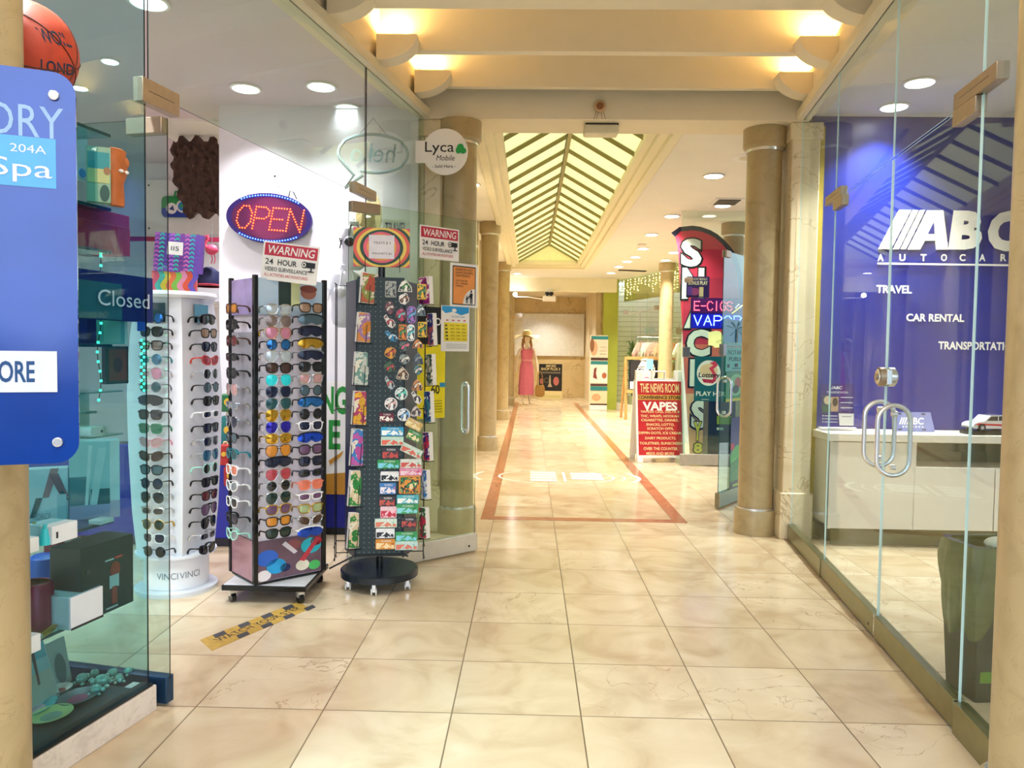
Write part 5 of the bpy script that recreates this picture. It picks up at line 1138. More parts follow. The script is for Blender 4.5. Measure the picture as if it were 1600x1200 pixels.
box_gift('shaver_box', 'tall box picturing crossed knife blades beside the striding legs box', 'box', 108, 690, 187, 810, z, .09, '#a9d6dc', [('#5a8f9c', 0, .45, .4, .82), ('#3f6f78', .42, .62, .8, .82), ('#d8f0f2', .3, .05, .46, .84, 's'), ('#c4e6ea', .4, .08, .74, .84, 's'), ('#b6b4d8', 0, .82, .8, 1), ('#dfeef0', .8, 0, 1, .78), ('#d3c2d8', .8, .78, 1, 1)], yaw=-.85)
box_gift('plug_adapter', 'tiny white plug adapter on the far end of the second shelf', 'adapter', 158, 811, 178, 818, z, .05, '#eef2f4')
# small clear tier with chargers
z = 1.0
p = gnd(160, 684, z)
t, w, h, _ = disp('acrylic_tier', 'clear acrylic box tier carrying white chargers under the notebook shelf', 'display stand', 122, 612, 192, 684, z-.008, 0, '')
m = MB(); m.bx(glass('#b8e0dc'), -w/2, w/2, 0, .16, 0, .006); m.bx(glass('#b8e0dc'), -w/2, w/2, .155, .16, 0, h); m.bx(glass('#b8e0dc'), -w/2, w/2, 0, .16, h-.006, h); m.build('box', t)
m = MB(); m.bx(mat('#7fb0ac', .4), -w*.4, w*.2, .06, .1, h*.5, h*.55); m.build('rod', t)
for (x0, x1, l) in ((122, 139, 'white charger with two round sockets on the clear tier'), (142, 166, 'white wall charger plug on the clear tier')):
    t, w, h, _ = disp('charger', l, 'charger', x0, 667, x1, 682, z, 0, ''); m = MB(); m.prism(WHITE, rrect(w, h, h*.3, 4, 0, h/2), 0, .05); m.build('body', t, bevel=.002); m = MB(); m.prism(mat('#2a4a50', .4), circle(h*.16, 10, w*.2, h*.5), -.001, 0); m.build('socket', t)
# third shelf and the dark pictures under it
z = SH[3]
box_gift('notebook', 'navy notebook leaning on the third glass shelf', 'book', 120, 478, 151, 536, z, .05, '#14206a', [('#1f3a9a', .1, .1, .5, .9)])
box_gift('picture_box', 'pale teal picture box with dark leaves along its top', 'box', 146, 479, 199, 537, z, .05, '#6fb4b8', [('#2a6068', 0, 0, .6, .12), ('#d8ece8', .92, 0, 1, 1), ('#8fcac8', .3, .3, .8, .95)], yaw=-.85)
box_gift('framed_picture', 'dark red framed picture just below the third glass shelf', 'picture', 166, 541, 201, 600, 1.20, .02, '#3a4c4c', [('#8a4a3c', .1, .08, .92, .92), ('#5a3a38', .3, .3, .7, .7, 'o')])
box_gift('closed_sign', 'dark blue closed sign with white letters stuck inside the window', 'sign', 122, 427, 239, 497, 1.425, .004, '#101e6a', [('#2a6f78', 0, .22, .55, .98)], d=.008, words=[('#cfd8ea', 'Closed', .22, .37, .92, .70)])
box_gift('blue_tag', 'small bright blue card under the closed sign', 'card', 215, 497, 229, 512, 1.393, .003, '#1f5fd0', d=.008)
# upper shelves
z = SH[5]
t, w, h, _ = disp('wood_figure', 'tall orange carved wooden figure on the upper glass shelf', 'figurine', 168, 233, 196, 322, z, 0, '')
m = MB(); OG = mat('#c06a32', .5, vary=.25, scale=20); m.lathe(OG, [(w*.34, 0), (w*.36, h*.1), (w*.32, h*.4), (w*.46, h*.55), (w*.5, h*.75), (w*.42, h*.92), (w*.46, h*.97), (w*.3, h)], n=20, sy=.6); m.build('body', t); m = MB(); m.ball(OG, (w*.3, -w*.05, h*.78), (w*.2, w*.25, h*.12)); m.build('wing', t); m = MB(); m.ball(WHITE, (-w*.1, -w*.3, h*.6), (w*.12, .006, .006)); m.ball(WHITE, (w*.2, -w*.3, h*.6), (w*.1, .006, .006)); m.build('inlay', t)
box_gift('picture_book', 'teal and cream tropical picture book on the upper glass shelf', 'book', 135, 229, 173, 316, z, .03, '#8fb89c', [('#2f9aa0', .05, .1, .95, .4), ('#c4cf8a', .05, .4, .95, .65), ('#2f5a50', .55, .68, .95, .98, 'o'), ('#a87a4a', .7, .36, 1, .5, 'o')], yaw=-.85)
box_gift('phone_card', 'tall pale card with a blue roundel at the near end of the upper shelf', 'card', 119, 198, 137, 282, z+.12, .02, '#9fc4d0', [('#2f8fd0', .2, .78, .8, .95, 'o')])
box_gift('gift_box', 'bright red square box on the shelf below the orange figure', 'box', 119, 328, 202, 394, SH[4], .1, '#d02a4c', [('#e0485e', .0, .3, 1, .33), ('#d83a50', .75, .34, 1, 1)])
box_gift('shoulder_bag', 'navy striped padded bag in front of the red box', 'bag', 119, 342, 158, 398, SH[4], .06, '#14204a', [('#4a7a86', .1, .35, .7, 1, 'b'), ('#2f5a6a', .3, .4, .75, 1, 'b')])
p = at(38, 84, 2.34); rB = .148; p.z = max(p.z, SH[6]+rB+.022)
t = thing('basketball', 'orange-red basketball with dark block lettering on top of the display', 'ball', p)
m = MB(); m.ball(mat('#c8482f', .5, vary=.2, scale=30), (0, 0, 0), rB, 40, 24); m.build('body', t)
m = MB()
for k in range(3):
    R3 = Euler((.5+k*1.05, .3, .2)).to_matrix(); m.tube(mat('#5a2418', .6), [R3 @ Vector((rB*1.001*math.cos(a_), rB*1.001*math.sin(a_), 0)) for a_ in [i*2*PI/48 for i in range(48)]], .0022, 5, closed=True)
m.build('seam', t)
m = MB(); Vv = (CAM-p).normalized(); Rr = Vv.cross(Vector((0, 0, 1))).normalized()*-1; Uu = Rr.cross(Vv)*-1
Uu = Vector((0, 0, 1))-Vv*Vv.z; Uu.normalize()
def wrap(q): v = Rr*q[0]+Uu*q[2]; n_ = v+Vv*math.sqrt(max(rB*rB-v.length_squared, 1e-5)); return n_.normalized()*rB*1.004
m.text(mat('#1c2f4a', .6), 'WOIL', .035, .035, .115, .072, 0, .02, -.5, fn=wrap); m.text(mat('#1c2f4a', .6), 'LOND', .04, -.045, .128, -.012, 0, .02, fn=wrap); m.build('lettering', t, smooth=0)
m = MB(); m.tube(mat('#8f9aa0', .4), [(0, 0, -rB-.005)]+[(0, 0, -rB-.02)], .05, 20); m.build('stand', t)
# green fairy string in the window, and its reflection built from bulbs
t = thing('fairy_string', 'string of green fairy lights hanging in the display window', 'fairy lights', (0, 0, 0)); m = MB(); m2 = MB(); GE = mat('#3fffb0', .4, emit=4); rr = random.Random(5)
pts = [gnd(0, 0, 1)]; pts = [onplane(155+3*math.sin(i), 385+i*15, PLt(1.5, .10), PLt(2.7, .10)) for i in range(17)]
m.tube(mat('#1f4a3a', .6), pts, .0018, 5); m.build('wire', t)
for q in pts: m2.ball(GE, q, .0052, 6, 4)
m2.build('bulbs', t)
t = thing('fairy_string', 'double string of green bulbs modelling a fairy light reflection beside the white sunglasses stand', 'fairy lights', (0, 0, 0)); m = MB(); m2 = MB()  # mirror image of the window string, modelled as glowing bulbs
pts = [onplane(221+4*(i % 2), 532+i*5.2, (-1.325, 2.781), (-2.25, 2.976)) for i in range(16)]; m.tube(mat('#1f4a3a', .6), pts[::2], .0015, 5); m.tube(mat('#1f4a3a', .6), pts[1::2], .0015, 5); m.build('wire', t)
for q in pts: m2.ball(GE, q, .0052, 6, 4)
m2.build('bulbs', t)

# ------------------------------------------------------------------ blue directory board on the near column
dY = 1.84; pr = at(122, 420, dY); DRZ = .41
zt = zat(112, 118, pr.x, pr.y); zb = zat(112, 722, pr.x, pr.y); DW, DH = .62, zt-zb
ctr = Vector((pr.x-DW/2*math.cos(DRZ), pr.y-DW/2*math.sin(DRZ), zb))
s = Sign('directory_board', 'glossy blue directory board with rounded corners on silver studs, hung on the near column', 'sign', DW, DH, ctr, rz=DRZ, t=.012, panel=mat('#0f44aa', .03, .12, vary=.3, scale=3, coat=1), outline=rrect(DW, DH, .05, 8))
WL = mat('#dfe8f4', .3); u = lambda d: 1-d/DW
s.text(mat('#9cc0ea', .3), 'DIRECTORY', u(.46), .09, u(.026), .17, .0); s.rect(mat('#27a0ea', .15, coat=1), 0.02, .17, u(.042), .295); s.text(WL, 'ICS  204A', u(.20), .19, u(.062), .21); s.text(WL, 'Spa', u(.174), .225, u(.05), .285)
s.rect(mat('#dfe8f2', .2, coat=1), .02, .71, u(.044), .815); s.text(mat('#1d4a80', .3), 'STORE', u(.205), .735, u(.09), .79, .02)
for v in (.06, .945):
    for uu in (u(.045), .07):
        m = MB(); m.cyl(CHROME, (s.X(uu), -.012, s.Z(v)), (s.X(uu), -.02, s.Z(v)), .0115, 20); m.build('stud', s.o, bevel=.002)
s.rect(mat('#7fa9d8', .1, coat=1), 0, .93, .0001, .9301)
s.done()

# ------------------------------------------------------------------ tape on the floor
pa, pb = gnd(332, 1000), gnd(468, 946); pc = gnd(385, 1012)
d = (pb-pa); L_ = d.length+.06; az = math.atan2(d.y, d.x); mid = (gnd(340, 1011)+gnd(468, 944))/2
t = thing('floor_tape', 'worn yellow and black WATCH YOUR STEP tape strip on the tiles before the towers', 'floor tape', (mid.x-.01, mid.y, .0005), az)
TY_ = mat('#c9a24a', .55, vary=.25, scale=30); TB = mat('#4a4a50', .6, vary=.2)
m = MB(); w = .075; m.slab(TY_, [(-L_/2-.04, -w), (L_/2-.02, -w*.75), (L_/2+.03, w), (-L_/2+.02, w)], 0, .001); m.build('strip', t)
m = MB()
for i in range(4):
    x = -L_/2+.07+i*L_/4.2; m.slab(TB, [(x, w*.38), (x+.065, w*.38), (x+.085, w*.98), (x+.02, w*.98)], .001, .0016); x += .05; m.slab(TB, [(x, -w*.92), (x+.065, -w*.9), (x+.085, -w*.34), (x+.02, -w*.34)], .001, .0016)
m.build('check_print', t)
m = MB(); vs, fs, _a = text_geo('WATCH YOUR STEP', 0); m.add([(-L_*.42+a_*L_*.85, -.02+b_*.045, .0018) for a_, b_ in vs], fs, INK); m.build('lettering', t, smooth=0)
# ------------------------------------------------------------------ office: lettering on the blue wall, counter and what stands on it
LT = mat('#f6f1e8', .5, vary=.02); YL = Yb-.014
def wx(px, py): v = at(px, py, YL); return v.x, v.z
bo = wx(1375, 420); t = thing('wall_lettering', 'very large white slanted letters with stripes high on the blue office wall', 'lettering', (bo[0], YL, bo[1]))
def zq(x, y): X, Zz = wx(1360+x/7.27, 310+y/7.27); return (X-bo[0], Zz-bo[1])
m = MB()
for P in ([(330, 130), (465, 130), (235, 575), (95, 575)], [(487, 130), (548, 130), (326, 575), (262, 575)], [(566, 130), (625, 130), (405, 575), (346, 575)]): m.prism(LT, [zq(*q) for q in P], 0, .012)
m.build('stripes', t, smooth=0)
m = MB(); m.prism(LT, [zq(*q) for q in [(648, 135), (830, 135), (885, 580), (752, 580), (742, 480), (620, 480), (566, 580), (428, 580)]], 0, .012); m.prism(NAVY, [zq(*q) for q in [(720, 268), (730, 402), (652, 402)]], -.0015, 0); m.build('letter_a', t, smooth=0)
m = MB(); a_, b_ = zq(905, 580), zq(1290, 140); m.text(LT, 'B', a_[0], a_[1], b_[0], b_[1], 0, .06, .10); m.build('letter_b', t, smooth=0)
m = MB(); a_, b_ = zq(1325, 600), zq(1730, 140); m.text(LT, 'C', a_[0], a_[1], b_[0], b_[1], 0, .06, .08); m.build('letter_c', t, smooth=0)
def wall_words(name, label, items, line=None):
    o = wx(items[0][1], items[0][4]); t = thing(name, label, 'lettering', (o[0], YL, o[1])); m = MB()
    for tx, x0, y0, x1, y1 in items:
        a_, b_ = wx(x0, y1), wx(x1, y0); m.text(LT, tx, a_[0]-o[0], a_[1]-o[1], b_[0]-o[0], b_[1]-o[1], 0, .03)
    if line: a_, b_ = wx(line[0], line[1]), wx(line[2], line[3]); m.prism(LT, [(a_[0]-o[0], a_[1]-o[1]), (b_[0]-o[0], b_[1]-o[1]), (b_[0]-o[0], b_[1]-o[1]+.013), (a_[0]-o[0], a_[1]-o[1]+.013)], -.001, .004)
    m.build('lettering', t, smooth=0)
wall_words('wall_lettering', 'white widely spaced AUTO CAR capitals with an underline below the striped letters', [(c, x, 397, x+10, 408) for c, x in (('A', 1371), ('U', 1405), ('T', 1438), ('O', 1470), ('C', 1499), ('A', 1530), ('R', 1563))], (1371, 413, 1590, 416))
wall_words('wall_lettering', 'white TRAVEL capitals on the blue wall', [('TRAVEL', 1369, 446, 1425, 458)])
wall_words('wall_lettering', 'white CAR RENTAL capitals on the blue wall', [('CAR RENTAL', 1416, 491, 1507, 502)])
wall_words('wall_lettering', 'white TRANSPORTATION capitals on the blue wall', [('TRANSPORTATION', 1466, 535, 1592, 546)])

CW = mat('#e6e0d2', .35, vary=.03); CYF, CYB, CX0, CX1 = 5.40, 5.755, 2.11, 4.6
t = thing('office_counter', 'long white counter with drawers and an open niche along the blue wall', 'counter', (CX0, CYF, 0))
m = MB(); m.bx(CW, -.02, CX1-CX0, -.015, CYB-CYF, .745, .80); m.build('worktop', t, bevel=.004)
m = MB(); m.bx(CW, 0, .02, .005, CYB-CYF, .125, .745); m.bx(CW, 0, CX1-CX0, .02, CYB-CYF, .125, .15); m.bx(mat('#4d5a44', .5), .02, CX1-CX0, .30, .32, .15, .745); m.bx(CW, .585, .605, .01, .3, .125, .745); m.bx(CW, .6, CX1-CX0, .01, .3, .56, .575); m.build('carcass', t)
m = MB(); m.bx(CW, .0, .585, 0, .018, .13, .738); m.build('door', t, bevel=.002)
for x0, x1 in ((.595, 1.145), (1.152, 1.70), (1.707, 2.4)):
    m = MB(); m.bx(CW, x0, x1, 0, .018, .13, .57); m.build('drawer', t, bevel=.002)
m = MB(); m.bx(mat('#5d5a30', .6), .05, CX1-CX0, .07, CYB-CYF, 0, .125); m.build('toe_kick', t)
# acrylic price board, plate, toy car
s = px_sign('acrylic_notice', 'indigo price notice with photographs and a white card in an acrylic holder on the counter', 'sign', 1281, 600, 1333, 667, 5.62, t=.006, panel=mat('#3a3384', .15, vary=.1))
s.text(WHITE, '/ABC', .3, .05, .62, .12, .02, .2); s.text(WHITE, 'TRANSPORTATION', .16, .17, .8, .22)
s.rect(mat('#33405a', .3), .03, .26, .3, .52); s.oval(mat('#d9c3a0', .4), .2, .38, .12, .1); s.rect(mat('#c9a486', .4), .3, .3, .52, .64); s.oval(mat('#4a3a34', .4), .42, .42, .08, .1); s.rect(mat('#3a5c4e', .3), .03, .5, .3, .66)
for i in range(3): s.rect(WHITE, .58, .3+.12*i, .95, .315+.12*i)
for i in range(3): s.oval(WHITE, .06, .74+.07*i, .02, .015); s.rect(WHITE, .1, .735+.07*i, .5, .75+.07*i)
s.poly(WHITE, [(.52, .68), (.98, .68), (.98, .96), (.56, .96)], 'card'); s.rect(mat('#9a9aa0', .5), .62, .74, .9, .76, 'card')
m = MB(); m.bx(WHITE, -s.W/2-.01, s.W/2+.01, -.04, .02, -.012, 0); m.build('holder_foot', s.o, bevel=.002); s.done()
p = at(1425, 669, 5.60); t = thing('licence_plate', 'pale lilac licence plate with white letters leaning on the counter', 'licence plate', (p.x, p.y, .802), 0, None, -.18)
k = 5.6/1200; W_, H_ = 66*k, 30*k
m = MB(); m.prism(mat('#868cc4', .35), [(-W_*.46, 0), (W_*.53, 0), (W_*.45, H_), (-W_*.45, H_)], -.004, 0); m.build('plate', t, bevel=.001)
m = MB(); m.text(WHITE, 'ABC', -W_*.12, H_*.35, W_*.28, H_*.72, -.0048, .03, .1)
for i in range(3): m.prism(WHITE, [(-W_*.3+i*W_*.055, H_*.35), (-W_*.265+i*W_*.055, H_*.35), (-W_*.2+i*W_*.055, H_*.72), (-W_*.235+i*W_*.055, H_*.72)], -.0048, -.0042)
for i in range(7): m.bx(WHITE, -W_*.22+i*W_*.075, -W_*.185+i*W_*.075, -.0048, -.0042, H_*.2, H_*.28)
m.build('lettering', t, smooth=0)
m = MB()
for sx in (-1, 1):
    for z in (H_*.1, H_*.9): m.bx(BLACK, sx*W_*.28-.014, sx*W_*.28+.014, -.0048, -.0042, z-.004, z+.004)
m.build('slots', t, smooth=0)
p = at(1544, 678, 5.50); t = thing('toy_car', 'white and red model sports car on a black base at the end of the counter', 'toy car', (p.x, p.y, .801), .12)
m = MB(); m.bx(BLACKM, -.17, .17, -.07, .07, 0, .03); m.build('base', t, bevel=.006)
prof = [(-.16, .045), (-.158, .075), (-.13, .088), (-.075, .095), (-.035, .135), (.06, .14), (.12, .108), (.158, .10), (.165, .06), (.16, .045)]
m = MB(); m.prism(mat('#f2efee', .15, coat=1), prof, -.062, .062); m.build('body', t, bevel=.012)
m = MB(); m.prism(mat('#1a2230', .08), [(-.062, .1), (-.03, .13), (.02, .132), (.02, .1)], -.0635, .0635); m.prism(mat('#1a2230', .08), [(.028, .1), (.028, .132), (.058, .134), (.1, .106)], -.0635, .0635); m.build('window', t)
m = MB(); m.prism(mat('#d0202c', .2), [(-.15, .07), (.08, .062), (.1, .074), (-.12, .082)], -.0638, .0638); m.build('stripe', t)
for x in (-.1, .1):
    for y in (-.06, .06):
        m = MB(); m.cyl(BLACKM, (x, y-.012, .052), (x, y+.012, .052), .026, 18); m.cyl(CHROME, (x, y-.0135, .052), (x, y+.0135, .052), .014, 12); m.build('wheel', t)
# bin with a draped liner
p = gnd(1528, 1092); t = thing('waste_bin', 'dark waste bin with an olive plastic liner draped over its rim behind the office glass', 'bin', (p.x+.06, p.y+.06, 0), .1)
m = MB(); BIN = mat('#2d3420', .4); w0, w1, hB = .105, .135, .60
for z0, z1, a_, b_ in ((0, hB, w0, w1),):
    vs = [(sx*a_, sy*a_*.85, z0) for sx, sy in ((-1, -1), (1, -1), (1, 1), (-1, 1))]+[(sx*b_, sy*b_*.85, z1) for sx, sy in ((-1, -1), (1, -1), (1, 1), (-1, 1))]+[(sx*b_*.9, sy*b_*.76, z1) for sx, sy in ((-1, -1), (1, -1), (1, 1), (-1, 1))]+[(sx*a_*.9, sy*a_*.76, .02) for sx, sy in ((-1, -1), (1, -1), (1, 1), (-1, 1))]
    fs = [(3, 2, 1, 0)]
    for i in range(4):
        j = (i+1) % 4; fs += [(i, j, 4+j, 4+i), (4+i, 4+j, 8+j, 8+i), (8+i, 8+j, 12+j, 12+i)]
    fs.append((12, 13, 14, 15)); m.add(vs, fs, BIN)
m.build('body', t, bevel=.01)
m = MB(); n = 48; rows = 16; rr = random.Random(2); vs = []
for j in range(rows+1):
    f = j/rows
    for i in range(n):
        a_ = 2*PI*i/n; c, s_ = math.cos(a_), math.sin(a_); sq = 1/max(abs(c), abs(s_), .001); sq = min(sq, 1.25)
        R_ = (.142+.014*math.sin(f*PI))*sq+.008*math.sin(i*2.1+f*2)*f+.006*math.sin(i*.9)
        drop = (.25+.14*math.sin(a_*2+1)+.05*math.sin(a_*5))*f
        vs.append((R_*c, R_*s_*.88, hB+.012-drop))
for i in range(n): a_ = 2*PI*i/n; c, s_ = math.cos(a_), math.sin(a_); sq = min(1/max(abs(c), abs(s_)), 1.25); vs.append((.118*sq*c, .1*sq*s_, hB+.014))
for i in range(n): a_ = 2*PI*i/n; c, s_ = math.cos(a_), math.sin(a_); sq = min(1/max(abs(c), abs(s_)), 1.25); vs.append((.108*sq*c, .09*sq*s_, hB-.12))
fs = [(j*n+i, (j+1)*n+i, (j+1)*n+(i+1) % n, j*n+(i+1) % n) for j in range(rows) for i in range(n)]; o_ = (rows+1)*n
fs += [((i+1) % n, i, o_+i, o_+(i+1) % n)[::-1] for i in range(n)]+[(o_+i, o_+(i+1) % n, o_+n+(i+1) % n, o_+n+i) for i in range(n)]
m.add(vs, fs, mat('#636b3c', .22, vary=.35, scale=9)); m.build('liner', t)
m = MB(); m.bx(mat('#5f8a1c', .5), -.09, -.02, -.0945, -.0925, .08, .15); m.build('label', t)
m = MB(); m.ball(mat('#d9dbc9', .7, bump=.5), (.03, 0, hB+.0), (.05, .045, .03), 10, 8); tag(m.build('crumpled_paper', None, (p.x+.06, p.y+.06, 0), .1), 'crumpled white paper lying in the top of the dark waste bin', 'paper')

# ------------------------------------------------------------------ news shop front
FIT5 = mat('#8a8f90', .3, .8)
t5 = door('door_5', (1.815, 9.2), (2.62, 9.22), 2.24, .13, GL_CLEAR, GL_EDGED, mat('#b9b4a8', .35, .6), fit=.1)
m = MB(); m.bx(FIT5, .005, .09, -.02, .02, 1.30, 1.42); m.build('lock_box', t5, bevel=.003)
d6a, d6b = (1.648, 6.651), (2.23, 7.46)
t6 = door('door_6', d6a, d6b, 2.23, .125, glass('#cfe6de'), GL_EDGED, mat('#6f7a58', .3, .7), pull=(.09, .80, 1.14, .06, .0115), fit=.12)
m = MB(); m.bx(FIT5, -.004, .07, -.02, .02, 1.33, 1.43); m.build('lock_box', t6, bevel=.003)
m = MB(); m.bx(mat('#a09a80', .3, .7), -.013, .002, -.022, .022, .012, .14); m.build('rail_end', t6, bevel=.002)
# flag
FY = 9.95; fk = FY/1200; fo = at(1062, 716, FY); RD = mat('#d8304e', .6, vary=.12, scale=2.5)
def fz(x, y): v = at(1000+x/5.454, 340+y/5.454, FY); return (v.x-fo.x, v.z-fo.z)
t = thing('feather_flag', 'tall red feather flag with white SNACKS letters inside the news shop', 'flag', (fo.x, FY, 0)); zf = fo.z
def off(P): return [(x, z+zf) for x, z in P]
edge_l = [(265, 130), (300, 160), (316, 230), (327, 320), (338, 520), (350, 760), (362, 1000), (374, 1250), (390, 1500), (408, 1760), (425, 2020)]
edge_t = [(330, 85), (450, 72), (520, 82), (600, 110), (660, 145), (720, 195), (770, 250), (810, 310), (845, 400), (868, 500), (880, 620), (888, 760)]
m = MB(); P = off([fz(*q) for q in edge_l[::-1]+edge_t+[(900, 1300), (905, 2020)]]); m.prism(RD, P, 0, .006); m.build('cloth', t, smooth=0)
m = MB(); inn = [(300, 165), (345, 118), (450, 108), (520, 118), (585, 142), (640, 172), (690, 215), (735, 268), (775, 335), (812, 420), (835, 510), (848, 620), (855, 760)]
m.prism(mat('#141634', .5), off([fz(*q) for q in [(265, 130)]+edge_t+inn[::-1]]), -.003, 0); m.build('sleeve', t, smooth=0)
m = MB(); m.prism(mat('#e9745c', .6), off([fz(*q) for q in [(366, 1080), (900, 1080), (903, 1500), (392, 1500)]]), -.001, 0); m.prism(mat('#edb98e', .6), off([fz(*q) for q in [(392, 1500), (903, 1500), (905, 2020), (425, 2020)]]), -.001, 0); m.build('lower_print', t, smooth=0)
m = MB()
for q, (ch, x0, y0, x1, y1) in enumerate((('S', 345, 180, 528, 420), ('N', 352, 430, 548, 695), ('A', 370, 715, 600, 945), ('C', 392, 955, 600, 1185), ('K', 418, 1210, 610, 1440), ('S', 430, 1560, 570, 1800))):
    a_, b_ = off([fz(x0, y1)])[0], off([fz(x1, y0)])[0]; m.text(BLACK, ch, a_[0]-.02, a_[1]-.02, b_[0]+.025, b_[1]+.02, -.004, .09); m.text(WHITE, ch, a_[0]+.005, a_[1]+.005, b_[0], b_[1], -.0055, .05)
for ch, x0, y0, x1, y1 in (('Y', 455, 1740, 525, 1900), ('8', 455, 1920, 530, 2005)):
    a_, b_ = off([fz(x0, y1)])[0], off([fz(x1, y0)])[0]; m.text(BLACK, ch, a_[0]-.012, a_[1]-.012, b_[0]+.012, b_[1]+.012, -.006, .08); m.text(mat('#e6dc4a', .5), ch, a_[0], a_[1], b_[0], b_[1], -.0075, .04)
m.build('lettering', t, smooth=0)
m = MB(); m.tube(BLACK, [(x, .012, z) for x, z in [(off([fz(905, 2020)])[0][0], .03)]+off([fz(*q) for q in [(905, 2020), (900, 1300), (888, 760)]+edge_t[::-1]])], .008, 6); m.build('pole', t)
m = MB(); m.lathe(BLACK, [(.16, 0), (.16, .02), (.03, .03), (.02, .05)], (off([fz(905, 2020)])[0][0], .012, 0), n=24); m.build('base', t)
# LED vape sign
s = px_sign('led_sign', 'LED sign with red E-CIGS over blue VAPOR dots in the news shop window', 'sign', 1078, 466, 1162, 514, 9.315, t=.03, panel=mat('#120a4a', .3), pname='housing')
s.rect(mat('#4a1060', .4, emit=.25), .01, .02, .99, .49); s.rect(mat('#1216c0', .4, emit=.35), .01, .51, .99, .98)
W_, H_ = s.W, s.H; m = MB(); led_dots(m, mat('#ff4a5a', .4, emit=8), 'E-CIGS', -W_*.44, H_*.60, W_*.26, H_*.88, -.036, .0165, .0062, .3); m.build('red_lettering', s.o)
m = MB(); led_dots(m, mat('#8fb4ff', .4, emit=8), 'VAPOR', -W_*.44, H_*.12, W_*.44, H_*.42, -.036, .0165, .0062, .35); m.build('blue_lettering', s.o)
m = MB(); YD = mat('#ffd24a', .4, emit=6)
for i in range(9): m.ball(YD, (W_*(.27+.025*i), -.036, H_*(.52+.035*i)), .0075, 6, 4)
for i in range(5): m.ball(mat('#ffffff', .4, emit=6), (W_*(.33+.025*i), -.036, H_*(.70+.05*(i % 3))), .0075, 6, 4)
m.build('pen_dots', s.o); s.done()
s = px_sign('bonus_poster', 'small purple bonus play poster stuck over the flag', 'poster', 1072, 432, 1108, 465, 9.315, t=.004, panel=mat('#2a1b4c', .35)); s.text(mat('#d8cfa8', .4), 'HOLIDAY BONUS', .1, .07, .9, .17); s.text(mat('#d8cfa8', .4), 'BONUS PLAY', .08, .22, .92, .4, .02); s.oval(mat('#8a3a6a', .4), .35, .72, .25, .18); s.rect(mat('#c9b48a', .4), .56, .5, .74, .95); s.rect(mat('#5a3a8a', .4), .04, .48, .25, .9); s.done()
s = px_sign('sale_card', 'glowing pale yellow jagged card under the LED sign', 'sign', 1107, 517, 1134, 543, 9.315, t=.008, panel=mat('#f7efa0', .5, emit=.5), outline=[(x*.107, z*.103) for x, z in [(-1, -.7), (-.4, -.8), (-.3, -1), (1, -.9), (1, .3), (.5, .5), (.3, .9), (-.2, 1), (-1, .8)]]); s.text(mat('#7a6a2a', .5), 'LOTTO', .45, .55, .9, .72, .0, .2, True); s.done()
s = px_sign('lottery_poster', 'teal lottery poster with a round white badge in the news shop window', 'poster', 1084, 557, 1142, 627, 9.315, t=.006, panel=mat('#0f6470', .35))
s.oval(WHITE, .38, .37, .32, .285, 'badge', 32); s.oval(mat('#f2d0a8', .4), .38, .32, .24, .16, 'badge'); s.poly(mat('#e0405c', .4), [(.4, .14), (.55, .1), (.62, .2), (.5, .28), (.6, .42), (.56, .56), (.4, .6), (.5, .5), (.48, .38), (.38, .26), (.5, .2)], 'badge'); s.poly(mat('#c02a4a', .4), [(.2, .5), (.6, .52), (.5, .6), (.25, .58)], 'badge'); s.text(mat('#14202a', .4), 'Lottery', .11, .36, .68, .5, .02, .15); s.text(WHITE, 'PLAY HERE', .05, .78, .92, .88, .02); s.rect(WHITE, .2, .955, .4, .965); s.done()
t = thing('ticket_kiosk', 'black ticket kiosk with yellow and white labels under the teal lottery poster', 'kiosk', (at(1122, 716, 9.5).x, 9.54, 0)); w = .33
m = MB(); m.bx(mat('#1c2a2e', .35), -w/2, w/2, -.18, .1, .02, .78); m.build('body', t, bevel=.01); m = MB(); m.bx(mat('#b5c41c', .4), -.06, .12, -.1825, -.18, .49, .59); m.build('yellow_label', t); m = MB(); m.bx(WHITE, -.06, .02, -.1825, -.18, .42, .45); m.build('white_label', t); m = MB(); m.bx(BLACK, -w/2+.02, w/2-.02, -.16, .08, 0, .02); m.build('foot', t)
# notices on the nearer door leaf
dv = Vector((d6b[0]-d6a[0], d6b[1]-d6a[1], 0)).normalized(); rz6 = math.atan2(dv.y, dv.x); nv = Vector((dv.y, -dv.x, 0))
def leaf6(name, label, cat, x0, y0, x1, y1, **k):
    a_ = (d6a[0]+nv.x*.009, d6a[1]+nv.y*.009); b_ = (d6b[0]+nv.x*.009, d6b[1]+nv.y*.009); ym = (y0+y1)/2
    p0, p1, pm, pt = onplane(x0, ym, a_, b_), onplane(x1, ym, a_, b_), onplane((x0+x1)/2, y1, a_, b_), onplane((x0+x1)/2, y0, a_, b_)
    return Sign(name, label, cat, (p1-p0).length, pt.z-pm.z, pm, rz=rz6, t=.002, **k)
s = leaf6('notary_notice', 'sea-green rounded notary public notice on the open news shop door', 'sign', 1134, 543, 1172, 580, panel=mat('#4fc0a8', .4)); DG = mat('#123c3a', .5); s.text(DG, 'NOTARY', .08, .12, .72, .3); s.text(DG, 'PUBLIC', .12, .4, .70, .58); s.rect(DG, .25, .86, .62, .89); s.rect(DG, .06, .7, .14, .84); s.oval(DG, .42, .74, .06, .08); s.done()
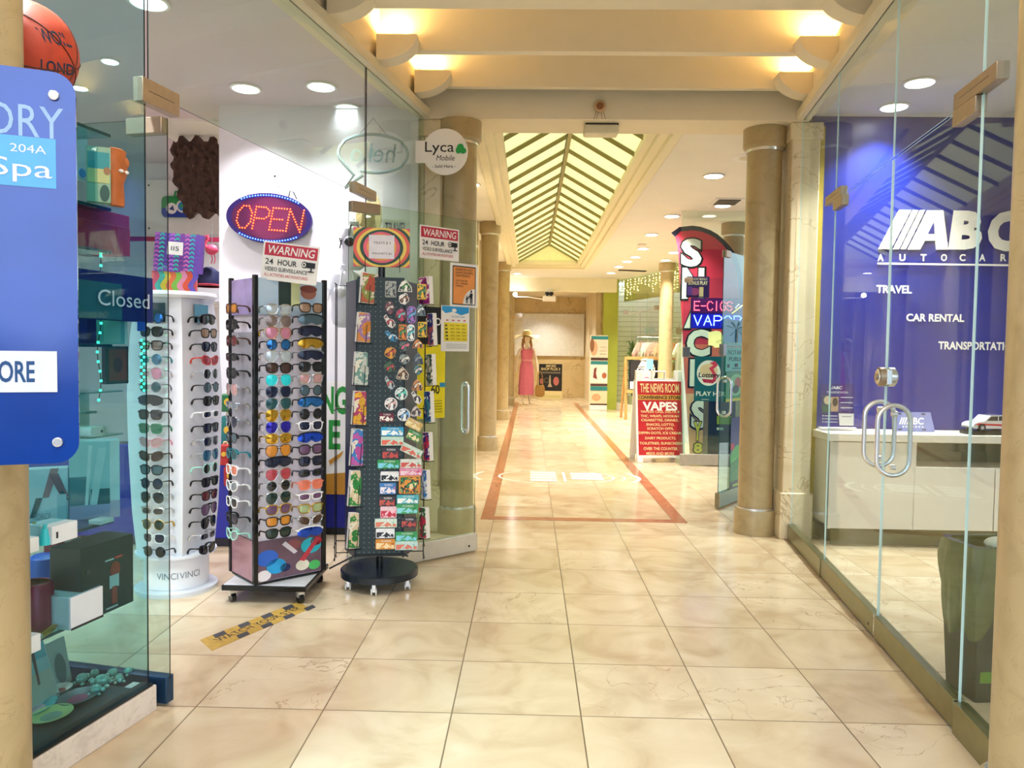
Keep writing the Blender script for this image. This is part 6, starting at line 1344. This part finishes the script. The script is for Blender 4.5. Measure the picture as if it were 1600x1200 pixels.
s = leaf6('seal_notice', 'green notice with a round gold seal below the notary notice', 'sign', 1134, 581, 1170, 626, panel=mat('#2f9a5a', .4)); s.oval(mat('#7fd08a', .4), .42, .45, .3, .38); s.oval(mat('#a8642a', .4), .5, .38, .14, .2); s.oval(mat('#1f5a3a', .4), .4, .6, .14, .14); s.rect(mat('#c3cf2a', .4), 0, .9, 1, 1); s.done()
s = leaf6('drink_poster', 'navy and green drink poster low on the open news shop door', 'poster', 1140, 650, 1180, 765, panel=mat('#14306a', .35)); s.oval(mat('#2fae3c', .4), .3, .55, .3, .18); s.oval(mat('#4fd05a', .4), .2, .66, .2, .12); s.poly(mat('#1f8a3a', .4), [(0, .6), (.5, .5), (.6, .95), (0, .92)]); s.rect(mat('#c02a3a', .4), .0, .34, .12, .42); s.rect(mat('#0f3a2a', .4), 0, .84, 1, 1); s.rect(mat('#8fbf3a', .4), .1, .88, .6, .91); s.done()
s = leaf6('palm_reflection', 'painted blue-green palm reflection on the open news shop door above the notary notice', 'poster', 1130, 500, 1170, 541, panel=mat('#4aa8c4', .35)); GP = mat('#2f8a8a', .5)  # palm reflected in the door glass, painted as a flat print
for i in range(9): s.poly(GP, [(.5, .35), (.5+.45*math.cos(i*.7), .35+.3*math.sin(i*.7)), (.5+.4*math.cos(i*.7+.2), .4+.3*math.sin(i*.7+.2))])
s.rect(mat('#3f6a5a', .5), .47, .35, .53, 1); s.rect(mat('#7fcfc0', .5), 0, .86, 1, 1); s.done()

# ------------------------------------------------------------------ boards standing in the corridor
ap = gnd(1030, 722); arz = .1
t = thing('sandwich_board', 'white A-frame board with a red convenience store panel by the corridor band', 'sandwich board', (ap.x-.01, 9.62, 0), arz)
AW, AH = .60, 1.02
for s_, nm in ((-1, 'front_board'), (1, 'back_board')):
    f = bpy.data.objects.new(nm, None); COL.objects.link(f); f.parent = t; f.location = (0, s_*.20, .03); f.rotation_euler = (-s_*-.16, 0, 0) if False else (s_*.17, 0, 0)
    m = MB(); m.bx(WHITE, -AW/2, AW/2, -.014, .014, .03, AH-.03); 
    for x in (-1, 1): m.bx(WHITE, x*(AW/2-.055)-.045, x*(AW/2-.055)+.045, -.014, .014, AH-.03, AH+.09); m.bx(WHITE, x*(AW/2-.04)-.035, x*(AW/2-.04)+.035, -.02, .02, -.03, .03)
    m.tube(WHITE, [(-.08, 0, AH-.035), (-.08, 0, AH+.08), (.08, 0, AH+.08), (.08, 0, AH-.035)], .012, 6)
    m.build('frame_panel', f, bevel=.003)
    if s_ < 0:
        y = -.0148; x0, x1 = -AW*.46, AW*.46; z0, z1 = .06, AH-.045; HH = z1-z0
        RDP = mat('#c0262c', .4, vary=.05); m = MB(); m.bx(RDP, x0, x1, y, y+.001, z0, z1); m.bx(mat('#d9a24a', .4), x0, x1, y-.0008, y, z1-HH*.255, z1-HH*.185); m.build('red_print', f, smooth=0)
        CRM = mat('#f2dca0', .5); m = MB(); yy = y-.002
        def ln(tx, v0, v1, u0, u1, mm, b=.0): m.text(mm, tx, x0+(x1-x0)*u0, z1-HH*v1, x0+(x1-x0)*u1, z1-HH*v0, yy, b)
        ln('THE NEWS ROOM', .03, .155, .06, .95, CRM, .02); ln('CONVENIENCE STORE', .197, .243, .01, .99, BLACK, .03); ln('VAPES', .28, .40, .11, .90, WHITE, .04)
        for q, (tx, u0, u1) in enumerate((('VAPES/E CIGS, DELTA 8', .06, .94), ('THC, WRAPS, HOOKAH', .06, .93), ('CIGARETTES, DRINKS,', .07, .92), ('SNACKS, LOTTO,', .18, .82), ('SCRATCH OFFS,', .2, .8), ('DIPPIN DOTS, ICE CREAM,', .01, .99), ('DAIRY PRODUCTS,', .15, .85), ('TOILETRIES, SUNSCREEN', .02, .98), ('OVER THE COUNTER', .11, .88), ('MEDS AND MORE', .17, .8))):
            v = (.425, .485, .54, .60, .655, .715, .785, .855, .925, .99)[q]*.99-.02; ln(tx, v-.004, v+.036, u0, u1, CRM, .02)
        m.build('lettering', f, smooth=0)
m = MB(); m.cyl(CHROME, (-.2, 0, AH), (.2, 0, AH), .008, 8); m.build('hinge', t)
# make-up easel
WD = mat('#c99a5c', .5, vary=.25, scale=9); ep = gnd(975, 655); t = thing('wooden_easel', 'pale wooden pavement easel holding a black-framed make-up portrait', 'easel', (ep.x+.36, ep.y, 0), .05)
EW, EH = .70, 1.26
for x in (-1, 1):
    m = MB(); m.tube(WD, [(x*EW/2, -.12, 0), (x*EW/2, 0, EH)], .03, 4); m.build('leg', t, smooth=0); m = MB(); m.tube(WD, [(x*EW/2, .45, 0), (x*EW/2, .02, EH-.03)], .025, 4); m.build('leg', t, smooth=0)
m = MB(); m.bx(WD, -EW/2, EW/2, -.03, .03, EH-.05, EH+.01); m.build('top_rail', t); m = MB(); m.bx(WD, -EW/2, EW/2, -.12, -.02, .54, .60); m.build('ledge', t)
s = Sign('makeup_portrait', 'black and white make-up portrait of a woman with dark lips on the wooden easel', 'poster', .58, .58, t.location+Vector((0, -.075, .615)), rz=.05, rx=-.08, t=.01, panel=BLACKM)
SKN = mat('#efdfd2', .5); HR = mat('#1f1a1c', .5); s.oval(SKN, .58, .38, .34, .46); s.poly(SKN, [(.42, .6), (.8, .6), (.85, .95), (.5, .95)]); s.poly(HR, [(.06, .0), (.45, .0), (.3, .25), (.22, .5), (.3, .95), (.04, .95)]); s.poly(HR, [(.4, 0), (1, 0), (1, .16), (.7, .06)])
for u_ in (.42, .78): s.oval(HR, u_, .32, .1, .035); s.poly(HR, [(u_-.13, .24), (u_+.13, .2), (u_+.13, .225), (u_-.13, .265)]); s.oval(WHITE, u_+.02, .33, .035, .02)
s.poly(mat('#d9c2b2', .5), [(.6, .34), (.66, .52), (.56, .52)]); s.oval(mat('#7a1f2c', .4), .62, .62, .12, .045); s.rect(WHITE, .04, .74, .78, .99, 'label'); s.done()
tag(MB().box(mat('#7fc0e0', .4), (0, 0, .1), (.13, .02, .2)).build('hanging_card', None, at(1015, 577, 15.0), 0, label=None), 'small pale blue card in front of the easel corner', 'card')
# three-picture banner stand
s = px_sign('banner_stand', 'slim free-standing banner with three stacked beauty pictures by the far column', 'banner stand', 920, 524, 948, 642, 17.95, rz=-.05, t=.02, panel=mat('#e9e0cc', .5))
TL_ = mat('#1f7f86', .5); DKB = mat('#4a2a28', .5)
s.rect(TL_, .06, .01, 1, .055); s.rect(mat('#ead9c4', .5), .06, .055, 1, .29); s.oval(mat('#d9a484', .5), .22, .17, .2, .10); s.oval(mat('#8a5a3c', .5), .12, .13, .12, .09); s.rect(DKB, .06, .295, 1, .33); s.rect(TL_, .06, .34, 1, .385)
s.rect(mat('#e6e4dc', .5), .06, .385, 1, .63); s.poly(mat('#7a2f24', .5), [(.2, .56), (.25, .44), (.4, .42), (.36, .5), (.44, .58)]); s.oval(mat('#b0603c', .5), .82, .53, .13, .04); s.rect(DKB, .06, .64, 1, .67); s.rect(TL_, .06, .675, 1, .73); s.rect(mat('#f0d3b0', .5), .06, .735, 1, .90); s.oval(mat('#e0a47a', .5), .4, .82, .25, .05); s.rect(DKB, .06, .905, 1, .92); s.rect(WHITE, .06, .925, 1, .985)
for v in (.15, .2, .24): s.rect(mat('#b5a894', .5), .55, v, .92, v+.008)
m = MB(); m.bx(DKB, -s.W/2, s.W/2, -.1, .08, 0, .02); m.build('foot', s.o); s.done()
# smoke shop board
s = px_sign('smoke_shop_board', 'black smoke shop board with cream heading and hookah picture at the corridor end', 'sign', 841, 568, 878, 625, 21.4, t=.02, panel=mat('#efe4b0', .5)); s.rect(BLACK, .01, .01, .99, .75)
CY = mat('#efe0a0', .5); s.text(CY, 'SMOKE', .3, .03, .72, .10, .02); s.text(CY, 'SHOP PLUS 3', .1, .115, .9, .185, .02); s.rect(mat('#9a9484', .5), .08, .23, .92, .245); s.rect(mat('#9a9484', .5), .08, .26, .92, .27); s.rect(mat('#b56a6a', .5), .06, .42, .2, .56); s.oval(mat('#c0706a', .5), .74, .48, .12, .12); s.poly(mat('#bfb090', .5), [(.46, .32), (.5, .32), (.52, .55), (.58, .64), (.38, .64), (.44, .55)]); s.ring(mat('#8a7a5a', .5), .34, .46, .07, .012)
s.text(CY, '347-438-8787', .06, .76, .94, .815, .01); s.text(mat('#d8d03a', .5), 'MORE SMOKE SHOP', .08, .87, .92, .92); m = MB(); m.bx(BLACK, -.3, .3, .0, .2, 0, .02); m.build('foot', s.o); s.done()
# white glass board on the end wall and the lamps above
s = px_sign('glass_board', 'large blank white glass board on the tan end wall', 'board', 802, 490, 912, 556, 22.57, t=.03, panel=mat('#e9e6da', .12, coat=1)); s.done()
t = thing('emergency_light', 'white twin-head emergency light on the beam at the corridor end', 'emergency light', at(858, 471, 17.8)); m = MB(); m.bx(WHITE, -.15, .15, -.06, .07, 0, .12); m.bx(WHITE, -.06, .06, .06, .10, .05, .3); m.build('case', t, bevel=.01)
for x in (-.05, .05):
    m = MB(); m.tube(BLACK, [(x, .02, .12), (x, -.0, .17)], .02, 10); m.lathe(BLACK, [(.045, -.02), (.05, .03), (.03, .05)], (x, -.0, .17), n=16); m.build('lamp_head', t)
m = MB(); m.tube(WHITE, [(-.15, .02, .05), (-.5, .04, .1), (-.78, .05, .1)], .012, 6); m.build('conduit', t)
t = thing('spot_lamp', 'small blazing white spot lamp at the end of the conduit beside the far beam', 'spot lamp', at(805, 460, 17.75)); m = MB(); m.ball(mat('#ffffff', .3, emit=25), (0, 0, 0), .05); m.build('bulb', t); m = MB(); m.bx(WHITE, -.03, .03, .03, .15, -.03, .03); m.build('bracket', t); area_light('lamp', (0, -.08, 0), .1, 1.5, (1, 1, 1), (PI/2, 0, 0), t)
# things on the near header beam
t = thing('door_chime', 'small round chime with dangling cords on the near header beam', 'chime', at(937, 167, 5.55)); m = MB(); m.lathe(mat('#c9a880', .4), [(.03, 0), (.042, .006), (.042, .018), (.028, .022)], n=24); ob = m.build('rim', t, rx=PI/2); m = MB(); m.lathe(mat('#8a5a3a', .4), [(.026, 0), (.026, .024), (.01, .028)], n=20); m.build('dial', t, rx=PI/2)
m = MB()
for x in (-.03, -.015, .012, .03): m.tube(mat('#b59468', .6), [(x*.8, -.008, -.03), (x*1.4, -.008, -.09)], .0022, 5)
m.build('cord', t)
a_ = at(940, 211, 5.62); t = thing('motion_sensor', 'cream box-shaped door sensor under the near header beam', 'sensor', (a_.x, 5.70, 3.0)); m = MB(); m.bx(mat('#e4dcc0', .5), -.125, .125, -.07, .07, -.075, -.012); m.build('cover', t, bevel=.012); m = MB(); m.bx(BLACK, -.115, .125, -.05, .06, -.014, 0); m.build('mount', t)

# ------------------------------------------------------------------ mannequin
mo = gnd(822, 632); mo = Vector((mo.x, 19.4, 0)); K = 1.0
t = thing('mannequin', 'dressed shop mannequin in a long pink dress standing at the corridor end', 'mannequin', mo, .15)
J = {'pel': (0, 0, .93), 'wai': (0, 0, 1.08), 'che': (0, -.01, 1.3), 'nec': (0, 0, 1.47), 'nk2': (0, -.01, 1.55), 'hed': (.0, -.02, 1.64), 'top': (0, -.02, 1.74)}
R_ = {'pel': .13, 'wai': .10, 'che': .12, 'nec': .05, 'nk2': .045, 'hed': .085, 'top': .07}
E_ = [('pel', 'wai'), ('wai', 'che'), ('che', 'nec'), ('nec', 'nk2'), ('nk2', 'hed'), ('hed', 'top')]
for s_, n_ in ((-1, 'l'), (1, 'r')):
    J.update({'sh'+n_: (s_*.16, 0, 1.42), 'el'+n_: (s_*.24, .02, 1.15), 'wr'+n_: (s_*.27, -.05, .92), 'ha'+n_: (s_*.27, -.07, .83), 'hp'+n_: (s_*.09, 0, .86), 'kn'+n_: (s_*.085, -.02+.03*s_, .48), 'an'+n_: (s_*.08, .03*s_, .1), 'to'+n_: (s_*.09, -.13+.03*s_, .035)})
    R_.update({'sh'+n_: .05, 'el'+n_: .038, 'wr'+n_: .028, 'ha'+n_: .03, 'hp'+n_: .085, 'kn'+n_: .055, 'an'+n_: .035, 'to'+n_: .03})
    E_ += [('che', 'sh'+n_), ('sh'+n_, 'el'+n_), ('el'+n_, 'wr'+n_), ('wr'+n_, 'ha'+n_), ('pel', 'hp'+n_), ('hp'+n_, 'kn'+n_), ('kn'+n_, 'an'+n_), ('an'+n_, 'to'+n_)]
ks = list(J); me = bpy.data.meshes.new('body'); me.from_pydata([J[k_] for k_ in ks], [(ks.index(a_), ks.index(b_)) for a_, b_ in E_], [])
bo_ = bpy.data.objects.new('body', me); COL.objects.link(bo_); bo_.parent = t; me.materials.append(mat('#ecdcc6', .4, vary=.03))
sk_ = bo_.modifiers.new('skin', 'SKIN'); sk_.use_smooth_shade = True
for i, k_ in enumerate(ks): me.skin_vertices[0].data[i].radius = (R_[k_], R_[k_]*.85); me.skin_vertices[0].data[i].use_root = (k_ == 'pel')
sb = bo_.modifiers.new('subdivision', 'SUBSURF'); sb.levels = 1; sb.render_levels = 2
DP = mat('#e07a96', .8, vary=.12, scale=30)
def loft(rows, n=40, pleat=.0):
    vs = []
    for (cx_, cyy, z, rx_, ry_) in rows:
        for i in range(n):
            a_ = 2*PI*i/n; f = 1+pleat*math.sin(i*2*PI*9/n)*max(0, (1.1-z)); vs.append((cx_+rx_*f*math.cos(a_), cyy+ry_*f*math.sin(a_), z))
    return vs, [(j*n+i, j*n+(i+1) % n, (j+1)*n+(i+1) % n, (j+1)*n+i) for j in range(len(rows)-1) for i in range(n)]
m = MB(); m.add(*loft([(0, 0, .25, .19, .155), (0, 0, .6, .19, .155), (0, 0, .95, .175, .15), (0, 0, 1.12, .135, .115)], pleat=.06), DP); m.build('skirt', t)
m = MB(); m.add(*loft([(0, 0, 1.12, .137, .117), (0, -.01, 1.2, .145, .13), (0, -.015, 1.32, .16, .145), (0, -.01, 1.40, .14, .115)]), DP)
for s_ in (-1, 1): m.tube(DP, [(s_*.09, -.11, 1.38), (s_*.1, -.03, 1.48), (s_*.09, .08, 1.4)], .018, 6)
m.build('bodice', t); m = MB(); m.add(*loft([(0, 0, 1.10, .142, .122), (0, 0, 1.15, .142, .122)]), mat('#e9a0b2', .8)); m.build('waistband', t)
m = MB(); m.ball(mat('#b58a50', .8, vary=.3, scale=40), (0, .03, 1.66), (.1, .1, .13)); 
for s_ in (-1, 1): m.tube(mat('#b58a50', .8, vary=.3), [(s_*.08, .03, 1.66), (s_*.11, .0, 1.5), (s_*.1, -.05, 1.36)], [.04, .035, .015], 8)
m.build('hair', t)
t2 = thing('sun_hat', 'wide floppy straw sun hat worn by the pink mannequin', 'hat', mo+Vector((0, -.02, 1.74)), .15); m = MB(); m.lathe(STRAW, [(.115, 0), (.12, .03), (.1, .12), (.05, .15)], n=28); m.build('crown', t2); m = MB(); vs = []; n = 40
for r_, dz in ((.11, .012), (.2, -.005), (.29, -.03)):
    for i in range(n): a_ = 2*PI*i/n; vs.append((r_*math.cos(a_)*1.1, r_*math.sin(a_), dz+.05*(r_-.11)/.18*math.sin(a_*3+1)))
vs += [(x, y, z-.006) for x, y, z in vs]
fs = [(j*n+i, j*n+(i+1) % n, (j+1)*n+(i+1) % n, (j+1)*n+i) for j in range(2) for i in range(n)]; fs += [tuple(q+3*n for q in f[::-1]) for f in fs]+[(2*n+i, 2*n+(i+1) % n, 5*n+(i+1) % n, 5*n+i) for i in range(n)]
m.add(vs, fs, STRAW); m.build('brim', t2)
BG = mat('#b98f4e', .8, vary=.3, scale=50, bump=.4); t3 = thing('straw_bag', 'straw shoulder bag hanging beside the pink mannequin skirt', 'bag', mo+Vector((.345, -.05, .2)), .15); m = MB(); m.lathe(BG, [(.06, .0), (.12, .05), (.125, .2), (.1, .3)], n=24, sy=.5); m.build('body', t3); m = MB()
for s_ in (-1, 1): m.tube(BG, [(.07, s_*.03, .29), (.05, s_*.02, .55), (0, 0, .66), (-.05, s_*.02, .55), (-.07, s_*.03, .29)], .008, 6)
m.build('strap', t3)

# ------------------------------------------------------------------ boutique behind the fairy-lit glass
t = thing('fairy_light_curtain', 'curtain of warm fairy lights across the top of the boutique glass', 'fairy lights', (0, 0, 0)); m = MB(); FL = mat('#ffe9a0', .4, emit=14); rr = random.Random(11); w_ = MB()
seg = list(zip(ARC, ARC[1:]))
for i in range(26):
    f = i/25*(len(seg)-.01); (ax, ay), (bx_, by_) = seg[int(f)]; g = f-int(f); x, y = ax+(bx_-ax)*g+.07, ay+(by_-ay)*g+.02; L_ = rr.uniform(.2, .5)
    w_.tube(mat('#6a6a3a', .6), [(x, y, 3.04), (x, y, 3.04-L_)], .0022, 4)
    for q in range(int(L_/.055)): m.ball(FL, (x-.008+rr.uniform(-.015, .015), y+rr.uniform(-.02, .02), 3.02-q*.055-rr.uniform(0, .03)), .0085, 6, 4)
w_.build('wire', t); m.build('bulbs', t)
t = thing('clothes_rail', 'chrome clothes rail inside the fairy-lit boutique', 'clothes rail', (3.0, 17.6, 0), .3); m = MB(); m.cyl(CHROME, (-.6, 0, 1.7), (.6, 0, 1.7), .015); m.build('bar', t)
for x in (-.6, .6):
    m = MB(); m.cyl(CHROME, (x, 0, 0), (x, 0, 1.7), .015); m.cyl(CHROME, (x, -.25, .02), (x, .25, .02), .015); m.build('post', t)
GC = [('#e8b4a8', 'pink blouse at the near end of'), ('#f2ece2', 'white blouse second on'), ('#d99a8a', 'salmon top third on'), ('#c9a27a', 'tan top fourth on'), ('#f0dcd6', 'pale rose top fifth on'), ('#b5564a', 'brick red top sixth on'), ('#e9e2d0', 'cream top at the far end of')]
for i, (c, l) in enumerate(GC):
    x = -.5+i*.165; p = Matrix.Rotation(.3, 4, 'Z') @ Vector((x, 0, 0)); tt = thing('blouse', l+' the boutique clothes rail', 'garment', (3.0+p.x, 17.6+p.y, .94), .3+.5, 'tops on the boutique rail')
    m = MB(); m.prism(mat(c, .8, vary=.15), [(-.2, 0), (.2, 0), (.19, .45), (.3, .3), (.33, .38), (.17, .62), (.06, .64), (-.06, .64), (-.17, .62), (-.33, .38), (-.3, .3), (-.19, .45)], -.025, .025); m.build('cloth', tt, bevel=.01); m = MB(); m.tube(CHROME, [(-.16, 0, .62), (0, 0, .68), (.16, 0, .62)], .005, 5); m.tube(CHROME, [(0, 0, .68), (.02, 0, .72), (0, 0, .74)], .004, 5); m.build('hanger', tt)
t = thing('display_shelf', 'white display shelf of bags on the boutique slat wall', 'shelf', (3.4, 19.46, 0)); m = MB()
for z in (.9, 1.35, 1.8): m.bx(WHITE, -.7, .7, -.15, .15, z, z+.02)
m.build('boards', t); m = MB()
for x in (-.68, .68): m.bx(WHITE, x-.02, x+.02, .1, .15, .85, 1.85)
m.build('bracket', t)
for i, (x, z, c) in enumerate(((-.5, 1.37, '#e0a48f'), (-.15, 1.37, '#d8cfc0'), (.25, 1.37, '#c97f76'), (.55, 1.37, '#e8d8c4'), (-.4, 1.82, '#cfe0d8'), (0, 1.82, '#f0e0d0'), (.42, 1.82, '#b98a6a'), (-.45, .92, '#2f8f8a'), (.1, .92, '#e9b9a4'))):
    tt = thing('handbag', '%s handbag on the boutique shelf, %s' % (('coral', 'oatmeal', 'dusty red', 'cream', 'pale mint', 'peach', 'brown', 'teal', 'blush')[i], ('middle board' if z == 1.37 else 'top board' if z > 1.5 else 'lowest board')), 'handbag', (3.4+x*.96, 19.45, z+.003), 0, 'handbags on the boutique shelf')
    m = MB(); m.prism(mat(c, .5), [(-.11, 0), (.11, 0), (.13, .16), (-.13, .16)], -.05, .05); m.build('body', tt, bevel=.012); m = MB(); m.tube(mat(c, .5), [(-.08, 0, .15), (-.05, 0, .26), (.05, 0, .26), (.08, 0, .15)], .008, 6); m.build('handle', tt)
def plant(label, x, y, h, n, rr):
    t = thing('potted_plant', label, 'plant', (x, y, 0)); m = MB(); m.lathe(mat('#dcd3bd', .5), [(.1, 0), (.15, .25), (.16, .3), (.14, .3), (.13, .26)], n=24); m.build('pot', t); m = MB()
    for i in range(n):
        a_ = rr.uniform(0, 2*PI); L_ = rr.uniform(.25, .45); z0 = .3+(h-.7)*rr.random(); b_ = rr.uniform(.2, .9)
        d = Vector((math.cos(a_), math.sin(a_), 0)); s_ = Vector((-d.y, d.x, 0))*.03; P0 = Vector((0, 0, z0)); P1 = P0+d*L_*.5*b_+Vector((0, 0, L_*.75)); P2 = P0+d*L_*b_+Vector((0, 0, L_*(1.0 if b_ < .5 else .6)))
        o = [P0-s_*.3, P0+s_*.3, P1+s_, P1-s_, P2]; m.add(o, [(0, 1, 2, 3), (3, 2, 4)], mat(('#4a7a2a', '#6a9a38', '#3a6a30')[i % 3], .5, vary=.2))
    m.tube(mat('#6a5a30', .7), [(0, 0, .2), (0, 0, h-.5)], .02, 6); m.build('foliage', t, smooth=0)
rr = random.Random(4)
plant('tall spiky green plant just inside the boutique glass by the green wall', 2.5, 18.75, 1.75, 70, rr)
plant('lower leafy plant inside the boutique glass beside the easel', 2.85, 16.2, 1.35, 60, rr)
# clamps and rods of the boutique door
t = thing('door_hardware', 'thin steel door clamps and rod on the boutique glass', 'door fitting', (0, 0, 0)); m = MB()
for px, py in ((978, 488), (1026, 481)): q = at(px, py, 16.3 if px < 1000 else 15.2); m.box(STEEL, q, (.1, .03, .09))
m.tube(STEEL, [at(978, 492, 16.3), at(1026, 482, 15.2)], .008, 5); m.tube(STEEL, [at(1000, 487, 15.8), at(1000, 600, 15.8)], .008, 5); m.build('clamp_and_rod', t)

# ------------------------------------------------------------------ projected light emblem, painted white on the corridor floor
t = thing('painted_light_emblem', 'ringed emblem of projected light, painted white with two lettering blocks on the tiles', 'painted light emblem', (.305, 8.2, .0024)); EM = mat('#f6f2e4', .3); m = MB()
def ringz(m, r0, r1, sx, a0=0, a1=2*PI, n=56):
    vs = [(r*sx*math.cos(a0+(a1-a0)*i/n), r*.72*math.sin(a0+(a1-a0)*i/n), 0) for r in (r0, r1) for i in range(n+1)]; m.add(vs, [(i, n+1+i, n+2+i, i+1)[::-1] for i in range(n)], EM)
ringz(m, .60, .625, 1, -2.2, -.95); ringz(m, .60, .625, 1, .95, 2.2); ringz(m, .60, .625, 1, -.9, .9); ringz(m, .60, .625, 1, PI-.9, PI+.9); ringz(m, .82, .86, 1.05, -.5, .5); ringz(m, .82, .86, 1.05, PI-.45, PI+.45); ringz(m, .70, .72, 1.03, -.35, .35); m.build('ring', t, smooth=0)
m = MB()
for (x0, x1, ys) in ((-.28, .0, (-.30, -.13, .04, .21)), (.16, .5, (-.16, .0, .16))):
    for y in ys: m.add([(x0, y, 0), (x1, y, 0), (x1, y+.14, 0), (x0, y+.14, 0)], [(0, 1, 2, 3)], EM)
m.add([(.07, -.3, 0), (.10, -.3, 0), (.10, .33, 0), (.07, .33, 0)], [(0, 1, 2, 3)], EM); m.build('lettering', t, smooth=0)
